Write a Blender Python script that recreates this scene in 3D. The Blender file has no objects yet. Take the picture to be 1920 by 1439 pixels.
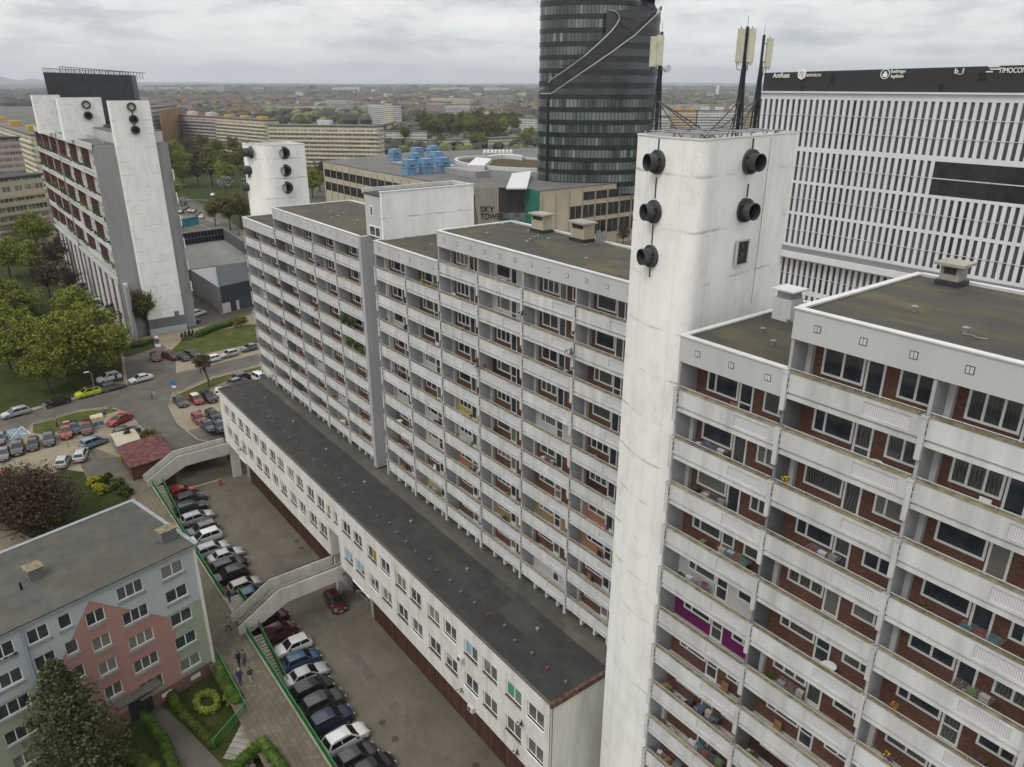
EXPOSURE=0.18; SKYGAIN=0.75; SUNE=1.3; HAZE=0.00008
import bpy, bmesh, math, random
from mathutils import Vector, Matrix, noise
R=math.radians
scene=bpy.context.scene
col=scene.collection
rnd=random.Random(7)
# ---------------------------------------------------------------- camera
CZ=57.3                       # camera height above the sunken car park
G=2.4                         # street and footpath level
F_PX,PITCH,ROLL,HEAD=1406.186,0.377988576,0.00179371908,0.919506538
def _axes():
    cp,sp=math.cos(PITCH),math.sin(PITCH); ch,sh=math.cos(HEAD),math.sin(HEAD)
    f=Vector((-sh*cp,ch*cp,-sp)); r=Vector((ch,sh,0)); u=r.cross(f)
    c,s=math.cos(ROLL),math.sin(ROLL)
    return r*c+u*s, u*c-r*s, f
AR,AU,AF=_axes()
CAM=Vector((0,0,CZ))
cd=bpy.data.cameras.new('camera'); cam=bpy.data.objects.new('camera',cd); col.objects.link(cam)
m=Matrix((AR,AU,-AF)).transposed().to_4x4(); m.translation=CAM; cam.matrix_world=m
cd.sensor_width=36; cd.lens=36*F_PX/1920; cd.clip_start=.5; cd.clip_end=60000
scene.camera=cam
scene.render.resolution_x=1024; scene.render.resolution_y=767
# ---------------------------------------------------------------- light
scene.view_settings.view_transform='Standard'; scene.view_settings.look='None'
scene.view_settings.gamma=1; scene.view_settings.exposure=EXPOSURE
W=bpy.data.worlds.new('World'); scene.world=W; W.use_nodes=True
nt=W.node_tree; nt.nodes.clear(); N=nt.nodes.new; L=nt.links.new
SUN_EL,SUN_AZ=R(52),R(168)      # direction the sun stands in
out=N('ShaderNodeOutputWorld'); bg=N('ShaderNodeBackground'); bg.inputs[1].default_value=.1
sky=N('ShaderNodeTexSky'); sky.sky_type='NISHITA'; sky.sun_disc=False; sky.sun_elevation=SUN_EL; sky.sun_rotation=SUN_AZ
tc=N('ShaderNodeTexCoord'); sep=N('ShaderNodeSeparateXYZ'); L(tc.outputs['Generated'],sep.inputs[0])
def wm(op,a,b=None,c=None,clamp=False):
    n=N('ShaderNodeMath'); n.operation=op; n.use_clamp=clamp
    for i,v in enumerate((a,b,c)):
        if v is None: continue
        if isinstance(v,(int,float)): n.inputs[i].default_value=v
        else: L(v,n.inputs[i])
    return n.outputs[0]
zc=wm('MAXIMUM',sep.outputs[2],0.0)
den=wm('ADD',zc,.07)
px=wm('DIVIDE',sep.outputs[0],den); py=wm('DIVIDE',sep.outputs[1],den)
cmb=N('ShaderNodeCombineXYZ'); L(px,cmb.inputs[0]); L(py,cmb.inputs[1])
n1=N('ShaderNodeTexNoise'); n1.inputs['Scale'].default_value=.8; n1.inputs['Detail'].default_value=9; n1.inputs['Roughness'].default_value=.55; n1.inputs['Distortion'].default_value=.35; L(cmb.outputs[0],n1.inputs[0])
n2=N('ShaderNodeTexNoise'); n2.inputs['Scale'].default_value=1.0; n2.inputs['Detail'].default_value=7; n2.inputs['Roughness'].default_value=.6; mp2=N('ShaderNodeMapping'); mp2.inputs[3].default_value=(7,7,24); L(tc.outputs['Generated'],mp2.inputs[0]); L(mp2.outputs[0],n2.inputs[0])
mixn=wm('ADD',wm('MULTIPLY',n1.outputs[0],.32),wm('MULTIPLY',n2.outputs[0],.68))
ramp=N('ShaderNodeValToRGB'); L(mixn,ramp.inputs[0])
e=ramp.color_ramp.elements; e[0].position=.37; e[0].color=(4.6,4.95,5.25,1); e[1].position=.62; e[1].color=(9.6,9.5,9.2,1)
q=e.new(.45); q.color=(6.4,6.6,6.75,1); q=e.new(.51); q.color=(8.2,8.15,7.95,1)
# low band near the horizon is smoother and paler
hz=N('ShaderNodeMix'); hz.data_type='RGBA'; L(wm('SMOOTH_MIN',wm('MULTIPLY',zc,55),1.0,.2),hz.inputs[0]); hz.inputs[6].default_value=(7.6,7.9,8.1,1); L(ramp.outputs[0],hz.inputs[7])
# an overcast sky is about twice as bright overhead as at the horizon
gain=wm('ADD',1.0,wm('MULTIPLY',wm('SMOOTH_MAX',wm('SUBTRACT',zc,.12),0.0,.1),SKYGAIN))
vs=N('ShaderNodeVectorMath'); vs.operation='SCALE'; L(hz.outputs[2],vs.inputs[0]); L(gain,vs.inputs[3])
mx=N('ShaderNodeMix'); mx.data_type='RGBA'; mx.inputs[0].default_value=.93; L(sky.outputs[0],mx.inputs[6]); L(vs.outputs[0],mx.inputs[7])
L(mx.outputs[2],bg.inputs[0]); L(bg.outputs[0],out.inputs[0])
sd=bpy.data.lights.new('sun','SUN'); sd.energy=SUNE; sd.angle=R(25); sd.color=(1,.96,.9)
so=bpy.data.objects.new('sun',sd); col.objects.link(so)
# Nishita rotation is measured from +Y clockwise; put the lamp in the same direction
dirv=Vector((math.sin(SUN_AZ)*math.cos(SUN_EL),math.cos(SUN_AZ)*math.cos(SUN_EL),math.sin(SUN_EL)))
so.rotation_euler=dirv.to_track_quat('Z','Y').to_euler(); so.location=(0,0,300)

# ---------------------------------------------------------------- pixel -> place helpers (a survey of the photograph)
def ray(x,y): return AR*((x-960)/F_PX)-AU*((y-719.5)/F_PX)+AF
def at(x,y,z=G):
    r=ray(x,y); return CAM+r*((z-CZ)/r.z)
def atY(x,y,Y):
    r=ray(x,y); return CAM+r*(Y/r.y)
def atX(x,y,X):
    r=ray(x,y); return CAM+r*(X/r.x)
def atD(x,y,d): return CAM+ray(x,y)*d
def pr(P):
    d=Vector(P)-CAM; z=d.dot(AF); return 960+F_PX*d.dot(AR)/z, 719.5-F_PX*d.dot(AU)/z
def ztop(P,y):
    lo,hi=-50.,500.
    for _ in range(50):
        mm=(lo+hi)/2
        if (Vector((P[0],P[1],mm))-CAM).dot(AF)>1 and pr((P[0],P[1],mm))[1]>y: lo=mm
        else: hi=mm
    return mm
# ---------------------------------------------------------------- mesh helpers
class MB:
    def __init__(s): s.v=[]; s.f=[]; s.m=[]; s.mi=0
    def mat(s,i): s.mi=i; return s
    def face(s,pts):
        b=len(s.v); s.v+= [tuple(p) for p in pts]; s.f.append(list(range(b,b+len(pts)))); s.m.append(s.mi); return s
    def idx(s,vs,fs):
        b=len(s.v); s.v+=[tuple(p) for p in vs]
        for f in fs: s.f.append([b+i for i in f]); s.m.append(s.mi)
        return s
    def box(s,x0,x1,y0,y1,z0,z1,skip=''):
        if x0>x1:x0,x1=x1,x0
        if y0>y1:y0,y1=y1,y0
        if z0>z1:z0,z1=z1,z0
        vs=[(x0,y0,z0),(x1,y0,z0),(x1,y1,z0),(x0,y1,z0),(x0,y0,z1),(x1,y0,z1),(x1,y1,z1),(x0,y1,z1)]
        fs={'b':(0,3,2,1),'t':(4,5,6,7),'f':(0,1,5,4),'r':(1,2,6,5),'k':(2,3,7,6),'l':(3,0,4,7)}
        return s.idx(vs,[fs[k] for k in fs if k not in skip])
    def obox(s,c,ax,ay,az,hx,hy,hz):
        c=Vector(c); ax,ay,az=Vector(ax).normalized()*hx,Vector(ay).normalized()*hy,Vector(az).normalized()*hz
        vs=[c+sx*ax+sy*ay+sz*az for sz in(-1,1) for sx,sy in((-1,-1),(1,-1),(1,1),(-1,1))]
        return s.idx(vs,[(0,3,2,1),(4,5,6,7),(0,1,5,4),(1,2,6,5),(2,3,7,6),(3,0,4,7)])
    def prism(s,poly,z0,z1,cap=True,bottom=True):
        n=len(poly); a=sum(poly[i][0]*poly[(i+1)%n][1]-poly[(i+1)%n][0]*poly[i][1] for i in range(n))
        if a<0: poly=poly[::-1]
        vs=[(p[0],p[1],z0) for p in poly]+[(p[0],p[1],z1) for p in poly]
        fs=[(i,(i+1)%n,n+(i+1)%n,n+i) for i in range(n)]
        if cap: fs.append(tuple(range(n,2*n)))
        if bottom: fs.append(tuple(range(n-1,-1,-1)))
        return s.idx(vs,fs)
    def tube(s,p,q,r,n=6,r2=None,cap=True):
        p,q=Vector(p),Vector(q); r2=r if r2 is None else r2; d=q-p
        if d.length<1e-6: return s
        a=d.orthogonal().normalized(); b=d.normalized().cross(a)
        vs=[p+(a*math.cos(t)+b*math.sin(t))*r for t in[2*math.pi*i/n for i in range(n)]]+[q+(a*math.cos(t)+b*math.sin(t))*r2 for t in[2*math.pi*i/n for i in range(n)]]
        fs=[(i,(i+1)%n,n+(i+1)%n,n+i) for i in range(n)]
        if cap: fs+=[tuple(range(n-1,-1,-1)),tuple(range(n,2*n))]
        return s.idx(vs,fs)
    def path(s,pts,r,n=5):
        for a,b in zip(pts,pts[1:]): s.tube(a,b,r,n)
        return s
    def blob(s,c,rx,ry,rz,seed=0,n=8,mm=5,amp=.2):
        rr=random.Random(seed); vs=[];fs=[]
        for j in range(1,mm):
            th=math.pi*j/mm
            for i in range(n):
                ph=2*math.pi*(i+.5*(j%2))/n; k=1+rr.uniform(-amp,amp)
                vs.append((c[0]+rx*k*math.sin(th)*math.cos(ph),c[1]+ry*k*math.sin(th)*math.sin(ph),c[2]+rz*k*math.cos(th)))
        b=len(vs); vs+=[(c[0],c[1],c[2]+rz),(c[0],c[1],c[2]-rz)]
        for j in range(mm-2):
            for i in range(n): fs.append((j*n+i,(j+1)*n+i,(j+1)*n+(i+1)%n,j*n+(i+1)%n))
        for i in range(n): fs.append((b,i,(i+1)%n)); fs.append((b+1,(mm-2)*n+(i+1)%n,(mm-2)*n+i))
        return s.idx(vs,fs)
    def mesh(s,name):
        me=bpy.data.meshes.new(name); me.from_pydata(s.v,[],s.f)
        if any(s.m): me.polygons.foreach_set('material_index',s.m)
        me.update(); return me
WT={}
def wt(p):
    return WT.get(p.name,Vector((0,0,0))) if p else Vector((0,0,0))
def link(o,parent=None,loc=None,rz=0):
    """loc is a world position; parents are never rotated when this is used"""
    col.objects.link(o); l=Vector(loc) if loc is not None else Vector((0,0,0))
    o.location=l-wt(parent); o.parent=parent; WT[o.name]=l
    if rz: o.rotation_euler.z=rz
    return o
def obj(name,mb,mats,parent=None,loc=None,smooth=None,rz=0):
    me=mb if isinstance(mb,bpy.types.Mesh) else mb.mesh(name)
    if not me.materials:
        for mm in (mats if isinstance(mats,(list,tuple)) else [mats]): me.materials.append(mm)
    if smooth is not None:
        me.polygons.foreach_set('use_smooth',[True]*len(me.polygons)); me.set_sharp_from_angle(angle=R(smooth))
    o=bpy.data.objects.new(name,me); return link(o,parent,loc,rz)
def tag(o,label=None,cat=None,group=None,kind=None):
    if label: o['label']=label
    if cat: o['category']=cat
    if group: o['group']=group
    if kind: o['kind']=kind
    return o
def thing(name,label,cat,loc=(0,0,0),group=None,rz=0):
    o=bpy.data.objects.new(name,None); o.empty_display_size=.5
    link(o,None,loc,rz); return tag(o,label,cat,group)
def copy_tree(src,loc,rz=0,label=None,group=None,scale=None):
    r=src.copy(); col.objects.link(r); r.location=loc; r.rotation_euler=(0,0,rz)
    if scale: r.scale=(scale,)*3 if isinstance(scale,(int,float)) else scale
    if label: r['label']=label
    if group: r['group']=group
    def rec(s,d):
        for c in s.children:
            k=c.copy(); col.objects.link(k); k.parent=d; rec(c,k)
    rec(src,r); return r
ORD='first second third fourth fifth sixth seventh eighth ninth tenth eleventh twelfth thirteenth fourteenth fifteenth sixteenth seventeenth eighteenth nineteenth twentieth'.split()+[f'{t}-{o}' for t in('twenty','thirty','forty','fifty','sixty') for o in 'first second third fourth fifth sixth seventh eighth ninth'.split()]
# ---------------------------------------------------------------- materials
def nodes(name):
    ma=bpy.data.materials.new(name); ma.use_nodes=True; t=ma.node_tree; b=t.nodes['Principled BSDF']; return ma,t,b
def coord(t,kind='pos'):
    if kind=='pos': return t.nodes.new('ShaderNodeNewGeometry').outputs['Position']
    return t.nodes.new('ShaderNodeTexCoord').outputs['Object']
def mapv(t,v,sc=(1,1,1),rot=(0,0,0),loc=(0,0,0)):
    n=t.nodes.new('ShaderNodeMapping'); t.links.new(v,n.inputs[0]); n.inputs[1].default_value=loc; n.inputs[2].default_value=rot; n.inputs[3].default_value=sc; return n.outputs[0]
def noi(t,v,s,d=5,r=.55,dist=0):
    n=t.nodes.new('ShaderNodeTexNoise'); t.links.new(v,n.inputs[0]); n.inputs['Scale'].default_value=s; n.inputs['Detail'].default_value=d; n.inputs['Roughness'].default_value=r; n.inputs['Distortion'].default_value=dist; return n.outputs[0]
def rmp(t,f,stops):
    n=t.nodes.new('ShaderNodeValToRGB'); t.links.new(f,n.inputs[0]); e=n.color_ramp.elements
    while len(e)<len(stops): e.new(.5)
    for k,(p,c) in enumerate(stops): e[k].position=p; e[k].color=(*c,1) if len(c)==3 else c
    return n.outputs[0]
def bw(t,f,a,b): return rmp(t,f,[(a,(0,0,0)),(b,(1,1,1))])
def mixc(t,fac,a,b,mode='MIX'):
    n=t.nodes.new('ShaderNodeMix'); n.data_type='RGBA'; n.blend_type=mode
    for i,v in ((0,fac),(6,a),(7,b)):
        if isinstance(v,(int,float)): n.inputs[i].default_value=v
        elif isinstance(v,tuple): n.inputs[i].default_value=(*v,1) if len(v)==3 else v
        else: t.links.new(v,n.inputs[i])
    return n.outputs[2]
def mth(t,op,a,b=None,c=None):
    n=t.nodes.new('ShaderNodeMath'); n.operation=op
    for i,v in enumerate((a,b,c)):
        if v is None: continue
        if isinstance(v,(int,float)): n.inputs[i].default_value=v
        else: t.links.new(v,n.inputs[i])
    return n.outputs[0]
def sepx(t,v):
    n=t.nodes.new('ShaderNodeSeparateXYZ'); t.links.new(v,n.inputs[0]); return n.outputs
def comb(t,x,y,z=0.):
    n=t.nodes.new('ShaderNodeCombineXYZ')
    for i,v in enumerate((x,y,z)):
        if isinstance(v,(int,float)): n.inputs[i].default_value=v
        else: t.links.new(v,n.inputs[i])
    return n.outputs[0]
def bump(t,b,h,s=.3,d=.02):
    n=t.nodes.new('ShaderNodeBump'); n.inputs['Strength'].default_value=s; n.inputs['Distance'].default_value=d; t.links.new(h,n.inputs['Height']); t.links.new(n.outputs[0],b.inputs['Normal'])
def orand(t): return t.nodes.new('ShaderNodeObjectInfo').outputs['Random']
def plain(name,c,rough=.7,var=.12,scale=1.5,metal=0,spec=.3,kind='pos',streak=False,orv=0):
    ma,t,b=nodes(name); b.inputs['Roughness'].default_value=rough; b.inputs['Metallic'].default_value=metal; b.inputs['Specular IOR Level'].default_value=spec
    if var:
        v=coord(t,kind); 
        if streak: v=mapv(t,v,(1,1,.18))
        n=noi(t,v,scale,6,.6); c1=tuple(max(0,x*(1-var*1.6)) for x in c); c2=tuple(min(1,x*(1+var)) for x in c)
        cc=rmp(t,n,[(.3,c1),(.55,c),(.75,c2)])
        if orv: cc=mixc(t,1.0,cc,rmp(t,orand(t),[(0,(1-orv,1-orv,1-orv*1.2)),(1,(1,1,1))]),'MULTIPLY')
        t.links.new(cc,b.inputs['Base Color'])
    else: b.inputs['Base Color'].default_value=(*c,1)
    return ma
def lin(r,g,b): return tuple((x/255/12.92 if x/255<=.04045 else ((x/255+.055)/1.055)**2.4) for x in (r,g,b))
M={}
M['white_panel']=plain('white_panel',(.545,.55,.552),.8,.15,1.3,streak=True,orv=.11)
M['fascia']=plain('fascia',(.44,.45,.445),.8,.07,.5,streak=True)
M['pier']=plain('pier_white',(.49,.49,.475),.8,.16,1.5,streak=True)
M['partition']=plain('partition_grey',(.35,.35,.365),.85,.1,.8,streak=True)
M['grey_render']=plain('grey_render',(.27,.275,.275),.85,.12,.35,streak=True)
M['dark_render']=plain('dark_render',(.14,.145,.15),.85,.12,.3,streak=True)
M['coping']=plain('coping_stained',(.30,.26,.175),.9,.35,2.2,orv=.35)
M['cap']=plain('metal_cap',(.62,.63,.62),.4,.1,1.2,metal=.2)
M['frame']=plain('frame_white',(.78,.78,.76),.5,.05,2)
M['metal']=plain('steel_grey',(.33,.34,.35),.45,.2,3,metal=.6)
M['rail']=plain('rail_steel',(.5,.51,.52),.4,.1,3,metal=.5)
M['darkmetal']=plain('dark_metal',(.045,.05,.055),.5,.3,2.5,metal=.3)
M['black']=plain('black',(.012,.012,.013),.6,0)
M['concrete']=plain('concrete',(.30,.285,.25),.9,.2,.7)
M['stairs']=plain('stair_concrete',(.27,.25,.21),.9,.2,1.2)
M['green_metal']=plain('green_paint',(.03,.17,.045),.5,.12,2)
M['corrugated']=plain('corrugated',(.66,.66,.61),.6,.12,.8,streak=True)
M['beige']=plain('beige_render',(.39,.35,.26),.85,.12,.4,streak=True)
M['brickred']=plain('brick_far',(.2,.075,.045),.9,.2,1)
def m_glass(name,c=(.03,.035,.04),rough=.08,var=True):
    ma,t,b=nodes(name); b.inputs['Roughness'].default_value=rough; b.inputs['Specular IOR Level'].default_value=.55
    r=orand(t); v=coord(t,'obj'); x=sepx(t,v)
    wv=t.nodes.new('ShaderNodeTexWave'); wv.inputs['Scale'].default_value=2.2; wv.inputs['Distortion'].default_value=6; wv.inputs['Detail'].default_value=2; t.links.new(v,wv.inputs[0])
    cur=rmp(t,wv.outputs[1],[(0,(.06,.065,.06)),(1,(.17,.17,.155))])
    dk=rmp(t,noi(t,v,1.3,3),[(.35,c),(.7,tuple(k*2.2 for k in c))])
    k=rmp(t,r,[(0,(0,0,0)),(.36,(0,0,0)),(.38,(.9,.9,.9)),(.6,(.5,.5,.5)),(.62,(0,0,0))])
    colr=mixc(t,k,dk,cur)
    bl=rmp(t,r,[(.83,(0,0,0)),(.84,(1,1,1))])
    colr=mixc(t,mth(t,'MULTIPLY',bl,.85),colr,(.22,.21,.18))
    t.links.new(colr,b.inputs['Base Color']); return ma
M['pane']=m_glass('window_glass')
M['carglass']=plain('car_glass',(.012,.014,.016),.06,0,spec=.6)
def m_brick(name,c1,c2,mort,sw=.27,sh=.135):
    ma,t,b=nodes(name); b.inputs['Roughness'].default_value=.9
    x=sepx(t,coord(t)); v=comb(t,mth(t,'ADD',x[0],x[1]),x[2])
    n=t.nodes.new('ShaderNodeTexBrick'); t.links.new(v,n.inputs[0]); n.inputs['Scale'].default_value=1
    n.inputs['Brick Width'].default_value=sw; n.inputs['Row Height'].default_value=sh; n.inputs['Mortar Size'].default_value=.014; n.inputs['Mortar Smooth'].default_value=.2
    n.inputs['Color1'].default_value=(*c1,1); n.inputs['Color2'].default_value=(*c2,1); n.inputs['Mortar'].default_value=(*mort,1)
    nn=noi(t,coord(t),.9,5); cc=mixc(t,.55,n.outputs[0],rmp(t,nn,[(.3,(.55,.55,.55)),(.7,(1.0,1.0,1.0))]),'MULTIPLY')
    t.links.new(cc,b.inputs['Base Color']); bump(t,b,n.outputs[1],-.35,.02); return ma
M['brick']=m_brick('brick_wall',(.215,.10,.064),(.145,.066,.044),(.085,.058,.046))
def m_tower():
    ma,t,b=nodes('white_render_weathered'); b.inputs['Roughness'].default_value=.8
    v=coord(t); x=sepx(t,v)
    base=rmp(t,noi(t,mapv(t,v,(.5,.5,.16)),1.0,7,.65),[(.3,(.68,.675,.65)),(.5,(.78,.775,.75)),(.75,(.83,.825,.805))])
    st=bw(t,noi(t,mapv(t,v,(1.6,1.6,.05)),1.2,5,.6),.58,.8)
    base=mixc(t,mth(t,'MULTIPLY',st,.18),base,(.36,.34,.29))
    # horizontal joints every storey with smeared repairs
    zz=mth(t,'ADD',x[2],mth(t,'MULTIPLY',noi(t,v,.5,3),.35))
    fr=mth(t,'ABSOLUTE',mth(t,'SUBTRACT',mth(t,'FRACT',mth(t,'DIVIDE',zz,2.8)),.5))
    jn=bw(t,fr,.46,.5); jn2=bw(t,noi(t,v,.45,4),.48,.66)
    base=mixc(t,mth(t,'MULTIPLY',mth(t,'MULTIPLY',jn,jn2),.85),base,(.24,.23,.20))
    bl=bw(t,noi(t,mapv(t,v,(1,1,1),loc=(7,2,9)),.6,8,.7),.50,.72); base=mixc(t,mth(t,'MULTIPLY',bl,.30),base,(.36,.35,.31))
    fl=bw(t,noi(t,v,7,6,.7),.62,.67); fm=bw(t,noi(t,mapv(t,v,(1,1,1),loc=(3,1,4)),.33,2),.52,.62)
    base=mixc(t,mth(t,'MULTIPLY',mth(t,'MULTIPLY',fl,fm),.8),base,(.13,.12,.10))
    sj=mth(t,'ABSOLUTE',mth(t,'SUBTRACT',mth(t,'FRACT',mth(t,'DIVIDE',mth(t,'ADD',mth(t,'ADD',x[0],x[1]),mth(t,'MULTIPLY',noi(t,v,.8,2),.1)),2.35)),.5)); base=mixc(t,mth(t,'MULTIPLY',bw(t,sj,.488,.497),.28),base,(.25,.24,.21))
    t.links.new(base,b.inputs['Base Color']); bump(t,b,noi(t,v,4,6),.35,.04); return ma
M['tower']=m_tower()
def m_roof(name,base=(.075,.072,.062),moss=(.135,.105,.03),amt=.5,seam=1.0,patch=True):
    ma,t,b=nodes(name); b.inputs['Roughness'].default_value=.9
    v=coord(t); c=rmp(t,noi(t,v,.6,7,.65),[(.3,tuple(k*.72 for k in base)),(.7,tuple(k*1.25 for k in base))])
    mo=bw(t,noi(t,mapv(t,v,(.35,1.1,1)),.5,7,.7),.52-.1*amt,.72-.1*amt); c=mixc(t,mth(t,'MULTIPLY',mo,amt),c,moss)
    x=sepx(t,v)
    if patch:
        vo=t.nodes.new('ShaderNodeTexVoronoi'); vo.distance='CHEBYCHEV'; vo.inputs['Scale'].default_value=.12; t.links.new(v,vo.inputs[0])
        pt=sepx(t,vo.outputs['Color'])[0]; c=mixc(t,.35,c,rmp(t,pt,[(0,(.4,.4,.4)),(1,(1,1,1))]),'MULTIPLY')
    fr=mth(t,'ABSOLUTE',mth(t,'SUBTRACT',mth(t,'FRACT',mth(t,'DIVIDE',x[0],seam)),.5)); jn=bw(t,fr,.47,.5)
    c=mixc(t,mth(t,'MULTIPLY',jn,.35),c,(.03,.03,.03))
    t.links.new(c,b.inputs['Base Color']); bump(t,b,noi(t,v,6,6),.4,.03); return ma
M['roof']=m_roof('roof_felt_mossy',(.054,.051,.041),(.125,.10,.034),.65)
M['roof_dark']=m_roof('roof_felt_dark',(.038,.037,.036),(.085,.08,.07),.45)
M['roof_grey']=m_roof('roof_felt_grey',(.11,.105,.09),(.12,.105,.06),.35)
M['roof_far']=m_roof('roof_far',(.13,.125,.12),(.15,.14,.11),.3,6)
def m_lattice():
    ma,t,b=nodes('lattice_panel'); b.inputs['Roughness'].default_value=.8
    x=sepx(t,coord(t)); v=comb(t,x[0],x[2])
    ck=t.nodes.new('ShaderNodeTexBrick'); ck.offset=0.0; t.links.new(v,ck.inputs[0]); ck.inputs['Scale'].default_value=1; ck.inputs['Brick Width'].default_value=.09; ck.inputs['Row Height'].default_value=.09; ck.inputs['Mortar Size'].default_value=.022
    ck.inputs['Color1'].default_value=ck.inputs['Color2'].default_value=(.30,.29,.32,1); ck.inputs['Mortar'].default_value=(.56,.55,.57,1)
    t.links.new(ck.outputs[0],b.inputs['Base Color']); return ma
M['lattice']=m_lattice()
def m_ground():
    ma,t,b=nodes('ground_town'); b.inputs['Roughness'].default_value=.95
    v=coord(t); x=sepx(t,v)
    near=rmp(t,noi(t,v,.12,8,.65),[(.3,(.19,.155,.105)),(.5,(.25,.205,.145)),(.7,(.31,.26,.185))])
    near=mixc(t,.5,near,rmp(t,noi(t,v,1.4,6,.7),[(.3,(.6,.6,.6)),(.7,(1,1,1))]),'MULTIPLY')
    far=rmp(t,noi(t,mapv(t,v,(1,1,1)),.004,9,.72),[(.32,(.045,.06,.025)),(.42,(.055,.062,.04)),(.5,(.10,.095,.085)),(.56,(.07,.08,.04)),(.68,(.15,.145,.11))])
    far=mixc(t,.6,far,rmp(t,noi(t,v,.05,6,.7),[(.3,(.35,.35,.35)),(.7,(1,1,1))]),'MULTIPLY')
    l=t.nodes.new('ShaderNodeVectorMath'); l.operation='LENGTH'; t.links.new(v,l.inputs[0])
    k=bw(t,mth(t,'DIVIDE',l.outputs[1],1000),.25,.33)
    t.links.new(mixc(t,k,near,far),b.inputs['Base Color']); bump(t,b,noi(t,v,1.5,6),.3,.05); return ma
M['ground']=m_ground()
def m_asph(name,c,scale=.35,joint=None,var=.25):
    ma,t,b=nodes(name); b.inputs['Roughness'].default_value=.9
    v=coord(t); cc=rmp(t,noi(t,v,scale,8,.6),[(.28,tuple(k*(1-var) for k in c)),(.5,c),(.72,tuple(k*(1+var) for k in c))])
    cc=mixc(t,.35,cc,rmp(t,noi(t,v,5,6,.7),[(.3,(.65,.65,.65)),(.7,(1,1,1))]),'MULTIPLY')
    vo=t.nodes.new('ShaderNodeTexVoronoi'); vo.distance='CHEBYCHEV'; vo.inputs['Scale'].default_value=.16; vo.inputs['Randomness'].default_value=.9; t.links.new(mapv(t,v,(1,1,1),(0,0,.05)),vo.inputs[0])
    cc=mixc(t,.28,cc,rmp(t,sepx(t,vo.outputs['Color'])[1],[(0,(.62,.62,.60)),(1,(1,1,1))]),'MULTIPLY')
    if joint:
        x=sepx(t,v)
        for ax,w in ((0,joint),(1,joint*.8)):
            fr=mth(t,'ABSOLUTE',mth(t,'SUBTRACT',mth(t,'FRACT',mth(t,'DIVIDE',mth(t,'ADD',x[ax],mth(t,'MULTIPLY',noi(t,v,1.5,3),.12)),w)),.5)); jn=bw(t,fr,.4925,.4985)
            cc=mixc(t,mth(t,'MULTIPLY',jn,.55),cc,(.05,.045,.04))
    sp=bw(t,noi(t,mapv(t,v,(1,1,1),loc=(5,5,0)),.55,3,.5),.66,.74); cc=mixc(t,mth(t,'MULTIPLY',sp,.45),cc,tuple(k*.45 for k in c))
    t.links.new(cc,b.inputs['Base Color']); bump(t,b,noi(t,v,12,5),.25,.02); return ma
M['asphalt']=m_asph('asphalt',(.10,.088,.072))
M['yard']=m_asph('yard_concrete',(.128,.111,.084),.25,6.1)
M['dirt']=m_asph('dirt',(.26,.21,.14),.3)
M['tarmac_path']=m_asph('path_tarmac',(.10,.09,.075),.4)
def m_pavers():
    ma,t,b=nodes('pavers'); b.inputs['Roughness'].default_value=.92
    v=coord(t); n=t.nodes.new('ShaderNodeTexBrick'); n.offset=.5; t.links.new(v,n.inputs[0]); n.inputs['Scale'].default_value=1; n.inputs['Brick Width'].default_value=.5; n.inputs['Row Height'].default_value=.5; n.inputs['Mortar Size'].default_value=.02
    n.inputs['Color1'].default_value=(.165,.14,.10,1); n.inputs['Color2'].default_value=(.12,.104,.076,1); n.inputs['Mortar'].default_value=(.08,.07,.045,1)
    cc=mixc(t,.7,n.outputs[0],rmp(t,noi(t,v,.3,6,.6),[(.3,(.55,.53,.5)),(.7,(1.0,1.0,1.0))]),'MULTIPLY')
    t.links.new(cc,b.inputs['Base Color']); return ma
M['pavers']=m_pavers()
def m_grass(name,a,bb,c,s=.35):
    ma,t,b=nodes(name); b.inputs['Roughness'].default_value=1; b.inputs['Specular IOR Level'].default_value=.1
    v=coord(t); cc=rmp(t,noi(t,v,s,8,.65),[(.3,a),(.5,bb),(.72,c)])
    cc=mixc(t,.6,cc,rmp(t,noi(t,v,6,5,.7),[(.3,(.45,.45,.45)),(.7,(1,1,1))]),'MULTIPLY')
    t.links.new(cc,b.inputs['Base Color']); bump(t,b,noi(t,v,8,6),.6,.08); return ma
M['grass']=m_grass('grass',(.07,.065,.025),(.075,.09,.022),(.13,.125,.04))
M['grass_dark']=m_grass('grass_dark',(.03,.035,.012),(.04,.055,.014),(.07,.07,.025))
def m_leaf(name,a,b2,c,trans=.25):
    ma,t,b=nodes(name); b.inputs['Roughness'].default_value=.75; b.inputs['Specular IOR Level'].default_value=.15
    v=coord(t); n=noi(t,v,.9,5,.7); r=orand(t)
    cc=rmp(t,n,[(.32,a),(.52,b2),(.7,c)]); hs=t.nodes.new('ShaderNodeHueSaturation'); t.links.new(cc,hs.inputs['Color'])
    t.links.new(mth(t,'ADD',.485,mth(t,'MULTIPLY',r,.03)),hs.inputs['Hue']); t.links.new(mth(t,'ADD',.8,mth(t,'MULTIPLY',r,.4)),hs.inputs['Value'])
    t.links.new(hs.outputs[0],b.inputs['Base Color']); return ma
M['leaf']=m_leaf('leaf_spring_green',(.095,.12,.018),(.16,.185,.03),(.24,.25,.05))
M['leaf_olive']=m_leaf('leaf_olive',(.07,.072,.018),(.12,.118,.03),(.18,.17,.05))
M['leaf_brown']=m_leaf('twig_brown',(.05,.036,.022),(.08,.058,.036),(.115,.09,.055))
M['leaf_dark']=m_leaf('leaf_conifer',(.036,.042,.02),(.07,.074,.034),(.12,.115,.06))
M['leaf_white']=m_leaf('blossom_white',(.16,.15,.11),(.3,.29,.24),(.45,.44,.38))
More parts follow.
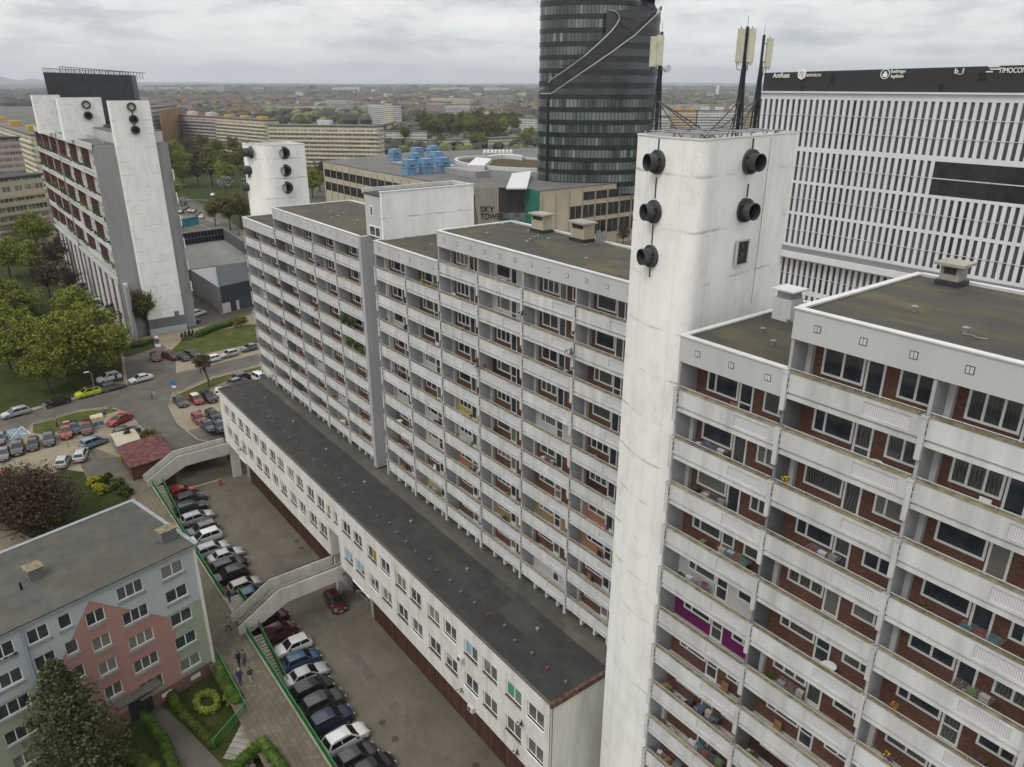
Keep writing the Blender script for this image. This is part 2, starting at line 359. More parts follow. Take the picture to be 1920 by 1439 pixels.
M['leaf_hedge']=m_leaf('leaf_hedge',(.025,.045,.008),(.045,.075,.012),(.08,.115,.02))
M['leaf_yellow']=m_leaf('leaf_yellow',(.2,.2,.015),(.3,.28,.02),(.4,.36,.04))
M['bark']=plain('bark',(.07,.055,.042),.9,.3,3)
# ================================================================ GROUND
S=CZ
def st(name,mb,m): o=obj(name,mb,m); o['kind']='structure'; return o
# heights measured below the camera are converted with h()
def h(z): return CZ+z
LX0,LX1,LY0,LY1=-117.,5.,16.9,31.4       # sunken car park
CX0,CX1,CY0,CY1=-69.,5.,-40.,12.6        # lower courtyard
CG=1.2
g=MB()
BIG=22000
def rect(mb,x0,x1,y0,y1,z): mb.face([(x0,y0,z),(x1,y0,z),(x1,y1,z),(x0,y1,z)])
rect(g,-BIG,LX0-9,-3000,BIG,G); rect(g,LX0-9,1500,LY1,BIG,G); rect(g,LX0-9,CX0,-3000,LY0,G); rect(g,CX0,1500,CY1,LY0,G); rect(g,CX1,1500,-3000,CY1,G); rect(g,CX0,CX1,-3000,CY0,G)
rect(g,CX1,1500,LY0,LY1,G)
st('ground',g,M['ground'])
g=MB(); rect(g,LX0,LX1,LY0,LY1,0); g.face([(LX0-9,LY0,G),(LX0,LY0,0),(LX0,LY1,0),(LX0-9,LY1,G)]); st('car_park',g,M['yard'])
g=MB(); rect(g,CX0,CX1,CY0,CY1,CG); g.face([(CX0,CY1,CG),(CX1,CY1,CG),(CX1,CY1,G),(CX0,CY1,G)]); g.face([(CX0,CY0,CG),(CX0,CY1,CG),(CX0,CY1,G),(CX0,CY0,G)]); st('courtyard',g,M['grass_dark'])
w=MB(); w.box(LX0,LX1,LY0-.25,LY0+.02,-.2,G+.12); o=obj('retaining_wall',w,M['concrete']); tag(o,'low concrete retaining wall between the paved footpath and the sunken car park','wall')
w=MB(); w.box(LX0-9,LX0,LY0-.25,LY0,0,G+.1); w.box(LX0-9,LX0,LY1,LY1+.2,0,G+.05); o=obj('ramp_wall',w,M['concrete']); tag(o,'concrete kerb walls beside the ramp behind the car park barrier','wall')
def sheet(name,pts,m,dz,z=G,kind='structure'):
    mb=MB(); P=[at(x,y,z) for x,y in pts]; a=sum(P[i].x*P[(i+1)%len(P)].y-P[(i+1)%len(P)].x*P[i].y for i in range(len(P)))
    if a<0: P=P[::-1]
    bm=bmesh.new(); f=bm.faces.new([bm.verts.new((p.x,p.y,z+dz)) for p in P]); bm.normal_update(); bmesh.ops.triangulate(bm,faces=[f]); me=bpy.data.meshes.new(name); bm.to_mesh(me); bm.free()
    o=obj(name,me,m); o['kind']=kind; return o
sheet('road',[(-90,815),(0,787),(130,752),(240,722),(320,703),(500,660),(560,642),(560,664),(500,681),(400,707),(325,738),(316,762),(333,795),(372,826),(425,834),(425,856),(340,866),(300,835),(268,806),(240,776),(205,764),(146,771),(62,796),(45,810),(0,825),(-90,850)],M['asphalt'],.008)
sheet('service_road',[(60,440),(100,470),(150,560),(205,630),(232,650),(290,640),(312,652),(300,666),(330,676),(330,702),(240,722),(232,668),(170,606),(110,530),(60,470)],M['asphalt'],.012)
sheet('yard_surface',[(345,440),(365,560),(352,618),(372,615),(470,590),(480,570),(415,590),(372,520)],M['asphalt'],.008)
sheet('park_lawn',[(-300,640),(-100,500),(0,452),(60,452),(108,530),(165,606),(228,668),(232,720),(120,750),(-100,805),(-400,880)],M['grass_dark'],.004)
sheet('lawn_island',[(62,797),(146,773),(205,766),(225,770),(195,778),(150,792),(118,806),(90,816),(62,812)],M['grass'],.012)
sheet('lawn_strip',[(310,668),(352,628),(480,608),(500,612),(500,640),(420,656),(330,676)],M['grass'],.012)
sheet('roadside_verge',[(330,742),(400,710),(500,684),(520,688),(500,698),(420,716),(345,756)],M['grass'],.012)
sheet('garden_bed',[(60,905),(120,880),(190,890),(225,925),(246,935),(190,965),(60,1010),(-40,960)],M['grass_dark'],.012)
sheet('hedge_bed',[(228,668),(248,640),(286,636),(292,652),(240,670)],M['grass_dark'],.016)
g=MB(); rect(g,-118,LX0+LX1,0,0,0) if False else None
g.face([(-130,11.6,G+.01),(LX1,12.6,G+.01),(LX1,LY0-.25,G+.01),(-118,LY0-.25,G+.01)]); st('footpath',g,M['pavers'])
g=MB(); g.face([(-126,9.5,G+.02),(-118,9.5,G+.02),(-116.2,LY0-.3,G+.02),(-121,LY0-.3,G+.02)]); st('path',g,M['tarmac_path'])
sheet('garden_path',[(235,1352),(300,1322),(345,1360),(420,1439),(460,1500),(300,1520),(330,1439),(318,1400),(270,1345)],M['tarmac_path'],.01,CG)
sheet('boulevard_lawn',[(300,240),(480,262),(478,440),(455,432),(400,392),(345,368),(322,372),(300,330)],M['grass_dark'],.004)
sheet('sports_court',[(-90,640),(-20,590),(70,545),(75,585),(30,650),(-40,700)],plain('court_blue',(.04,.12,.18),.8,.2,.3),.012)
# boulevard beyond
sheet('boulevard',[(330,375),(345,372),(460,440),(400,452),(330,420)],M['asphalt'],.012)
lm=plain('line_paint',(.5,.5,.48),.7,.1)
for k,(a,b) in enumerate((((336,404),(400,432)),((345,412),(372,424)),((360,398),(410,420)))):
    A,B=at(*a),at(*b); d=(B-A).normalized(); nn=Vector((-d.y,d.x,0))*.12; mb=MB(); mb.face([(p.x,p.y,G+.03) for p in (A-nn,B-nn,B+nn,A+nn)]); st('road_marking',mb,lm)
# kerbs
def kerb(pts,label,z=G,hh=.13,wd=.16,m='concrete'):
    mb=MB(); P=[at(x,y,z) for x,y in pts]
    for a,b in zip(P,P[1:]):
        d=(b-a); c=(a+b)/2; c.z=z+hh/2-.02
        mb.obox(c,d,(-d.y,d.x,0),(0,0,1),d.length/2+.05,wd/2,hh/2+.02)
    o=obj('kerb',mb,M[m]); o['kind']='structure'; return o
kerb([(45,810),(62,796),(146,771),(205,764),(240,776),(268,806),(300,835),(330,860)],0)
kerb([(560,664),(500,681),(400,707),(325,738),(316,762),(333,795),(372,826),(425,834)],0)
kerb([(-90,815),(0,787),(130,752),(240,722)],0)
# disabled bay, blue paint
bp=plain('bay_blue',(.16,.22,.26),.8,.2,.6)
sheet('parking_bay',[(2,810),(40,800),(58,814),(18,826)],bp,.02)
mb=MB()
for a,b in (((40,800),(58,814)),((40,800),(18,826)),((2,812),(56,814))):
    A,B=at(*a),at(*b); d=(B-A).normalized(); nn=Vector((-d.y,d.x,0))*.08; mb.face([(p.x,p.y,G+.035) for p in (A-nn,B-nn,B+nn,A+nn)])
st('bay_marking',mb,lm)
# garage apron paving bands in the car park
mb=MB(); rect(mb,-110,-26,25.0,26.1,.006); st('drain_strip',mb,m_asph('drain_pave',(.12,.105,.085),.8))
mh=plain('manhole_iron',(.07,.055,.045),.8,.2,6)
for i,(x,y) in enumerate(((586,1241),(717,1355),(741,1386),(556,1015),(565,1028),(473,907),(892,1436))):
    p=at(x,y,0); mb=MB(); mb.tube((p.x,p.y,-.02),(p.x,p.y,.012),.36,14); st('manhole_cover',mb,mh)
# ================================================================ MAIN SLAB
BAY=6.17; FH=2.8
def strip_wall(mb,x0,x1,z0,z1,holes,y0,y1):
    """wall in the xz plane with rectangular holes (x0,x1,z0,z1), as boxes"""
    xs=sorted({x0,x1,*[v for hh in holes for v in hh[:2]]})
    for a,b in zip(xs,xs[1:]):
        hs=sorted([hh for hh in holes if hh[0]<=a+1e-6 and hh[1]>=b-1e-6],key=lambda q:q[2]); z=z0
        for hh in hs:
            if hh[2]>z+1e-4: mb.box(a,b,y0,y1,z,hh[2])
            z=hh[3]
        if z<z1-1e-4: mb.box(a,b,y0,y1,z,z1)
PD=1.5   # loggia depth
WN=dict(w=(.75,2.72,-.28,1.28),d=(2.78,3.62,-1.1,1.28),s=(4.22,5.72,-.28,1.28))
def frame_mesh(x0,x1,z0,z1,splits,y=1.42,fw=.10,hbar=None):
    mb=MB(); mb.box(x0,x1,y,y+.07,z0,z0+fw); mb.box(x0,x1,y,y+.07,z1-fw,z1)
    xs=[x0]+[x0+s*(x1-x0) for s in splits]+[x1]
    for i,xx in enumerate(xs):
        a=xx-(fw/2 if 0<i<len(xs)-1 else 0 if i==0 else fw); mb.box(a,a+fw,y+.002,y+.072,z0+fw,z1-fw)
    if hbar is not None: mb.box(x0+fw,x1-fw,y+.004,y+.066,hbar-.04,hbar+.04)
    return mb
def pane_mesh(x0,x1,z0,z1,y=1.46):
    mb=MB(); mb.box(x0+.03,x1-.03,y,y+.015,z0+.03,z1-.03); return mb
SH={}
def shared(key,fn,mats):
    if key not in SH:
        me=fn().mesh(key)
        for mm in (mats if isinstance(mats,(list,tuple)) else [mats]): me.materials.append(mm)
        SH[key]=me
    return SH[key]
def parapet_mesh(last=False):
    mb=MB(); x1=BAY-.10
    mb.box(.1,3.62,0,.12,-1.05,-.1); mb.box(3.62,x1,0,.12,-.30,-.1); mb.box(3.62,x1,0,.12,-1.05,-.92); mb.box(5.6,x1,0,.12,-.92,-.30)
    mb.box(.1,x1,.10,PD,-1.34,-1.12); mb.box(.1,x1,.02,.10,-1.36,-1.17)
    return mb
def coping_mesh():
    mb=MB(); mb.box(.08,BAY-.08,-.04,.26,-.10,-.05); return mb
def rail_mesh():
    mb=MB(); mb.tube((.1,.02,.1),(BAY-.1,.02,.1),.022,5)
    for k in range(5): mb.tube((.25+k*1.4,.02,-.06),(.25+k*1.4,.02,.1),.014,4)
    return mb
def bracket_mesh():
    mb=MB(); mb.box(-.13,.095,-.14,.02,-1.95,-.02); mb.box(-.16,.125,-.17,.02,-.14,-.02); mb.mat(1).box(.02,.099,-.10,-.02,-.55,-.35); mb.box(.02,.099,-.10,-.02,-.85,-.65); return mb
def fin_mesh():
    mb=MB(); mb.box(-.07,.07,0.03,PD,-1.34,1.44); return mb
def duct_mesh():
    mb=MB(); mb.box(.09,.34,PD-.32,PD-.03,-1.1,1.44); return mb
HOL=[WN['w'],WN['d'],WN['s']]
def infill_mesh(kind=0):
    mb=MB(); strip_wall(mb,.07,BAY-.07,-1.12,1.44,[(a,b,c if c>-1 else -1.12,d) for a,b,c,d in HOL],PD-.04,PD+.04); return mb
tints={'white':plain('infill_white',(.58,.58,.56),.8,.06),'yellow':plain('infill_yellow',(.50,.42,.16),.8,.08),'purple':plain('infill_purple',(.16,.02,.11),.8,.06),'peach':plain('infill_peach',(.38,.20,.12),.8,.1),'dark':plain('infill_dark',(.07,.035,.028),.85,.2),'green':plain('infill_green',(.25,.30,.14),.8,.1),'tan':plain('infill_tan',(.33,.24,.14),.85,.1)}
WV=[((.5,),(.5,)),((.3,),(.5,)),((.33,.66),(.72,)),((.28,),(.6,)),((),(.35,))]
def bay(root,x,Y,z,var,tint=None,glaze=0):
    """one flat's loggia: balcony front, wall infill, window, door, side window; z = top of the balcony front"""
    l=(x,Y,z)
    b=obj('balcony',shared('balcony',parapet_mesh,M['white_panel']),None,root,l)
    obj('lattice_panel',shared('lattice_panel',lambda:MB().box(3.62,5.6,.05,.09,-.92,-.30),M['lattice']),None,b,l)
    obj('coping',shared('coping',coping_mesh,M['coping']),None,b,l)
    obj('handrail',shared('handrail',rail_mesh,M['rail']),None,b,l)
    key='infill' if not tint else 'infill_'+tint
    w=obj('wall_infill',shared(key,infill_mesh,M['brick'] if not tint else tints[tint]),None,root,l)
    ws,ss=WV[var%len(WV)]
    f=obj('window',shared(f'window{var%5}',lambda:frame_mesh(*WN['w'],ws),M['frame']),None,root,l); obj('pane',shared('pane_w',lambda:pane_mesh(*WN['w']),M['pane']),None,f,l)
    f=obj('balcony_door',shared('door%d'%(var%2),lambda:frame_mesh(*WN['d'],(),hbar=-.25 if var%2 else -.9),M['frame']),None,root,l); obj('pane',shared('pane_d',lambda:pane_mesh(*WN['d']),M['pane']),None,f,l)
    f=obj('side_window',shared(f'side{var%5}',lambda:frame_mesh(*WN['s'],ss),M['frame']),None,root,l); obj('pane',shared('pane_s',lambda:pane_mesh(*WN['s']),M['pane']),None,f,l)
    obj('partition',shared('partition',fin_mesh,M['partition']),None,root,l)
    obj('bracket',shared('bracket',bracket_mesh,[M['pier'],M['darkmetal']]),None,root,l)
    if var%2==0: obj('duct',shared('duct',duct_mesh,M['white_panel']),None,root,l)
def chimney(roof,x,y,z,sx=.9,sy=.6,hh=1.5,capm='concrete',bm='beige'):
    mb=MB(); mb.box(x-sx,x+sx,y-sy,y+sy,z-.1,z+hh); mb.mat(1); mb.box(x-sx-.12,x+sx+.12,y-sy-.12,y+sy+.12,z-.05,z+.28)
    mb.box(x-sx+.15,x+sx-.15,y-sy-.004,y-sy+.05,z+hh-.42,z+hh-.1)
    mb.mat(2).box(x-sx-.25,x+sx+.25,y-sy-.25,y+sy+.25,z+hh,z+hh+.14)
    return obj('chimney',mb,[M[bm],M['darkmetal'],M[capm]],roof)
def slab(label,segs,Y,Yb,zlow,rear=None,tintmap={},group=None,seed=0):
    """segs: (x0,nbays,roof_z,top_rail_z)"""
    rr=random.Random(seed); xa=segs[0][0]; xb=segs[-1][0]+segs[-1][1]*BAY
    root=thing('apartment_block',label,'building',((xa+xb)/2,(Y+Yb)/2,G),group)
    body=MB()
    for i,(x0,n,zr,zt) in enumerate(segs):
        x1=x0+n*BAY; body.box(x0+(.0 if i==0 else .01),x1,Y+PD+.06,Yb+(i*.01),-.3,zr-.16)
    obj('wall',body,M['grey_render'],root)
    for i,(x0,n,zr,zt) in enumerate(segs):
        x1=x0+n*BAY
        fa=MB(); fa.box(x0-.08,x1+.02,Y-.03,Y+.22,zr-1.42,zr-.06); fa.box(x0-.08,x0+.12,Y+.22,Yb+.05,zr-1.42+1.0,zr-.06); fa.box(x0,x1,Y+.22,Y+PD+.1,zr-1.40,zr-.17); obj('fascia',fa,M['fascia'],root)
        cp=MB(); cp.box(x0-.13,x1+.04,Y-.09,Y+.27,zr-.06,zr); cp.box(x0-.13,x0+.2,Y+.27,Yb+.1,zr-.06,zr+.03); cp.box(x0+.2,x1,Yb-.2,Yb+.12,zr-.16,zr+.05); obj('parapet_cap',cp,M['cap'],root)
        for q_ in range(int((Yb-Y)/1.0)):
            pass
        rf=MB(); rf.box(x0+.12,x1,Y+.2,Yb-.1,zr-.2,zr-.09); ro=obj('roof',rf,M['roof'],root)
        for k in range(n*5):
            vx=x0+1+rr.random()*(n*BAY-2); vy=Y+2+rr.random()*(Yb-Y-3); mb=MB(); mb.tube((vx,vy,zr-.1),(vx,vy,zr+.12),.09,6); mb.tube((vx,vy,zr+.12),(vx,vy,zr+.17),.15,6); obj('roof_vent',mb,M['metal'],ro)
        for k in range(n*3):
            vx=x0+1.1+k*BAY/3; mb=MB(); mb.box(vx-.16,vx+.16,Y-.045,Y-.028,zr-.88,zr-.56); mb.mat(1).box(vx-.13,vx-.012,Y-.052,Y-.045,zr-.85,zr-.59); mb.box(vx+.012,vx+.13,Y-.052,Y-.045,zr-.85,zr-.59); obj('vent_grille',mb,[M['darkmetal'],M['white_panel']],root)
        root['_'+str(i)]=0
        zt0=zt
        nr=0
        while zt>zlow-.1:
            for b in range(n):
                if zt<zt0+.1 or True:
                    tkey=(i,b,nr); bay(root,x0+b*BAY,Y,zt,rr.randrange(5),tintmap.get(tkey))
            # closing fin at the right end
            o=obj('partition',SH['partition'],None,root,(x1,Y,zt))
            zt-=FH; nr+=1
        # legs under the lowest balconies
        for b in range(n):
            for dx in (1.6,3.2,4.7):
                mb=MB(); mb.box(x0+b*BAY+dx,x0+b*BAY+dx+.22,Y+.25,Y+1.4,zt+.6,zt+1.46); obj('bracket_foot',mb,M['pier'],root)
        if 0: pass
    for k in [k for k in root.keys() if k.startswith('_')]: del root[k]
    return root
near=slab('nearest grey and white apartment block with brick loggias, right of the tall white chimney tower',[(-23.75,1,h(-11.8),h(-14.65)),(-17.58,3,h(-8.95),h(-11.85))],29.03,39.8,h(-43),tintmap={(0,0,4):'white',(0,0,5):'purple',(1,0,8):'dark'},seed=3)
mid=slab('middle grey and white apartment block between the white stair tower and the tall chimney tower',[(-69.7,2,h(-14.75),h(-17.45)),(-57.3,4,h(-11.95),h(-14.65))],35.3,43.6,h(-39.9),
  tintmap={(1,1,0):'white',(1,1,1):'white',(1,2,4):'white',(0,1,3):'white',(0,0,5):'white',(0,1,6):'white',(0,1,8):'yellow',(1,0,5):'yellow',(1,2,7):'tan',(1,3,6):'peach',(1,3,7):'peach',(1,0,6):'white',(0,0,2):'white',(1,3,5):'dark',(1,1,3):'dark',(1,1,8):'tan',(1,2,9):'white',(0,1,5):'white',(1,0,7):'peach'},seed=5)
far=slab('farthest section of the long grey and white apartment block, left of the white stair tower',[(-110.4,2,h(-17.6),h(-20.25)),(-98.06,4,h(-14.8),h(-17.45))],35.3,46.5,h(-39.9),
  tintmap={(0,1,5):'white',(1,2,7):'white',(1,1,6):'white',(0,0,3):'white',(1,2,8):'tan',(1,3,4):'tan'},seed=8)
# end pier of the far section
mb=MB(); mb.box(-73.36,-72.7,35.24,37.4,h(-42.3),h(-14.86)); mb.box(-72.72,-72.62,37.0,37.42,h(-44),h(-14.9)); obj('end_pier',mb,M['partition'],far)
mb=MB(); mb.box(-73.2,-69.7,39.5,40.2,-.3,h(-14.9)); obj('recess_wall',mb,M['brickred'],far)
# roof furniture
def kids(root,n): return [c for c in root.children if c.name.startswith(n)]
nr=kids(near,'roof'); nr=[c for c in nr if c.name.split('.')[0]=='roof']
chimney(nr[1],-6.2,36.6,h(-9.05),1.1,.75,1.35); chimney(nr[1],-15.6,39.0,h(-9.05),.45,.45,1.0,bm='concrete')
mb=MB(); c=(-16.4,34.5)
c=atY(1478,560,36.0); mb.box(c.x-.55,c.x+.55,35.5,36.6,h(-11.9),h(-10.7)); mb.mat(1).box(c.x-.45,c.x+.45,35.6,36.5,h(-10.7),h(-10.25)); mb.mat(2).box(c.x-.7,c.x+.7,35.35,36.75,h(-10.25),h(-10.17)); obj('ventilation_box',mb,[M['pier'],M['metal'],M['cap']],nr[0])
mr=[c for c in kids(mid,'roof') if c.name.split('.')[0]=='roof']
chimney(mr[1],-51.6,42.6,h(-12.05),.8,.5,1.5); chimney(mr[1],-46.3,42.6,h(-12.05),.8,.5,1.5)
mb=MB()
for k in range(4): mb.tube((-44.7+k*.28,42.8,h(-12.1)),(-44.7+k*.28,42.8,h(-11.0+.1*(k%2))),.09,6)
obj('flue',mb,M['metal'],mr[1])
fr_=[c for c in kids(far,'roof') if c.name.split('.')[0]=='roof']
chimney(fr_[1],-84.5,45.6,h(-14.9),1.0,.5,1.5); chimney(fr_[1],-80.6,45.8,h(-14.9),.7,.4,.9)
mb=MB()
for (x,y) in ((-11.6,31.0),): mb.path([(x,y,h(-9.0)),(x+.3,y+.12,h(-8.99)),(x+.6,y-.05,h(-8.99)),(x+.9,y+.08,h(-8.99))],.02)
obj('cable',mb,M['concrete'],nr[1])
# ================================================================ STAIR TOWER (white box)
root=thing('stair_tower','plain white stair tower with a windowless side, standing between two stepped apartment roofs','building',(-71.6,42,G))
mb=MB(); mb.box(-73.4,-69.75,36.4,36.9,h(-14.8),h(-10.5)); mb.box(-73.4,-69.75,36.9,39.3,-.3,h(-10.5)); obj('front_wall',mb,M['fascia'],root)
mb=MB(); mb.box(-69.75,-69.45,36.3,47.6,h(-30),h(-10.02)); mb.box(-73.4,-69.76,39.3,47.6,-.3,h(-10.5)); obj('wall',mb,M['tower'],root)
mb=MB(); mb.box(-73.5,-69.76,36.3,47.7,h(-10.5),h(-10.38)); obj('roof',mb,M['roof_dark'],root)
mb=MB(); mb.box(-69.82,-69.38,36.2,47.7,h(-10.02),h(-9.94)); mb.box(-73.65,-73.45,36.25,47.7,h(-10.5),h(-9.98)); mb.box(-73.45,-69.82,47.5,47.72,h(-10.5),h(-9.98)); obj('parapet_cap',mb,M['cap'],root)
for (x0,x1,z0,z1) in ((-72.2,-71.6,-12.7,-11.6),(-72.6,-70.2,-14.75,-13.65)):
    f=obj('window',frame_mesh(x0,x1,h(z0),h(z1),() if x1-x0<1 else (.55,),y=36.33),M['frame'],root); obj('pane',pane_mesh(x0,x1,h(z0),h(z1),36.36),M['pane'],f)
# ================================================================ VENT TOWERS
def rounded(pts,rad=1.2,n=6):
    out=[]
    for i,p in enumerate(pts):
        if len(p)>2: rad_=p[2]; p=p[:2]
        else: rad_=rad
        a=Vector(pts[i-1][:2]); b=Vector(p); c=Vector(pts[(i+1)%len(pts)][:2]); r0=min(rad_,(a-b).length*.45,(c-b).length*.45)
        s=b+(a-b).normalized()*r0; e2=b+(c-b).normalized()*r0
        for k in range(n+1):
            t=k/n; out.append(tuple((1-t)**2*s+2*t*(1-t)*b+t*t*e2))
    return out
def vent_pipe(root,p,d,r=.62,l=.9,gap=0):
    d=Vector(d).normalized(); p=Vector(p); a=d.orthogonal().normalized(); a=Vector((-d.y,d.x,0)); b=Vector((0,0,1))
    mb=MB(); n=24
    def ring(o,rr): return [p+d*o+(a*math.cos(t)+b*math.sin(t))*rr for t in [2*math.pi*i/n for i in range(n)]]
    seq=[(-.3,r*1.42),(.1,r*1.42),(.1,r*1.02),(l,r*1.02),(l,r*.93),(.06,r*.93)]; vs=[];fs=[]
    for o,rr in seq: vs+=ring(o,rr)
    for k in range(len(seq)-1):
        for i in range(n): fs.append((k*n+i,k*n+(i+1)%n,(k+1)*n+(i+1)%n,(k+1)*n+i))
    mb.idx(vs,fs); mb.mat(1); mb.face(ring(.07,r*.95))
    for t in (0.4,2.6,4.3): q=p+d*.12+(a*math.cos(t)+b*math.sin(t))*r*1.2; mb.tube(q,q+d*.12,.05,5)
    return obj('vent_pipe',mb,[M['vent'],M['black']],root,smooth=40)
M['vent']=plain('vent_bitumen',(.055,.06,.066),.55,.35,2.2)
def tower(label,foot,z0,z1,name='chimney_tower'):
    root=thing(name,label,'tower',(sum(p[0] for p in foot)/len(foot),sum(p[1] for p in foot)/len(foot),z0))
    pl=rounded(foot,.15); mb=MB(); mb.prism(pl,z0,z1,cap=False,bottom=False)
    me=mb; cx=sum(p[0] for p in pl)/len(pl); cy=sum(p[1] for p in pl)/len(pl)
    inn=[(cx+(p[0]-cx)*.93,cy+(p[1]-cy)*.955) for p in pl]; n=len(pl)
    # inner parapet face and roof
    mb.idx([(p[0],p[1],z1) for p in inn]+[(p[0],p[1],z1-.9) for p in inn],[((i+1)%n,i,n+i,n+(i+1)%n) for i in range(n)])
    obj('wall',mb,M['tower'],root,smooth=35)
    rf=MB(); rf.face([(p[0],p[1],z1-.85) for p in (inn if sum(inn[i][0]*inn[(i+1)%n][1]-inn[(i+1)%n][0]*inn[i][1] for i in range(n))>0 else inn[::-1])]); obj('roof',rf,M['roof_grey'],root)
    cp=MB(); o2=[(cx+(p[0]-cx)*1.012,cy+(p[1]-cy)*1.01) for p in pl]
    vs=[(p[0],p[1],z) for z,ring in ((z1,o2),(z1+.07,o2),(z1+.07,inn),(z1,inn)) for p in ring]
    cp.idx(vs,[(k*n+i,k*n+(i+1)%n,((k+1)%4)*n+(i+1)%n,((k+1)%4)*n+i) for k in range(4) for i in range(n)]); obj('parapet_cap',cp,M['cap'],root)
    return root
T1=[(-30.45,31.85,.2),(-27.6,30.78,2.0),(-24.95,30.95,.75),(-25.35,34,2),(-25.95,40.3,.2),(-30.45,40.3,.2)]
tz=h(-2.5)
t1=tower('tallest white chimney tower with round black vent pipes and phone masts on top',T1,-.3,tz)
for z in (-3.72,-6.3,-8.72): vent_pipe(t1,(-28.0,30.92,h(z)),(-.28,-1,0),.44,.62)
for z in (-3.75,-6.3): vent_pipe(t1,(-25.33,35.3,h(z)),(1,-.1,0),.46,.66)
mb=MB()
for z0,z1 in ((-2.55,-3.1),(-4.5,-5.6),(-7.0,-8.05),(-9.35,-9.9)): mb.box(-28.03,-27.97,30.93,30.99,h(z1),h(z0))
for z0,z1 in ((-2.55,-3.1),(-4.9,-5.6)): mb.box(-25.36,-25.29,35.27,35.33,h(z1),h(z0))
obj('stay_rod',mb,M['vent'],t1)
mb=MB(); X=-25.32; mb.box(X-.02,X+.05,34.85,36.0,h(-9.35),h(-7.9)); mb.mat(1).box(X+.04,X+.06,35.0,35.85,h(-9.25),h(-8.0))
f=obj('window',mb,[M['pier'],M['carglass']],t1)
mb=MB(); mb.box(X+.06,X+.08,35.25,35.45,h(-8.35),h(-8.1)); mb.box(X+.06,X+.08,35.25,35.45,h(-8.85),h(-8.6)); obj('pane',mb,M['pane'],f)
mb=MB(); mb.path([(-25.35,36.9,h(-2.6)),(-25.42,37.0,h(-11.8))],.02); obj('lightning_cable',mb,M['metal'],t1)
k2=lambda P:P
T2=[(-116.4,38.5,.2),(-113.2,37.7,2),(-110.3,39.9,2),(-110.1,42,2),(-110.1,45.6,.2),(-116.4,45.6,.2)]
t2=tower('middle white chimney tower with six black vent pipes, behind the far roof by the boulevard',T2,G-2,h(-8))
for y in (286,319,351): q=atY(467,y,38.1); vent_pipe(t2,(q.x,38.25,q.z),(-.28,-1,0),.6,1.0)
for x,y in ((532,287),(535,320),(538,352)): q=atX(x,y,-110.15); vent_pipe(t2,(-110.15,q.y,q.z),(1,-.3,0),.62,.6)
mb=MB(); mb.box(-111.2,-110.26,43.2,44.6,h(-15.8),h(-15.1)); obj('hatch',mb,M['black'],t2)
mb=MB(); mb.path([(-113.2,38.0,h(-12.0)),(-113.1,37.9,h(-12.5))],.2); obj('lamp',mb,M['darkmetal'],t2)
# masts and antennas on the big tower
def mast(label,p,top,panels,dish=None):
    root=thing('phone_mast',label,'antenna mast',(p[0],p[1],tz-.8)); mb=MB(); u=Vector((AR.x,AR.y,0)).normalized(); nf=Vector((-AF.x,-AF.y,0)).normalized(); P0=Vector((p[0],p[1],0))
    def at3(a,b,z): q=P0+u*a+nf*b; q.z=z; return q
    mb.tube(at3(0,0,tz-.85),at3(0,0,top),.085,8); mb.tube(at3(.34,0,tz-.85),at3(.06,0,top-1.5),.055,6); mb.tube(at3(-.3,.1,tz-.85),at3(-.05,.05,top-1.7),.05,6)
    for k in range(9): zz=tz+.0+k*.34; mb.tube(at3(-.28+.025*k,.06,zz),at3(.32-.03*k,0,zz+.2),.028,4)
    for k in range(3): mb.path([at3(.05+.05*k,.1,tz-.8),at3(.12-.05*k,.12,tz+.7),at3(.02+.07*k,.1,top-1.75)],.02,4)
    mb.tube(at3(0,0,top),at3(0,0,top+.5),.012,4); obj('pole',mb,M['darkmetal'],root)
    for (du,dn,z0,z1) in panels:
        a=MB(); c=at3(du,dn,(z0+z1)/2); a.obox(c,u,nf,(0,0,1),.185,.08,(z1-z0)/2); a.obox(c+nf*.09,u,nf,(0,0,1),.15,.02,(z1-z0)/2-.03); a.mat(1)
        for k in (-.1,0,.1): a.tube(at3(du+k,dn,z0),at3(du+k,dn,z0-.14),.02,5)
        a.path([at3(du-.08,dn,z0-.12),at3(du-.04,dn,z0-.34),at3(.03,0,z0-.42)],.02)
        for zz in (z0+.3,z1-.3): a.tube(at3(du,dn-.05,zz),at3(0,0,zz),.028,5)
        a.tube(at3(du,dn-.12,z0-.05),at3(du,dn-.12,z1+.1),.03,5); obj('antenna_panel',a,[M['antenna'],M['darkmetal']],root)
    if dish:
        d=MB(); c=at3(dish[0],.15,dish[2]); d.tube(c-nf*.1+u*.03,c+nf*.12+u*.12,.19,14); d.tube(at3(0,0,dish[2]-.1),c,.03,5); obj('dish',d,M['pier'],root)
    br=MB(); P1=at3(0,0,tz+1.75)
    for q in (Vector((-27.2,35.2,tz-.8)),Vector((-28.3,37.4,tz-.8)),Vector((-27.9,33.4,tz-.8))):
        if (q-P1).xy.length>.9: br.tube(P1,q,.038,6)
    obj('brace',br,M['vent'],root); return root
M['antenna']=plain('antenna_cream',(.50,.49,.38),.6,.12,3)
def mz(P,y): return ztop((P[0],P[1]),y)
pA=at(1228,256,tz-.2); pB=at(1380,257,tz-.2); pC=at(1412,250,tz-.2)
mast('left phone mast with two cream antenna panels and a small round dish',(pA.x,pA.y),mz(pA,60),[(-.42,.1,mz(pA,126),mz(pA,69)),(-.08,.12,mz(pA,124),mz(pA,66))],dish=(.32,-.25,mz(pA,129)))
mast('middle phone mast carrying two tall cream antenna panels',(pB.x,pB.y),mz(pB,50),[(-.33,.1,mz(pB,118),mz(pB,54)),(.27,.1,mz(pB,118),mz(pB,54))])
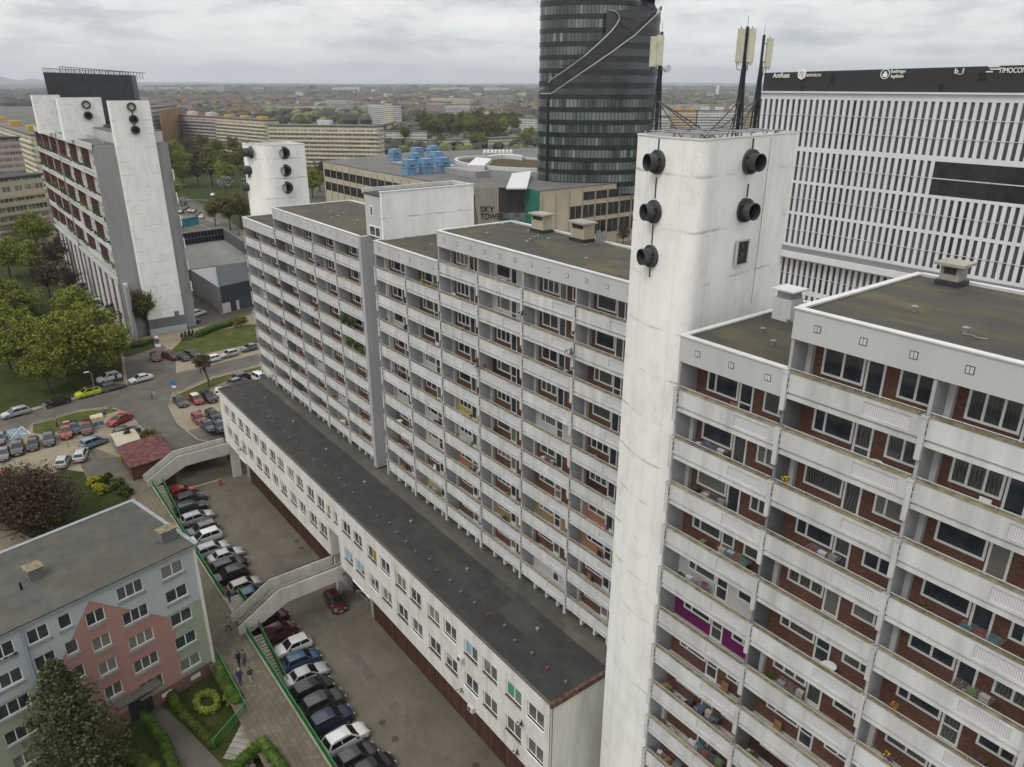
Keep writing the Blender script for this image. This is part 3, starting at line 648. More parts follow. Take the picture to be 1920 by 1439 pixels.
mast('right phone mast with a single cream antenna panel on its right side',(pC.x,pC.y),mz(pC,66),[(.42,-.1,mz(pC,127),mz(pC,72))])
root=thing('steel_frame','low steel frame of bent tubes on the roof of the foreground tower','steel frame',(-27.8,35,tz-.85)); mb=MB(); rr=random.Random(2)
for y0 in (32.3,33.6,36,38.5):
    mb.tube((-29.9,y0,tz+.22),(-25.9,y0+.2,tz+.2),.04,6)
for x0 in (-29.8,-28.4,-27.2,-26.1): mb.tube((x0,32.3,tz+.2),(x0+.1,38.6,tz+.25),.035,6)
for k in range(26):
    x0=-29.8+k*.15; y0=rr.choice((32.3,33.6,36,38.5)); mb.tube((x0,y0,tz-.85),(x0+rr.uniform(-.6,.6),y0,tz+.2),.035,6)
obj('frame',mb,M['metal'],root); mb=MB()
for k in range(4): x0=-29.6+k*1.0; mb.box(x0,x0+.4,32.7,33.1,tz-.85,tz-.1)
obj('equipment_box',mb,M['pier'],root)
# ================================================================ LOW PAVILION
def m_pav():
    ma,t,b=nodes('pavilion_render'); b.inputs['Roughness'].default_value=.85; v=coord(t); x=sepx(t,v)
    base=rmp(t,noi(t,mapv(t,v,(.6,.6,.25)),1.3,7,.65),[(.3,(.46,.445,.40)),(.5,(.60,.585,.545)),(.75,(.68,.665,.63))])
    st=bw(t,noi(t,mapv(t,v,(2.2,1,.12)),1.5,5,.6),.55,.75); base=mixc(t,mth(t,'MULTIPLY',st,.45),base,(.24,.215,.17))
    t.links.new(base,b.inputs['Base Color']); bump(t,b,noi(t,v,5,5),.25,.02); return ma
M['pav']=m_pav()
PX0,PX1,PY,PYB=-110.2,-32.27,28.24,38.5; PT,PB=h(-42.5),h(-51.3)
pav=thing('office_pavilion','long low two-row white office wing with a dark felt roof over brown garage doors','building',((PX0+PX1)/2,(PY+PYB)/2,0))
holes=[]; wins=[]
for k in range(6):
    for a in (0,2.78):
        x1=-32.99-k*6.03-a; wins.append((x1-2.05,x1))
for k in range(6):
    for a in (0,2.85): x0=-106.08+k*6.1+a*1.0; wins.append((x0-2.05+.05,x0+.05)) if 0 else wins.append((-108.15+k*6.12+a,-106.08+k*6.12+a))
nw=[(-70.05,-69.15),(-71.95,-71.05)]
for (a,b) in wins: holes+=[(a,b,h(-45.8),h(-44.22)),(a,b,h(-49.4),h(-47.8))]
for (a,b) in nw: holes+=[(a,b,h(-45.7),h(-44.25))]
holes.append((-71.92,-69.3,PB-.1,h(-47.3)))
mb=MB(); strip_wall(mb,PX0,PX1,PB,PT-.1,holes,PY,PY+.3); mb.box(PX0,PX0+.3,PY+.31,PYB,PB,PT-.1); mb.box(PX0+.31,-71.93,PY+.32,PYB,PB+.01,PB+.35); mb.box(-69.29,PX1-.02,PY+.32,PYB,PB+.01,PB+.35)
mb.box(-71.94,-71.9,PY+.31,30.9,PB,h(-47.28)); mb.box(-69.32,-69.28,PY+.31,30.9,PB,h(-47.28)); obj('wall',mb,M['pav'],pav)
mb=MB(); mb.box(-71.9,-69.32,30.6,30.7,G-.4,h(-47.28)); obj('entrance',mb,M['darkmetal'],pav)
for k in range(5): pass
mb=MB()
for k in range(0,44):
    yy=PY+.02+k*.24
    if yy<PYB: mb.box(PX1,PX1+.035,yy,yy+.15,-.3,PT-.35)
mb.box(PX1-.05,PX1,PY,PYB,-.3,PT-.3); obj('corrugated_end',mb,M['corrugated'],pav)
rf=MB(); rf.box(PX0+.05,PX1+.1,PY+.1,PYB+.3,PT-.25,PT-.06); ro=obj('roof',rf,M['roof_dark'],pav)
mb=MB(); mb.box(PX0-.05,PX1+.12,PY-.08,PY+.14,PT-.10,PT+.02); mb.box(PX0-.05,PX0+.16,PY+.14,PYB,PT-.1,PT+.06); obj('roof_edge',mb,M['roof_grey'],pav)
mb=MB(); mb.box(PX1-.12,PX1+.16,PY+.0,PYB,PT-.40,PT+.05); obj('rusty_edge',mb,plain('rusty_flashing',(.13,.075,.05),.8,.5,2.5),pav)
mb=MB(); mb.box(PX0+.2,PX1,34.25,38.6,PT-.06,PT-.03); obj('grit_strip',mb,m_roof('roof_grit',(.085,.082,.068),(.15,.14,.10),.6,1.7),ro)
# square felt patches
for (x,y,cx2,cy2,kk) in ((-43.5,31.4,-39.2,33.4,0),(-50,31.0,-46.6,33.2,1),(-47.0,33.4,-40.5,34.2,0),(-60,33.0,-52.5,34.2,1),(-38.7,29.2,-34.5,33.2,1)):
    mb=MB(); mb.box(x,cx2,y,cy2,PT-.061,PT-.052+.003*kk); obj('felt_patch',mb,M['roof_dark'] if kk else m_roof('felt_patch_grey',(.062,.06,.055),(.08,.07,.05),.2,5),ro)
rr=random.Random(4)
for k in range(38):
    x=PX0+3+k*2.0; y=30.2+(.3 if k%2 else 0)+rr.uniform(-.2,.2); mb=MB(); mb.tube((x,y,PT-.08),(x,y,PT+.12),.07,6); mb.tube((x,y,PT+.12),(x,y,PT+.2),.13,7); obj('roof_vent',mb,M['dark_render'] if k%4 else M['brickred'],ro)
for k in range(7):
    x=PX0+8+k*10.5; y=32.6; mb=MB(); mb.tube((x,y,PT-.08),(x,y,PT+.14),.1,7); mb.tube((x,y,PT+.14),(x,y,PT+.2),.16,8); obj('roof_vent',mb,M['concrete'],ro)
def pwin(x0,x1,z0,z1,var,openy=False,blind=None):
    f=MB(); fw=.08; y=PY+.13
    f.box(x0,x1,y,y+.07,z0,z0+fw); f.box(x0,x1,y,y+.07,z1-fw,z1)
    for xx in ([x0,(x0+x1)/2-fw/2,x1-fw] if x1-x0>1.2 else [x0,x1-fw]): f.box(xx,xx+fw,y+.002,y+.068,z0+fw,z1-fw)
    f.mat(1).box(x0-.06,x1+.06,PY-.09,PY+.14,z0-.07,z0)
    o=obj('window',f,[M['frame'],M['coping'] if var else M['frame']],pav)
    p=MB(); p.box(x0+.03,x1-.03,y+.04,y+.055,z0+.03,z1-.03); obj('pane',p,M['pane'],o)
    if blind:
        p=MB(); xm=(x0+x1)/2; p.box(x0+.1,xm-.06,y+.03,y+.038,z0+(z1-z0)*blind[1],z1-.08); 
        if blind[2]: p.box(xm+.06,x1-.1,y+.03,y+.038,z0+(z1-z0)*(blind[1]+.25 if blind[1]<.6 else .1),z1-.08)
        obj('blind',p,blind[0],o)
teal=plain('blind_green',(.05,.26,.16),.6,.05); bluef=plain('blind_blue',(.22,.36,.46),.4,.15); yel=plain('poster_yellow',(.5,.36,.03),.6,.05)
for i,(a,b) in enumerate(wins):
    up=None; lo=None
    if i==1: up=(teal,.25,True)
    if i==3: up=(bluef,.1,False)
    if i in (10,11): lo=(bluef,.1,True)
    if i%5==4: lo=(M['beige'],.5,True)
    pwin(a,b,h(-45.8),h(-44.22),i%4,blind=up); pwin(a,b,h(-49.4),h(-47.8),i%3,blind=lo)
for a,b in nw: pwin(a,b,h(-45.7),h(-44.25),1)
a,b=wins[9]; mb=MB()
mb.box((a+b)/2+.08,b-.1,PY+.10,PY+.115,h(-45.7),h(-44.3)); mb.mat(1)
for k in range(7): mb.box((a+b)/2+.16,b-.18,PY+.094,PY+.1,h(-45.62)+k*.2,h(-45.62)+k*.2+.09)
obj('poster',mb,[yel,M['black']],pav)
# garages
M['garage']=plain('garage_brown',(.085,.042,.028),.7,.3,1.2,streak=True)
gx=PX1-.3; k=0
mbw=MB(); mbw.box(PX0+2,-72,30.2,30.6,-.2,PB+.2); mbw.box(-66.5,PX1,30.2,30.6,-.2,PB+.2); obj('garage_wall',mbw,M['grey_render'],pav)
while gx>PX0+5:
    if not(-73.5<gx<-66 or -72<gx-2.5<-66.4):
        mb=MB(); mb.box(gx-2.45,gx-.05,30.12,30.2,0,2.75)
        for j in range(8): mb.box(gx-2.4+j*.3,gx-2.4+j*.3+.03,30.09,30.12,.03,2.7)
        mb.box(gx-1.27,gx-1.23,30.085,30.12,0,2.75); obj('garage_door',mb,M['garage'],pav)
        mb=MB(); mb.box(gx-2.5,gx-.02,30.13,30.2,2.76,PB+.1); obj('garage_lintel',mb,M['garage'],pav)
    gx-=2.55; k+=1
for x in (-109.6,-98,-85,-72.6,-66.8,-54,-42):
    mb=MB(); mb.box(x,x+.4,PY+.5 if x>-109 else PY+.1,PY+.9 if x>-109 else PY+1.4,0,PB+.02)
    if x in (-109.6,-72.6): obj('column',mb,M['pav'],pav)
mb=MB()
for (a,b) in (((-68.6,29.5,0),(-66.8,31,2.6)),((-68.6,29.5,2.4),(-66.8,31,.2)),((-68.6,29.5,2.5),(-66.8,31,2.5)),((-68.6,29.5,0),(-68.6,29.5,2.5)),((-67.7,30.25,0),(-67.7,30.25,2.5))): mb.tube(a,b,.035,5)
obj('mesh_gate',mb,M['metal'],pav)
# air conditioners and dishes on the wall
def wallbox(x,z,label):
    t=thing('air_conditioner',label,'air conditioner',(x,PY-.2,z)); mb=MB(); mb.box(x-.38,x+.38,PY-.36,PY-.02,z-.28,z+.28); obj('casing',mb,M['pier'],t)
    mb=MB(); mb.tube((x-.1,PY-.375,z),(x-.1,PY-.36,z),.2,14); obj('fan_grille',mb,M['darkmetal'],t)
q=atY(867,1234,PY); wallbox(q.x,q.z,'white air conditioner box under the blue-blinded window of the office wing')
q=atY(887,1327,PY); wallbox(q.x,q.z,'white air conditioner box low on the office wing wall just above the garages')
def dish(p,label,r=.38,d=(.3,-1,.15),m='metal'):
    t=thing('satellite_dish',label,'satellite dish',p); d=Vector(d).normalized(); a=d.orthogonal().normalized(); b=d.cross(a); mb=MB(); vs=[];fs=[]; n=14
    for k,(rr_,o) in enumerate(((.02,0),(r*.6,.05),(r,.13))):
        vs+=[Vector(p)+d*(o+.25)+(a*math.cos(t_)+b*math.sin(t_))*rr_ for t_ in[2*math.pi*i/n for i in range(n)]]
    for k in range(2):
        for i in range(n): fs.append((k*n+i,k*n+(i+1)%n,(k+1)*n+(i+1)%n,(k+1)*n+i))
    fs.append(tuple(range(n))); mb.idx(vs,fs); obj('reflector',mb,M[m],t,smooth=60)
    mb=MB(); mb.tube(p,Vector(p)+d*.25,.03,5); mb.tube(Vector(p)+d*.25-b*r,Vector(p)+d*.62,.015,4); mb.box(*[v for c in (Vector(p)+d*.62) for v in (c-.05,c+.05)]); obj('arm',mb,M['darkmetal'],t)
q=atY(983,1362,PY); dish(q,'dark satellite dish between the two rows of windows nearest the corrugated end wall',.36,(-.9,-.5,.3),'darkmetal')
q=atY(975,1416,PY); dish(q,'dark satellite dish low on the office wing near the corrugated end wall',.38,(-.9,-.5,.3),'darkmetal')
q=atY(870,1298,PY); dish(q,'small grey satellite dish on the office wing wall above the garage doors',.3,(-.7,-.7,.3))
q=atY(454,860-12,PY); dish(atY(455,844,PY),'small dark satellite dish at the far end of the office wing',.35,(-.3,-.9,.3),'darkmetal')
# ================================================================ BRIDGES
M['bridge']=plain('bridge_white',(.50,.485,.445),.8,.14,.7,streak=True)
def bridge(label,x0,x1,yfoot=16.4):
    root=thing('footbridge',label,'footbridge',((x0+x1)/2,yfoot,G)); dz=h(-52.4); yk=yfoot+4.4; ye=PY+ .02
    n=14
    def side(xa,xb):
        lo=[(yfoot-.3,G-.12),(yfoot+1.1,G-.12),(yk+.9,dz-.72),(ye,dz-.68)]; up=[(yfoot-.3,G+.98),(yk-.1,dz+1.12),(ye,dz+1.16)]
        poly=lo+up[::-1]; mb=MB(); k=len(poly); vs=[(xa,y,z) for y,z in poly]+[(xb,y,z) for y,z in poly]
        mb.idx(vs,[(i,(i+1)%k,k+(i+1)%k,k+i) for i in range(k)]+[tuple(range(k-1,-1,-1)),tuple(range(k,2*k))]); return mb
    obj('parapet',side(x0,x0+.16),M['bridge'],root); obj('parapet',side(x1-.16,x1),M['bridge'],root)
    mb=MB()
    for i in range(n):
        y=yfoot+.3+i*(yk-yfoot-.3)/n; z=G+(dz-G)*(i+1)/n; mb.box(x0+.17,x1-.17,y,y+.33,z-.25,z); 
    obj('steps',mb,M['stairs'],root)
    mb=MB(); mb.box(x0+.165,x1-.165,yk,ye+2.2,dz-.35,dz); obj('deck',mb,M['stairs'],root)
    for xx in (x0+.08,x1-.08):
        mb=MB(); pts=[(xx,yfoot-.2,G+1.2),(xx,yk-.1,dz+1.34),(xx,ye-.1,dz+1.38)]; mb.path(pts,.03,5)
        for t in range(10):
            y=yfoot+.2+t*(ye-yfoot-.5)/9; z=(G+1.0+(dz+.14-G)*(y-yfoot)/(yk-yfoot)) if y<yk else dz+1.14
            mb.tube((xx,y,z-.05),(xx,y,z+.24),.018,4)
        obj('handrail',mb,M['darkmetal'],root)
    return root
b1=bridge('white concrete footbridge with steps crossing the car park between the two rows of parked cars',-71.9,-69.25)
b2=bridge('far white concrete footbridge beside the red roofed shed and the barrier',-111.65,-109.2)
rr=random.Random(9); mb=MB(); pts=[]
for k in range(16): pts.append((-69.24,17.1+k*.11,G+.25+rr.uniform(0,.35)))
mb.path(pts,.018,4); pts=[(-69.24,17.0+k*.16,G+.22+.1*math.sin(k*2.1)) for k in range(12)]; mb.path(pts,.014,4); obj('graffiti',mb,M['black'],b1)
# ================================================================ STAIRS DOWN + GREEN FENCES
def railing(label,pts,hh=1.05,solid=True,name='railing',step=.13,group=None):
    root=thing(name,label,'fence',pts[0],group); top=MB(); bars=MB()
    for a,b in zip(pts,pts[1:]):
        a,b=Vector(a),Vector(b); up=Vector((0,0,hh)); top.tube(a+up,b+up,.035,6); top.tube(a+Vector((0,0,.1)),b+Vector((0,0,.1)),.022,5)
        n=max(1,int((b-a).length/step))
        for i in range(n): q=a+(b-a)*(i/n); bars.box(q.x-.012,q.x+.012,q.y-.03,q.y+.03,q.z+.1,q.z+hh)
        n=max(1,int((b-a).length/2.0))
        for i in range(n+1): q=a+(b-a)*(i/n); top.tube(q,q+up,.03,6)
    obj('rail',top,M['green_light'],root); obj('bars',bars,M['green_metal'],root); return root
M['green_light']=plain('green_rail_top',(.08,.25,.08),.5,.1,2)
def stairs(label,xt,xb,y0,y1,z0=G,z1=0,name='stairs',n=17,ax='x'):
    mb=MB()
    for i in range(n):
        a=xt+(xb-xt)*i/n; b=xt+(xb-xt)*(i+1)/n; z=z0+(z1-z0)*(i+1)/n; mb.box(a,b,y0,y1,z1-.1,z)
    o=obj(name,mb,M['stairs']); return tag(o,label,'stairs')
stairs('steep concrete steps leading down from the paved footpath to the near row of parked cars',-68.3,-61.6,LY0+.04,LY0+1.2)
stairs('steep reddish concrete steps leading down beside the far footbridge',-109.0,-100.5,LY0+.04,LY0+1.2)
yy=LY0-.1
railing('green railing with close bars along the footpath edge above the near parked cars',[(-69.0,yy,G+.1),(-22,yy,G+.1)])
railing('green handrail sloping down the outer side of the near steps',[(-69.1,LY0+1.28,G+.05),(-61.4,LY0+1.28,.15)])
railing('green railing along the footpath edge above the far parked cars',[(-109.2,yy,G+.1),(-76.5,yy,G+.1)])
railing('green handrail sloping down the outer side of the far steps',[(-109.2,LY0+1.28,G+.05),(-100.3,LY0+1.28,.15)])
# small landing by the footbridge
mb=MB(); mb.box(-76.4,-72.0,LY0,LY0+1.6,-.1,G+.02); o=obj('landing',mb,M['stairs']); tag(o,'small concrete landing at the path edge beside the footbridge foot','landing')
railing('short green railing around the small landing next to the footbridge steps',[(-76.3,LY0+1.5,G),(-73.6,LY0+1.6,G),(-72.1,LY0+1.6,G)])
# courtyard fence and steps
P=[at(399,1209,G),at(459,1318,G),at(462,1338,G)]
pc=[at(408,1232,G),at(462,1334,G),at(402,1405,CG)]
railing('green railing between the hedged garden and the paved footpath',[(pc[0].x,pc[0].y,G),(pc[1].x,pc[1].y,G)])
railing('green railing with open bars sloping down beside the short garden steps',[(pc[1].x,pc[1].y,G),(pc[2].x,pc[2].y,CG+.1)],step=.17)
mb=MB(); A=at(462,1338,G); B=at(490,1352,G); C=at(418,1422,CG); Dd=Vector((C.x-A.x,C.y-A.y,0)); side=Vector((-Dd.y,Dd.x,0)).normalized()*2.0
if (side.x*(B.x-A.x)+side.y*(B.y-A.y))<0: side=-side
n=8
for i in range(n):
    a=A+Dd*(i/n); b=A+Dd*((i+1)/n); z=G+(CG-G)*(i+1)/n; mb.prism([(a.x,a.y),(b.x,b.y),(b.x+side.x,b.y+side.y),(a.x+side.x,a.y+side.y)],CG-.2,z+.03)
o=obj('garden_steps',mb,M['stairs']); tag(o,'short wide flight of concrete steps between hedges, next to the green open railing','stairs')
# ================================================================ PASTEL BLOCK
pb=Vector((-66.9,12.6,0)); zt=ztop(pb,1019)
ANG=R(-76.5); ux=Vector((math.cos(ANG),math.sin(ANG),0)); vy=Vector((math.cos(ANG-math.pi/2),math.sin(ANG-math.pi/2),0))   # ux along facade, vy into the block
LEN,DEP=46,12.2
def m_pastel():
    ma,t,b=nodes('pastel_render'); b.inputs['Roughness'].default_value=.9; v=coord(t,'obj'); x=sepx(t,v)
    s=x[0]; z=x[2]
    blue=(.43,.47,.49); pink=(.38,.215,.18); green=(.32,.355,.26); brown=(.18,.10,.078)
    def gt(a,b_): return mth(t,'GREATER_THAN',a,b_)
    def A_(a,b_): return mth(t,'MULTIPLY',a,b_)
    c=blue
    zz=zt-CG
    gr=A_(mth(t,'LESS_THAN',z,zz-6.3),1.0); c=mixc(t,gr,c,green)
    # stepped pink gable: two sloping peaks
    p1=A_(A_(gt(s,8.7),mth(t,'LESS_THAN',s,15.2)),mth(t,'LESS_THAN',mth(t,'ADD',z,mth(t,'MULTIPLY',mth(t,'SUBTRACT',s,8.7),1.0)),zz+1.9-1.1))
    # left side slope (towards larger s) and right side slope (towards smaller s)
    up=mth(t,'SUBTRACT',zz-.9,z)            # distance below the apex
    l=mth(t,'LESS_THAN',mth(t,'SUBTRACT',s,9.6),mth(t,'MULTIPLY',up,.72)); r_=mth(t,'LESS_THAN',mth(t,'SUBTRACT',9.6,s),mth(t,'MULTIPLY',up,1.1))
    lim=mth(t,'LESS_THAN',s,13.6); lim2=gt(s,3.1)
    pk=A_(A_(A_(l,r_),A_(lim,lim2)),1.0); c=mixc(t,pk,c,pink)
    lowp=A_(A_(mth(t,'LESS_THAN',z,zz-8.8),gt(s,3.1)),mth(t,'LESS_THAN',s,13.6)); c=mixc(t,lowp,c,pink)
    ps=A_(gt(s,27),mth(t,'LESS_THAN',z,zz-8.6)); c=mixc(t,ps,c,pink)
    base=mth(t,'LESS_THAN',z,1.45); c=mixc(t,base,c,brown)
    c=mixc(t,.35,c,rmp(t,noi(t,mapv(t,v,(.6,.6,.3)),1.2,6,.6),[(.3,(.7,.7,.7)),(.7,(1,1,1))]),'MULTIPLY')
    t.links.new(c,b.inputs['Base Color']); return ma
M['pastel']=m_pastel(); M['roof_grey_dark']=m_roof('roof_felt_pastel',(.075,.073,.062),(.09,.08,.05),.35)
past=bpy.data.objects.new('pastel_block',None); col.objects.link(past); past.location=(pb.x,pb.y,CG); past.rotation_euler.z=ANG; WT[past.name]=Vector((0,0,0))
tag(past,'pastel blue, pink and green painted apartment block with a grey felt roof beside the footpath','building')
def po(name,mb,mats,parent=None,**k): return obj(name,mb,mats,parent or past,(0,0,0),**k)
HZ=zt-CG
mb=MB(); FL=2.75
z0s=[HZ-1.05-1.42-FL*k for k in range(5)]
cols=[(1.15,2.15,2),(5.0,2.35,3),(8.6,1.6,2),(11.2,1.05,1),(13.0,1.65,2),(15.6,2.5,3),(19.4,2.1,2),(23.4,2.1,2),(27.0,2.2,2),(30.6,2.2,2),(34,2.2,2),(38,2.2,2)]
holes=[]
for k,z0 in enumerate(z0s):
    for (s,wd,n) in cols: 
        if not (k==4 and s==8.6 and False): holes.append((s,s+wd,z0 if s!=8.6 else z0-1.0,(z0 if s!=8.6 else z0-1.0)+1.38))
holes=[q for q in holes if q[2]>1.3]
strip_wall(mb,0,LEN,0,HZ-.3,holes,-.3,0)
mb.box(0,LEN,-DEP,-.9,0,HZ-.3); mb.box(0,.25,-.9,-.3,0,HZ-.3)
po('wall',mb,M['pastel'])
mb=MB(); mb.box(-.3,LEN,-DEP-.2,.28,HZ-.3,HZ-.05); rf=po('roof',mb,M['roof_grey_dark'])
mb=MB(); mb.box(-.42,-.05,-DEP-.35,.38,HZ-.35,HZ+.03); mb.box(-.05,LEN,-DEP-.35,-DEP+.1,HZ-.3,HZ+.03); mb.box(-.05,LEN,.2,.34,HZ-.42,HZ-.2); po('gutter',mb,plain('gutter_zinc',(.30,.33,.35),.5,.15,2,metal=.4))
mb=MB(); mb.box(-.16,.10,-.02,.16,.6,HZ-.35); po('corner_pilaster',mb,M['corrugated'])
for k,z0 in enumerate(z0s):
    for (s,wd,n) in cols:
        zb=z0-1.0 if s==8.6 else z0
        if zb<1.3: continue
        f=MB(); fw=.09; f.box(s,s+wd,-.2,-.12,zb,zb+fw); f.box(s,s+wd,-.2,-.12,zb+1.38-fw,zb+1.38)
        for i in range(n+1):
            a=s+(wd-fw)*i/n; f.box(a,a+fw,-.198,-.122,zb+fw,zb+1.38-fw)
        f.mat(1).box(s-.08,s+wd+.08,-.08,.10,zb-.3,zb-.02)
        o=po('window',f,[M['frame'],M['sillgrey'] if 'sillgrey' in M else M.setdefault('sillgrey',plain('sill_grey',(.27,.28,.28),.8,.15,2))])
        p=MB(); p.box(s+.03,s+wd-.03,-.17,-.155,zb+.03,zb+1.35); obj('pane',p,M['pane'],o,(0,0,0))
        if (s==15.6 and k==0) or (s==23.4 and k==2):
            mbp=MB(); rq=random.Random(5)
            for i in range(30): c=(s+rq.random()*wd,.06+rq.random()*.1,zb+rq.random()*.15); mbp.blob(c,.07,.07,.07,i,5,4)
            obj('window_plants',mbp,M['leaf_yellow'] if k==2 else M['leaf_hedge'],o,(0,0,0))
mb=MB(); mb.tube((14.9,.12,.4),(14.9,.12,HZ-.4),.1,8); po('downpipe',mb,plain('downpipe_blue',(.27,.34,.40),.5,.1))
mb=MB(); mb.box(5.6,9.8,-.05,1.1,3.05,3.2); po('canopy',mb,M['roof_grey']); mb=MB(); mb.box(6.4,8.6,.0,.06,.0,2.4); po('entrance_door',mb,M['darkmetal'])
for (s,n_) in ((1.5,1),(4.5,1)):
    f=MB(); f.box(s,s+1.0,0,.05,.55,1.0); o=po('basement_window',f,M['corrugated'])
def pchim(s,v,sx,sy,hh):
    mb=MB(); mb.box(s-sx,s+sx,-v-sy,-v+sy,HZ-.1,HZ+hh); mb.mat(1).box(s-sx-.12,s+sx+.12,-v-sy-.12,-v+sy+.12,HZ+hh,HZ+hh+.12); obj('chimney',mb,[M['dark_render'],M['coping']],rf,(0,0,0))
pchim(1.0,2.6,.75,.5,1.0); pchim(11.5,6.0,.6,.6,.9); pchim(19.5,3.6,.6,1.3,.9)
mb=MB(); mb.tube((13.0,-4.8,HZ-.1),(13.0,-4.8,HZ+.7),.1,7); obj('flue',mb,M['black'],rf,(0,0,0))
# ================================================================ RED ROOFED SHED by the far bridge
def shed(): 
    A=at(262,845,G+2.4); B=at(325,838,G+2.4); 
    root=thing('shed','low shed with a dull red roof next to the far footbridge','shed',(-117,17.5,G)); mb=MB()
    x0,x1,y0,y1=-121.5,-112.3,14.6,21.0
    mb.box(x0+.3,x1-.3,y0+.3,y1-.3,0,G+2.2); obj('wall',mb,plain('shed_brown',(.11,.05,.035),.85,.2),root)
    mb=MB(); mb.idx([(x0,y0,G+2.2),(x1,y0,G+2.2),(x1,y1,G+2.6),(x0,y1,G+2.6),(x0,y0,G+2.32),(x1,y0,G+2.32),(x1,y1,G+2.72),(x0,y1,G+2.72)],[(0,3,2,1),(4,5,6,7),(0,1,5,4),(1,2,6,5),(2,3,7,6),(3,0,4,7)]); obj('roof',mb,plain('roof_dull_red',(.12,.042,.042),.8,.45,1.2),root)
shed()
root=thing('barrier','red and white parking barrier with a lowered yellowish arm under the far footbridge','barrier',(-118.5,27.4,1)); bp_=at(413,905,.5)
mb=MB(); mb.box(bp_.x-.2,bp_.x+.2,bp_.y-.2,bp_.y+.2,0,1.1); obj('post',mb,plain('barrier_red',(.42,.09,.03),.5,.1),root)
mb=MB(); mb.mat(0).box(bp_.x-.06,bp_.x+.02,bp_.y-5,bp_.y,.95,1.05); obj('arm',mb,plain('barrier_arm',(.55,.5,.3),.5,.1),root)
# recycling shelter, clothing bank
q=at(240,845,G)
root=thing('bin_shelter','open shelter with a pale curved roof and a small yellow bin beside it','shelter',q); mb=MB(); vs=[];n=8
for i in range(n+1):
    t=i/n; vs.append((q.x-3.0+6*t,q.y-1.8,G+2.3+.45*math.sin(math.pi*t)))
for i in range(n+1):
    t=i/n; vs.append((q.x-3.0+6*t,q.y+1.8,G+2.3+.45*math.sin(math.pi*t)))
mb.idx(vs+[(a,b,c-.06) for a,b,c in vs],[(i,i+1,n+2+i,n+1+i) for i in range(n)]+[(2*n+2+n+1+i,2*n+2+n+2+i,2*n+2+i+1,2*n+2+i) for i in range(n)]); obj('roof',mb,M['beige'],root)
mb=MB()
for dx in (-2.8,0,2.8):
    for dy in (-1.7,1.7): mb.tube((q.x+dx,q.y+dy,G),(q.x+dx,q.y+dy,G+2.4),.05,6)
mb.box(q.x-2.8,q.x+2.8,q.y-1.72,q.y-1.68,G+.3,G+1.9); obj('frame',mb,M['metal'],root)
q=at(232,866,G); root=thing('recycling_bin','yellow recycling bin beside the pale roofed shelter','bin',q); mb=MB(); mb.box(q.x-.45,q.x+.45,q.y-.4,q.y+.4,G+.08,G+1.1); mb.box(q.x-.5,q.x+.5,q.y-.45,q.y+.45,G+1.1,G+1.25); obj('body',mb,M['leaf_yellow'],root); mb=MB(); mb.tube((q.x-.4,q.y-.4,G+.1),(q.x-.4,q.y+.4,G+.1),.1,8); obj('wheels',mb,M['black'],root)
q=at(185,800,G); root=thing('clothing_bank','cream clothes collection container with a blue panel standing between the red cars','container',q)
mb=MB(); mb.box(q.x-.6,q.x+.6,q.y-.95,q.y-.03,G+.05,G+1.9); mb.box(q.x-.6,q.x+.6,q.y+.03,q.y+.95,G+.05,G+1.9); mb.idx([(q.x-.6,q.y-.95,G+1.9),(q.x+.6,q.y-.95,G+1.9),(q.x+.6,q.y+.95,G+1.9),(q.x-.6,q.y+.95,G+1.9),(q.x-.3,q.y-.9,G+2.2),(q.x+.3,q.y-.9,G+2.2),(q.x+.3,q.y+.9,G+2.2),(q.x-.3,q.y+.9,G+2.2)],[(0,1,5,4),(1,2,6,5),(2,3,7,6),(3,0,4,7),(4,5,6,7)]); obj('body',mb,plain('container_cream',(.52,.46,.30),.7,.1),root)
mb=MB(); mb.box(q.x+.6,q.x+.62,q.y-.8,q.y-.1,G+.4,G+1.1); mb.box(q.x+.6,q.x+.62,q.y+.1,q.y+.8,G+.4,G+1.1); obj('panel',mb,plain('panel_blue',(.06,.16,.34),.5,.1),root)
# ================================================================ FAR BLOCK ACROSS THE STREET (duplex loggias)
K=1.0437
EX=-179.15*K; YF=28.72*K; YBK=42.6*K; ZL=h(-8.9*K)
root=thing('apartment_block','grey and white apartment block with tall brick loggias at the left across the street','building',(-235,38,G)); BL=root
BR=M['brick_b']=m_brick('brick_far_block',(.19,.075,.05),(.13,.055,.038),(.08,.05,.04),.6,.3)
s1=(-226.0*K,EX); s2=(-268*K,-227.5*K)
bt=h(-11.25*K); step=5.12*K
mb=MB(); mb.box(s2[0],EX,YF+1.75,YBK-.01,-.2,bt-.2); obj('wall',mb,M['grey_render'],root)
mb=MB(); mb.box(EX-.3,EX+.02,YF+.2,YBK,-.3,bt-.15); obj('end_wall',mb,M['grey_render'],root)
mb=MB(); mb.box(-200*K,EX,YF+4.6,YBK,bt-.3,ZL-.15); mb.box(-250*K,-230*K,YF+4.6,YBK-3,bt-.3,ZL-.6); obj('attic',mb,M['fascia'],root)
mb=MB(); mb.box(-200*K,EX+.05,YF+4.5,YBK,ZL-.15,ZL); mb.box(-250*K,-230*K,YF+4.5,YBK-3,ZL-.6,ZL-.45); mb.box(s2[0],EX,YF+.1,YBK,bt-.2,bt-.08); ro=obj('roof',mb,M['roof_grey'],root)
mb=MB(); yr=YF+2.6
for (a,b) in ((-198*K,EX),(-248*K,-231*K)):
    mb.tube((a,yr,bt+1.1),(b,yr,bt+1.1),.04,5); x=a
    while x<b: mb.tube((x,yr,bt-.1),(x,yr,bt+1.1),.03,4); x+=.6
obj('railing',mb,M['rail'],root)
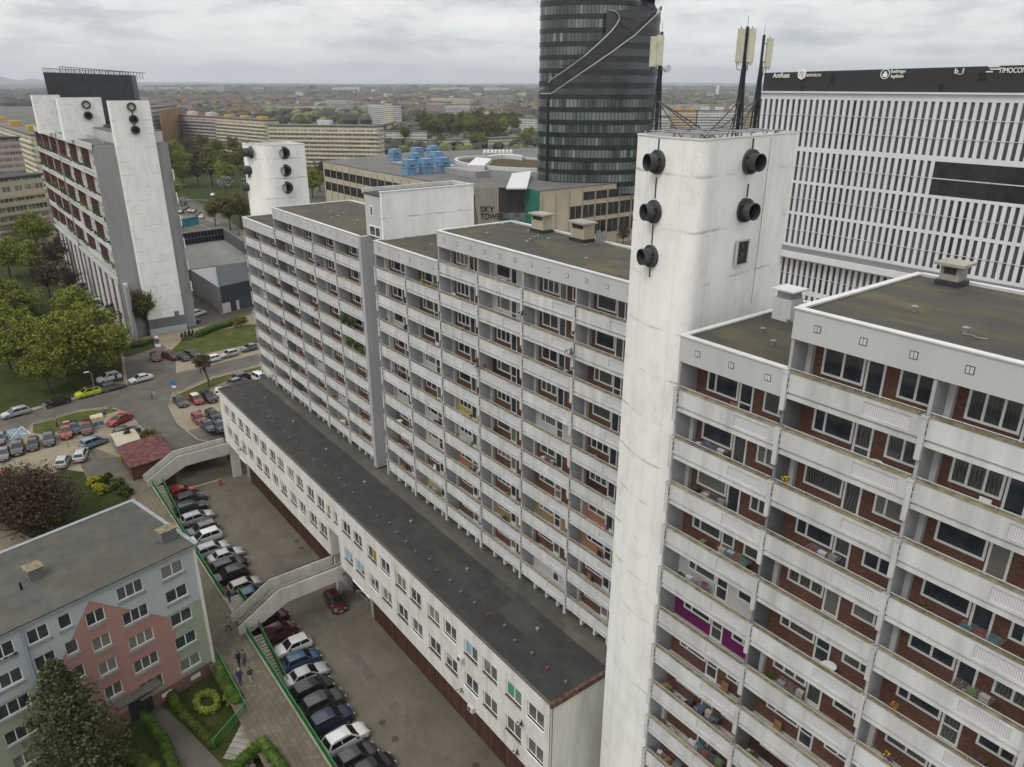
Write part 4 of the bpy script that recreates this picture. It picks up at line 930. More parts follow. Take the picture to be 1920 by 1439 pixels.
for si,(xa,xb) in enumerate((s1,s2)):
    nb=3; bwid=(xb-xa)/nb
    fa=MB(); fa.box(xa,xb,YF-.02,YF+.3,bt-1.15*K-.1,bt); obj('fascia',fa,M['white_panel'],root)
    mb=MB(); mb.box(xa-.25,xa+.05,YF,YF+1.6,h(-41.8),bt-.02); mb.box(xb-.25,xb+.0,YF,YF+1.6,h(-41.8),bt-.02); obj('pier',mb,M['dark_render'] if 0 else M['grey_render'],root)
    z=bt-1.2; 
    for lv in range(6):
        zt_=bt-1.15-(lv)*step; zb=zt_-step
        if zb<h(-43.5): break
        for b in range(nb):
            x0=xa+b*bwid; x1=x0+bwid
            q=MB(); q.box(x0+.03,x0+.33,YF+.15,YF+1.72,zb+.1,zt_); o=obj('brick_panel',q,BR,root)
            q=MB(); q.box(x0+.33,x1,YF+1.62,YF+1.7,zb,zt_); obj('white_wall',q,M['white_panel'],root)
            q=MB(); q.box(x0+.03,x0+.36,YF+.55,YF+1.15,zb+1.3,zb+2.3); obj('side_glazing',q,M['pane'],o)
            for zz_ in (zb+1.1,zb+3.6):
                f=MB(); a=x0+bwid*.2; b_=x0+bwid*.8; f.box(a,b_,YF+1.54,YF+1.62,zz_,zz_+.08); f.box(a,b_,YF+1.54,YF+1.62,zz_+1.3,zz_+1.38)
                for t_ in (0,.17,.33,.5,.66,.83,1): f.box(a+(b_-a)*t_-.25,a+(b_-a)*t_+.25,YF+1.54,YF+1.62,zz_,zz_+1.38)
                w_=obj('window',f,M['frame'],root); p=MB(); p.box(a,b_,YF+1.585,YF+1.6,zz_,zz_+1.38); obj('pane',p,M['pane'],w_)
            # parapet with slots
            q=MB(); holes=[(x0+.5+i*1.25,x0+1.4+i*1.25,zb-.1,zb+.35) for i in range(int((bwid-1)/1.25))] if (b+lv)%2==0 else []
            strip_wall(q,x0,x1-.02,zb-.55,zb+.85,holes,YF,YF+.14); q.box(x0,x1,YF+.14,YF+1.5,zb-.55,zb-.25); o=obj('balcony',q,M['white_panel'],root)
            if (b*7+lv*3)%5<4:
                q=MB(); rq=random.Random(b*10+lv+si*100)
                for i in range(26): q.blob((x0+.5+rq.random()*(bwid-1),YF+rq.uniform(-.15,.4),zb+.9+rq.random()*.4),.28,.22,.2,i,5,4,.4)
                obj('planting',q,M['leaf_hedge'] if (b+lv)%3 else M['leaf_olive'],o)
    # brick base with vertical stripes
    zt_=h(-42.0); x=xa+.3; kk=0
    while x<xb-1:
        q=MB(); q.box(x,x+.5,YF+.45,YF+1.1,0,zt_); obj('brick_pier',q,BR if kk%2 else M['dark_render'],root); kk+=1
        q=MB(); q.box(x+.5,x+5.2,YF+.75,YF+1.6,0,zt_); obj('white_pier',q,M['white_panel'],root)
        q=MB(); q.box(x+5.2,x+7.4,YF+.6,YF+1.0,0,zt_); obj('brick_pier',q,M['grey_render'],root); x+=7.5
    mb=MB(); mb.box(xa,xb,YF-.1,YF+1.6,zt_,zt_+.9); obj('base_band',mb,M['white_panel'],root)
# the white slabs with pipes rising from it
X3=-177.65*K
t3=tower('white chimney strip with three stacked round vents at the end of the left apartment block',[(X3-1.6,32.95*K),(X3,32.95*K),(X3,40.75*K),(X3-1.6,40.75*K)],6.2,h(-3.0*K))
mb=MB(); mb.box(X3-1.6,X3+.03,32.93*K,40.78*K,3.9,6.2); obj('plinth',mb,M['dark_render'],t3); mb=MB(); mb.box(X3-1.6,X3+.03,32.93*K,40.78*K,0,3.9); obj('plinth',mb,plain('plinth_blue',(.36,.40,.44),.8,.12),t3)
mb=MB(); mb.box(X3,X3+.05,38.6*K,39.6*K,6.0,7.3); obj('hatch',mb,M['dark_render'],t3)
yc=37.1*K
def ringpipe(root,p,r,openr=True):
    mb=MB(); n=20; vs=[]; fs=[]
    seq=[(0,r*1.25),(.7,r*1.25),(.7,r*.85),(.1,r*.85)]
    for o,rr_ in seq: vs+=[(p[0]+o,p[1]+rr_*math.cos(t),p[2]+rr_*math.sin(t)) for t in [2*math.pi*i/n for i in range(n)]]
    for k in range(3):
        for i in range(n): fs.append((k*n+i,k*n+(i+1)%n,(k+1)*n+(i+1)%n,(k+1)*n+i))
    mb.idx(vs,fs); mb.mat(1 if not openr else 2); mb.face(vs[3*n:4*n]); return obj('vent_pipe',mb,[M['vent'],M['black'],M['tower']],root,smooth=40)
for i,z in enumerate((-4.15,-6.55,-8.65)): ringpipe(t3,(X3,yc,h(z*K)),.72,i==0)
mb=MB(); mb.box(X3,X3+.12,yc-.1,yc+.1,h(-9.4*K),h(-5*K)); obj('stay_rod',mb,M['vent'],t3)
for nm,(X,ya,yb,zt_,zb_,lab,yv) in {'a':(-200*K,atX(106,184,-200*K).y,atX(190,186,-200*K).y,atX(106,184,-200*K).z,h(-12),'second white chimney slab with a ring and a round vent on the left block roof',.62),'b':(-232*K,atX(59,179,-232*K).y,atX(112,180,-232*K).y,atX(60,179,-232*K).z,h(-12),'third and farthest white chimney slab on the left block roof',.93)}.items():
    tt=tower(lab,[(X-3,ya),(X,ya),(X,yb),(X-3,yb)],zb_,zt_)
    yy_=ya+(yb-ya)*yv
    ringpipe(tt,(X,yy_,zt_-1.5),.75,True); ringpipe(tt,(X,yy_,zt_-3.9),.75,False)
mb=MB(); mb.box(-199.9*K,-179*K,atX(190,186,-200*K).y-.6,atX(190,186,-200*K).y-.3,ZL-.1,ZL+.6)
rr=random.Random(6)
for k in range(9): x=-198*K+k*2.2; mb.tube((x,YBK-2.5,ZL),(x,YBK-2.5,ZL+1.0+.7*(k%3)),.05,5); mb.tube((x-.8,YBK-2.5,ZL+.8),(x+.8,YBK-2.5,ZL+.8),.12,6)
obj('pipework',mb,M['darkmetal'],ro)
# right-hand grey wing of that block
mb=MB(); mb.box(EX-40,EX-.35,YBK,YBK+.9,0,h(-11.6*K)); obj('side_wing',mb,M['grey_render'],root)
mb=MB()
for k in range(6): mb.box(EX-.3,EX+.25,YBK+.9,YBK+1.1,h(-17*K)-k*5.2-2.4,h(-17*K)-k*5.2); 
obj('white_strip',mb,M['frame'],root)  # row of white upright strips at the wing's outer edge
# ================================================================ SUPERMARKET-LIKE HALL with solar wall
def wallgrid(mb,a,b,z0,z1,nx,nz,off=.06,fx=.12,fz=.12,n=None):
    """bars over a wall from a to b (2D points), normal n"""
    a,b=Vector((a[0],a[1],0)),Vector((b[0],b[1],0)); d=b-a; nn=Vector((d.y,-d.x,0)).normalized() if n is None else Vector(n)
    for i in range(nx+1):
        c=a+d*(i/nx)+nn*off; c.z=(z0+z1)/2; mb.obox(c,d,nn,(0,0,1),fx/2,off,(z1-z0)/2)
    for i in range(nz+1):
        c=(a+b)/2+nn*off*.9; c.z=z0+(z1-z0)*i/nz; mb.obox(c,d,nn,(0,0,1),d.length/2,off,fz/2)
root=thing('market_hall','low grey hall with a pale flat roof between the two long apartment blocks','building',at(430,540,G)); 
bc=at(418,588,G); zr=ztop(bc,540)
hall=[at(x,y,zr) for x,y in ((357,505),(330,488),(300,470),(310,452),(423,449),(500,520),(500,535),(412,541))]
def zpoly(pts,z): return [(at(x,y,z).x,at(x,y,z).y) for x,y in pts]
zh=zr+1.2
mb=MB(); mb.prism(zpoly([(358,506),(300,478),(318,455),(423,452),(540,535),(465,492)],zr),0,zr); obj('wall',mb,M['grey_render'],root)
mb=MB(); mb.prism(zpoly([(358,506),(412,540),(500,520),(465,492)],zr),0,zr-.1); obj('front_wall',mb,M['fascia'],root)
mb=MB(); mb.prism(zpoly([(357,506),(300,478),(318,455),(423,452),(520,520),(465,492)],zr),zr-.1,zr+.15); obj('roof',mb,plain('roof_pale_grey',(.25,.245,.23),.85,.15,.3),root)
mb=MB(); mb.prism(zpoly([(405,503),(412,540),(520,516),(500,486)],zr),zr-4.2,zr+.3); obj('dark_cladding',mb,plain('cladding_navy',(.035,.042,.052),.5,.12),root)
A=at(340,462,zr); B=at(421,450,zr); d=(B-A); 
mb=MB(); c=(A+B)/2; c.z=zr+2.0; mb.obox(c,d,(-d.y,d.x,0),(0,0,1),d.length/2,.25,2.2); obj('screen_wall',mb,M['grey_render'],root)
mb=MB(); nn=Vector((d.y,-d.x,0)).normalized(); 
if nn.dot(CAM-A)<0: nn=-nn
for i in range(13):
    for j in range(2):
        c=A+d*((i+.5)/13)+nn*.33; c.z=zr+1.1+j*1.9; mb.obox(c,d,nn,(0,0,1),d.length/13*.44,.04,.85)
obj('solar_panel',mb,plain('solar_dark',(.012,.014,.022),.25,.1),root)
B2=at(500,505,zr); d=(B2-B); mb=MB(); c=(B+B2)/2; c.z=zr+1.9; mb.obox(c,d,(-d.y,d.x,0),(0,0,1),d.length/2,.2,2.0); obj('screen_wall',mb,M['dark_render'],root)
D=at(435,586,G); E2=at(448,583,G); d=E2-bc; u=d.normalized(); nn=Vector((u.y,-u.x,0)); 
if nn.dot(CAM-bc)<0: nn=-nn
fd=(at(500,566,G)-bc).normalized(); fn=Vector((fd.y,-fd.x,0)); 
if fn.dot(CAM-bc)<0: fn=-fn
zf=0
fa=at(412,540,zr); fb=at(500,520,zr); fd=(fb-fa); fd.z=0; L_=fd.length; fd.normalize(); fn=Vector((fd.y,-fd.x,0))
if fn.dot(CAM-fa)<0: fn=-fn
def fbox(s0,s1,z0,z1,th): 
    c=Vector((fa.x,fa.y,0))+fd*((s0+s1)/2)+fn*.03; c.z=(z0+z1)/2; return MB().obox(c,fd,fn,(0,0,1),(s1-s0)/2,th,(z1-z0)/2)
obj('door',fbox(2.4,4.0,G,G+2.6,.08),M['darkmetal'],root); obj('plinth',fbox(5,L_+4,G-.2,G+3.2,.1),plain('plinth_navy',(.05,.06,.085),.6,.1),root); obj('window',fbox(8.5,9.6,G+3.6,G+4.3,.06),M['black'],root)
# ================================================================ MALL + SKY TOWER
MZ=h(-33.0)
M['mallstone']=plain('mall_stone',(.44,.39,.30),.85,.1,.15)
M['smoked']=plain('smoked_glass',(.022,.024,.028),.12,.3,.4,spec=.6)
root=thing('shopping_mall','beige stone shopping mall with rows of dark windows below the glass skyscraper','building',(-240,200,G)); MALL=root
def mp(x,y,z=None): p=at(x,y,MZ if z is None else z); return (p.x,p.y)
pA_=mp(605,303); pB_=(mp(935,352)[0]-26,mp(605,303)[1]); 
Yl=pA_[1]; sk0=mp(874,352); sk1=mp(935,352); gl1=mp(985,352); st0=mp(1012,358); st1=(st0[0]-1.0,225.0)
poly=[pA_,(sk0[0]-8,Yl-.5),sk0,sk1,gl1,st0,(st0[0]-1,330),(pA_[0]+8,345),(pA_[0]-22,Yl+60)]
mb=MB(); mb.prism(poly,0,MZ-.2); obj('wall',mb,M['mallstone'],root)
mb=MB(); cx=sum(p[0] for p in poly)/len(poly); cy=sum(p[1] for p in poly)/len(poly); mb.prism([(cx+(p[0]-cx)*1.003,cy+(p[1]-cy)*1.003) for p in poly],MZ-.2,MZ); ro=obj('roof',mb,M['roof_far'],root)
def facade(a,b,rows,mod,name='window',m='smoked',n=None):
    a=Vector((a[0],a[1],0)); b=Vector((b[0],b[1],0)); d=b-a; L_=d.length; u=d/L_; nn=Vector((u.y,-u.x,0))
    if nn.dot(CAM-a)<0: nn=-nn
    k=0; s=1.2
    while s+mod<L_:
        for (z0,z1,f,m0,m1) in rows:
            if m0<=s<=m1:
                for j in range(2):
                    q=a+u*(s+mod*(.06+.45*j)+mod*.2)+nn*.02; q.z=(z0+z1)/2; mb=MB(); mb.obox(q,u,nn,(0,0,1),mod*.19*f,.06,(z1-z0)/2); obj(name,mb,M[m],root)
        q=a+u*s+nn*.04; q.z=MZ*.5; mb=MB(); mb.obox(q,u,nn,(0,0,1),.28,.1,MZ*.5-1.4); 
        if k%1==0: obj('pilaster',mb,M['mall_pil'],root)
        s+=mod; k+=1
M['mall_pil']=plain('mall_pilaster',(.33,.27,.20),.85,.1,.2)
facade(pA_,(sk0[0]-8,Yl-.5),[(MZ-6.6,MZ-3.2,1.1,0,999),(MZ-12.6,MZ-8.8,1.1,0,999)],6.6)
facade(st0,(st0[0]-.3,240),[(MZ-4.9,MZ-2.0,1.1,16,999),(MZ-11,MZ-6.6,1.05,8,999),(MZ-17.4,MZ-12.6,1.05,14,999)],6.2)
a=Vector((sk0[0],sk0[1],0)); b=Vector((sk1[0],sk1[1],0)); c=Vector((gl1[0],gl1[1],0)); dd=Vector((st0[0],st0[1],0))
def wallpanel(a,b,z0,z1,m,name,off=.15):
    u=(b-a).normalized(); nn=Vector((u.y,-u.x,0))
    if nn.dot(CAM-a)<0: nn=-nn
    q=(a+b)/2+nn*off*.5; q.z=(z0+z1)/2; mb=MB(); mb.obox(q,u,nn,(0,0,1),(b-a).length/2,off,(z1-z0)/2); return obj(name,mb,m,root),u,nn
sg,u,nn=wallpanel(a,b,0,MZ+.1,plain('sign_wall_concrete',(.235,.22,.19),.85,.12,.4,streak=True),'sign_wall')
def text(txt,p,u,nn,size,m,parent,name='lettering',font=None,bold=0.0,sx=1.0):
    cu=bpy.data.curves.new('txt','FONT'); cu.body=txt; cu.size=size; cu.extrude=.05; cu.offset=bold
    t=bpy.data.objects.new('tmp',cu); col.objects.link(t); bpy.context.view_layer.update()
    me=bpy.data.meshes.new_from_object(t.evaluated_get(bpy.context.evaluated_depsgraph_get())); bpy.data.objects.remove(t)
    up=Vector((0,0,1)); 
    for v in me.vertices:
        c=v.co; v.co=Vector(p)+u*c.x*sx+up*c.y+nn*(c.z+.05)
    me.materials.clear(); me.materials.append(m); return obj(name,me,m,parent)
# reading direction: left to right on screen
def rdir(u,p):
    return u if pr(Vector(p)+u)[0]>pr(p)[0] else -u
ur=rdir(u,a); p0=a if ur==u else b
W_=(b-a).length; q=Vector(p0)+ur*W_*.42+nn*.25
text('SKY',(q.x,q.y,MZ-8.4),ur,nn,2.9,M['black'],MALL,bold=.06); text('TOWER',(q.x,q.y,MZ-10.9),ur,nn,2.9,M['black'],MALL,bold=.06,sx=.8)
mb=MB()
for k in range(3):
    pts=[]
    for i in range(13):
        t=i/12; qq=Vector(p0)+ur*(W_*(.16+.06*k)+.45*math.sin(t*5.2+.6))+nn*.3; qq.z=MZ-13.6+11*t; pts.append(qq)
    mb.path(pts,.16,5)
obj('emblem',mb,M['black'],MALL)
wallpanel(b,c,MZ-8.5,MZ,M['smoked'],'glass_wall'); wallpanel(b,c,MZ-13,MZ-8.6,plain('glass_grey',(.12,.14,.14),.2,.5,.5),'glass_wall'); wallpanel(b,c,0,MZ-13.1,M['smoked'],'glass_wall')
mb=MB(); wallgrid(mb,(b.x,b.y),(c.x,c.y),MZ-13,MZ-.2,7,5,.1,.12,.15,nn if 0 else None); obj('mullions',mb,M['darkmetal'],root)
wallpanel(c,dd,0,MZ-.2,plain('glass_green',(.035,.16,.12),.25,.12,.5),'green_glass_wall')
# white rooflight, blue cooling towers, round roof garden
def roofthing(name,fn,m): mb=MB(); fn(mb); return obj(name,mb,m,ro)
q=[at(x,y,MZ+1.5) for x,y in ((949,347),(988,347),(996,324),(960,329))]
def f_(mb): mb.idx([(q[0].x,q[0].y,MZ+.5),(q[1].x,q[1].y,MZ+.5),(q[2].x,q[2].y,MZ+2.2),(q[3].x,q[3].y,MZ+2.2)]+[(p.x,p.y,MZ) for p in q],[(0,1,2,3),(4,5,1,0),(5,6,2,1),(6,7,3,2),(7,4,0,3)])
roofthing('rooflight',f_,M['cap'])
q2=[at(x,y,MZ+1.5) for x,y in ((876,313),(908,314),(922,301),(893,298))]
def f2(mb): mb.prism([(p.x,p.y) for p in q2],MZ,MZ+2.2)
roofthing('rooflight',f2,M['cap'])
cc=at(960,310,MZ); 
def f3(mb):
    n=40; R1,R2=34,32.5
    ring=lambda r,z:[(cc.x+r*math.cos(2*math.pi*i/n),cc.y+r*.62*math.sin(2*math.pi*i/n),z) for i in range(n)]
    vs=ring(R1,MZ)+ring(R1,MZ+1.6)+ring(R2,MZ+1.6)+ring(R2,MZ); mb.idx(vs,[(k*n+i,k*n+(i+1)%n,(k+1)*n+(i+1)%n,(k+1)*n+i) for k in range(3) for i in range(n)])
roofthing('ring_parapet',f3,M['cap'])
def f4(mb): mb.prism([(cc.x+32.5*math.cos(2*math.pi*i/30),cc.y+32.5*.62*math.sin(2*math.pi*i/30)) for i in range(30)],MZ,MZ+.5)
roofthing('roof_garden',f4,m_grass('roof_garden',(.07,.055,.035),(.10,.075,.045),(.13,.10,.06),.2))
for k in range(8):
    p=at(909+k*7,290,MZ+1)
    roofthing('ventilator',lambda mb:mb.blob((p.x,p.y,MZ+1.8),1.0,1.0,1.6,k,10,6,0.0),M['cap'])
def f5(mb):
    n=14
    for i in range(n):
        a=at(915+i*4.6,301-3*math.sin(i/n*3.1),MZ+.6); b_=at(915+(i+1)*4.6,301-3*math.sin((i+1)/n*3.1),MZ+.6)
        mb.idx([(a.x,a.y,MZ+.4),(b_.x,b_.y,MZ+.4),(b_.x,b_.y,MZ+2.4),(a.x,a.y,MZ+2.4),(a.x-4,a.y+3,MZ+2.4),(b_.x-4,b_.y+3,MZ+2.4)],[(0,1,2,3),(3,2,5,4)])
roofthing('curved_canopy',f5,M['cap'])
bluec=plain('cooling_blue',(.15,.27,.41),.6,.12,.5)
for (x,y) in ((741,302),(783,299),(812,295),(768,328),(799,326),(830,323),(778,311),(819,308)):
    p=at(x,y,MZ); hh=5.4 if y<312 else 5.9
    def f6(mb):
        mb.box(p.x-2.2,p.x+2.2,p.y-2.2,p.y+2.2,MZ,MZ+hh*.42); mb.box(p.x-2.4,p.x+2.4,p.y-2.4,p.y+2.4,MZ+hh*.44,MZ+hh*.8); mb.box(p.x-2.1,p.x+2.1,p.y-2.1,p.y+2.1,MZ+hh*.8,MZ+hh)
    t=roofthing('cooling_tower',f6,bluec)
    mb=MB(); mb.box(p.x-.9,p.x+.9,p.y-2.46,p.y-2.4,MZ+hh*.6,MZ+hh*.66); mb.box(p.x+2.4,p.x+2.46,p.y-.9,p.y+.9,MZ+hh*.6,MZ+hh*.66); obj('louvre',mb,M['black'],t)
p=at(775,312,MZ); roofthing('plant_deck',lambda mb:mb.box(p.x-16,p.x+16,p.y-3,p.y+14,MZ,MZ+.8),M['metal'])
p=at(862,332,MZ); roofthing('plant_room',lambda mb:mb.box(p.x-14,p.x+8,p.y+2,p.y+9,MZ,MZ+2.4),M['grey_render'])
# Sky tower ---------------------------------------------------------
SD=286
c0=atD(1112.5,335,SD); hw=(atD(1240,200,SD)-atD(1010,200,SD)).length/2*.912
root=thing('glass_skyscraper','tall dark oval glass skyscraper with a sloping spiral terrace edge','skyscraper',(c0.x,c0.y,G)); SKY=root
rdirv=Vector((AR.x,AR.y,0)).normalized(); fdir=Vector((AF.x,AF.y,0)).normalized(); NS=96
def oval(t,s=1.0,dv=.62): return Vector((c0.x,c0.y,0))+rdirv*hw*s*math.cos(t)+fdir*hw*dv*s*math.sin(t)
flh=4*1.07
z_base=MZ-4
# terrace height as a function of azimuth, measured along the front
pts=[(1010,176),(1037,176),(1100,133),(1147,100),(1193,65),(1237,20)]
def edge_z(t):
    p=oval(t); x=max(1010,min(1237,pr((p.x,p.y,80))[0]))
    for (xa,ya),(xb,yb) in zip(pts,pts[1:]):
        if xa<=x<=xb: y=ya+(yb-ya)*(x-xa)/(xb-xa); break
    return ztop(p,y)
def m_sky():
    ma,t,b=nodes('curtain_wall'); b.inputs['Roughness'].default_value=.12; b.inputs['Specular IOR Level'].default_value=.6
    uv=t.nodes.new('ShaderNodeUVMap').outputs[0]; x=sepx(t,uv)
    ci=mth(t,'FLOOR',mth(t,'MULTIPLY',x[0],1.0)); ri=mth(t,'FLOOR',x[1])
    wn=t.nodes.new('ShaderNodeTexWhiteNoise'); wn.noise_dimensions='2D'; t.links.new(comb(t,ci,ri),wn.inputs[0])
    big=noi(t,comb(t,mth(t,'MULTIPLY',x[0],.08),mth(t,'MULTIPLY',ri,.9)),1.0,2)
    c=rmp(t,wn.outputs[0],[(0,(.03,.042,.040)),(.6,(.055,.075,.070)),(.84,(.075,.10,.092)),(1,(.20,.225,.21))])
    c=mixc(t,mth(t,'MULTIPLY',bw(t,big,.48,.62),.55),c,(.20,.235,.23))
    fr=mth(t,'FRACT',x[0]); bar=mth(t,'LESS_THAN',fr,.16); c=mixc(t,bar,c,(.008,.009,.010))
    t.links.new(c,b.inputs['Base Color']); return ma
M['sky_glass']=m_sky(); M['sky_glass2']=plain('shell_glass',(.05,.055,.06),.15,.5,.05,spec=.5); M['sky_band']=plain('spandrel_dark',(.013,.014,.017),.25,.2,.3,spec=.5); M['sky_dark']=plain('shell_dark',(.022,.021,.024),.2,.4,.06,spec=.6)
def ring_wall(name,s,z0f,z1f,m,parent,t0=0,t1=2*math.pi,nn=NS,row=0,cols=1.35):
    me=bpy.data.meshes.new(name); vs=[];fs=[];uv=[]; acc=0
    for i in range(nn+1):
        t=t0+(t1-t0)*i/nn; p=oval(t,s); za=z0f(t) if callable(z0f) else z0f; zb=z1f(t) if callable(z1f) else z1f; zb=max(zb,za)
        if i: acc+=(Vector((p.x,p.y,0))-last).length/cols
        last=Vector((p.x,p.y,0)); vs+=[(p.x,p.y,za),(p.x,p.y,zb)]; uv+=[(acc,row+.01),(acc,row+.99)]
    for i in range(nn): fs.append((2*i,2*i+2,2*i+3,2*i+1))
    me.from_pydata(vs,[],fs); l=me.uv_layers.new(name='UVMap')
    for poly in me.polygons:
        for li,vi in zip(poly.loop_indices,poly.vertices): l.data[li].uv=uv[vi]
    o=obj(name,me,m,parent,smooth=30); return o

lo=min(edge_z(R(a)) for a in range(180,361,10))
_ov=oval
def oval2(t,s=1.0): return _ov(t,.835*s,.60)-rdirv*hw*.155
k=0; z=z_base
while z<165:
    zt_=z+flh; fz=z+flh*.62
    if z<lo-.5:
        ring_wall('glass_storey',1.0,z,min(fz,lo),M['sky_glass'],SKY,row=k); ring_wall('spandrel',1.008,fz,zt_,M['sky_band'],SKY,row=k)
    else:
        oval=lambda t,s=1.0,dv=.6: oval2(t,s)
        ring_wall('glass_storey',1.0,z,fz,M['sky_glass'],SKY,row=k,t0=R(90),t1=R(370)); ring_wall('spandrel',1.008,fz,zt_,M['sky_band'],SKY,row=k,t0=R(90),t1=R(370))
        oval=_ov
    z=zt_; k+=1
ztT=z
for j in range(26):
    za=lo-.5+j*flh
    if za>150: break
    ring_wall('shell_storey',1.004,za,lambda t,za=za: min(za+flh*.55,edge_z(t)) ,M['sky_glass2'] if j<5 else M['sky_dark'],SKY,t0=R(200),t1=R(372),row=60+j)
    ring_wall('shell_spandrel',1.01,za+flh*.55,lambda t,za=za: min(za+flh,edge_z(t)) ,M['sky_band'] if j<6 else M['sky_dark'],SKY,t0=R(200),t1=R(372),row=60+j)
ptsl=[]
for i in range(60):
    t=R(196+i*(366-196)/59); p=oval(t,1.012); ptsl.append((p.x,p.y,edge_z(t)))
mb=MB(); mb.path(ptsl,.2,6); obj('terrace_edge',mb,M['rail'],SKY)
mb=MB()
for dzz in (1.3,.7): mb.path([(x,y,z+dzz) for x,y,z in ptsl],.07,4)
for (x,y,z) in ptsl: mb.tube((x,y,z),(x,y,z+1.3),.05,4)
obj('terrace_railing',mb,M['darkmetal'],SKY)
mb=MB(); p=oval(R(213),1.015); mb.tube((p.x,p.y,z_base),(p.x,p.y,lo),.5,6); obj('corner_post',mb,M['sky_band'],SKY)
def onring(x,y,sc,fn):
    b=min((abs(pr(fn(R(a/2),sc)+Vector((0,0,90)))[0]-x),a/2) for a in range(380,700)); p=fn(R(b[1]),sc); return (p.x,p.y,ztop(p,y))
inner=[(1013,168),(1040,148),(1067,130),(1100,106),(1130,79),(1150,60),(1160,47),(1165,38),(1164,28),(1157,22),(1148,20)]
pl=[onring(x,y,.985,_ov) for x,y in inner]
mb=MB(); mb.path(pl,.24,5); obj('terrace_edge',mb,M['metal'],SKY)
# sloping dark terrace floor between the two edges, and the dark shell wall right of it
outer=[onring(x,y,1.0,_ov) for x,y in ((1012,174),(1045,172),(1075,150),(1108,127),(1135,108),(1155,93),(1175,79),(1195,63),(1215,44),(1228,30),(1236,20))]
mb=MB()
for a in range(10): mb.face([pl[a],outer[a],outer[a+1],pl[a+1]])
obj('terrace_floor',mb,M['sky_band'],SKY)
wl=[(1140,21),(1150,21),(1165,20),(1185,17),(1200,10),(1215,6),(1230,8),(1238,16)]
up_=[onring(x,y,.93,_ov) for x,y in wl]
mb=MB()
for a,b in zip(up_,up_[1:]): mb.face([(a[0],a[1],a[2]-22),(b[0],b[1],b[2]-22),b,a])
obj('shell_wall',mb,M['sky_dark'],SKY)
mb=MB()
for (x,y) in [(1203+4*i,4+(i*i)*.28) for i in range(9)]: a=onring(x,y+6,.97,_ov); mb.tube(a,(a[0],a[1],a[2]+2.2),.09,4)
mb.path([onring(1203+4*i,3+(i*i)*.25,.97,_ov) for i in range(9)],.14,4); obj('crown_railing',mb,M['darkmetal'],SKY)
for k_ in range(12):
    t_=k_/11; x=1040+t_*95; y=168-t_*62; a=onring(x,y,.97,_ov); mb=MB(); mb.box(a[0]-.15,a[0]+.15,a[1]-.15,a[1]+.15,a[2]-1,a[2]+5); mb.obox((a[0],a[1],a[2]+4.8),rdirv,fdir,(0,0,1),2.6,.12,.12); obj('terrace_frame',mb,M['darkmetal'],SKY)
mb=MB(); mb.prism([tuple(oval2(2*math.pi*i/NS).xy) for i in range(NS)],ztT-.1,ztT); obj('roof',mb,M['roof_dark'],SKY)
ring_wall('rear_wall',.93,z_base,lo+60,M['sky_dark'],SKY,t0=R(10),t1=R(170))
# ================================================================ WHITE OFFICE BLOCK
YO=168.0
def oy(x,y): return atY(x,y,YO)
xl=oy(1405,300).x; Z=lambda zy: oy(*[1380+345/2.878,60+zy/2.878]).z
M['office_glass']=plain('office_glass',(.075,.083,.095),.15,.5,.12,spec=.5,streak=True)
root=thing('office_block','large white office building with narrow vertical windows and a dark rooftop sign band','building',(xl+60,YO+20,G)); OFF=root
zc_=Z(330); xr=xl+150
mb=MB(); mb.box(xl,xr,YO+.6,YO+45,0,zc_-.5); obj('core',mb,M['office_glass'],root)
M['off_white']=plain('office_white',(.60,.61,.63),.6,.05,.3,streak=True)
rows=[(365,620,2.5),(645,805,2),(820,975,2),(990,1150,2)]
rows=[(Z(a),Z(b)) for a,b,_ in rows]; 
gh=rows[3][0]-rows[3][1]
rows.append((rows[3][1]-1.9*2,rows[3][1]-1.9*2-gh)); rows.append((rows[4][1]-1.2,rows[4][1]-1.2-gh)); rows.append((rows[5][1]-1.2,rows[5][1]-1.2-gh)); rows.append((rows[6][1]-1.2,rows[6][1]-1.2-gh))
pa=oy(1380+565/2.878,60+700/2.878).x; pb2=oy(1380+634/2.878,60+702/2.878).x; pit=(pb2-pa)/2
gapx0=oy(1380+1050/2.878,60+740/2.878).x
mb=MB(); 
zprev=zc_
for i,(za,zb) in enumerate(rows):
    zb=max(zb,.2)
    if za<1: break
    mb.box(xl,xr,YO+.2,YO+.5,za,zprev); zprev=zb
    x=xl; 
    while x<xr:
        if not(i==1 and x>gapx0): mb.box(x,x+pit*.5,YO+.22,YO+.52,zb,za)
        x+=pit
mb.box(xl,xr,YO+.2,YO+.5,0,max(zprev,.1)); obj('facade_grid',mb,M['off_white'],root)
# side wall
mb=MB(); mb.box(xl-.05,xl+.0,YO,YO+45,0,zc_); obj('side_wall',mb,M['off_white'],root)
mb=MB()
for (za,zb) in rows[:5]:
    for t in ((.5,) if za-zb<9 else (.33,.68)): z=zb+(za-zb)*t; mb.box(xl,xr if za!=rows[1][0] else gapx0,YO+.06,YO+.14,z-.05,z+.05)
obj('facade_rail',mb,M['off_white'],root)
za,zb=rows[1]; mb=MB(); mb.box(gapx0,xr,YO+.3,YO+.55,zb,za); obj('loggia_glass',mb,M['smoked'],root); mb=MB(); mb.box(gapx0,xr,YO+.1,YO+.28,(za+zb)/2-.1,(za+zb)/2+.1); obj('loggia_rail',mb,M['cap'],root)
mb=MB(); z=rows[3][1]-.4; mb.box(xl,xr,YO-2.2,YO-.01,z-2.6,z-1.2); obj('terrace_ledge',mb,M['off_white'],root)
mb=MB(); mb.box(xl+.2,xr,YO-1.6,YO-1.5,z-1.2,z+.1)
obj('terrace_railing',mb,M['metal'],root)
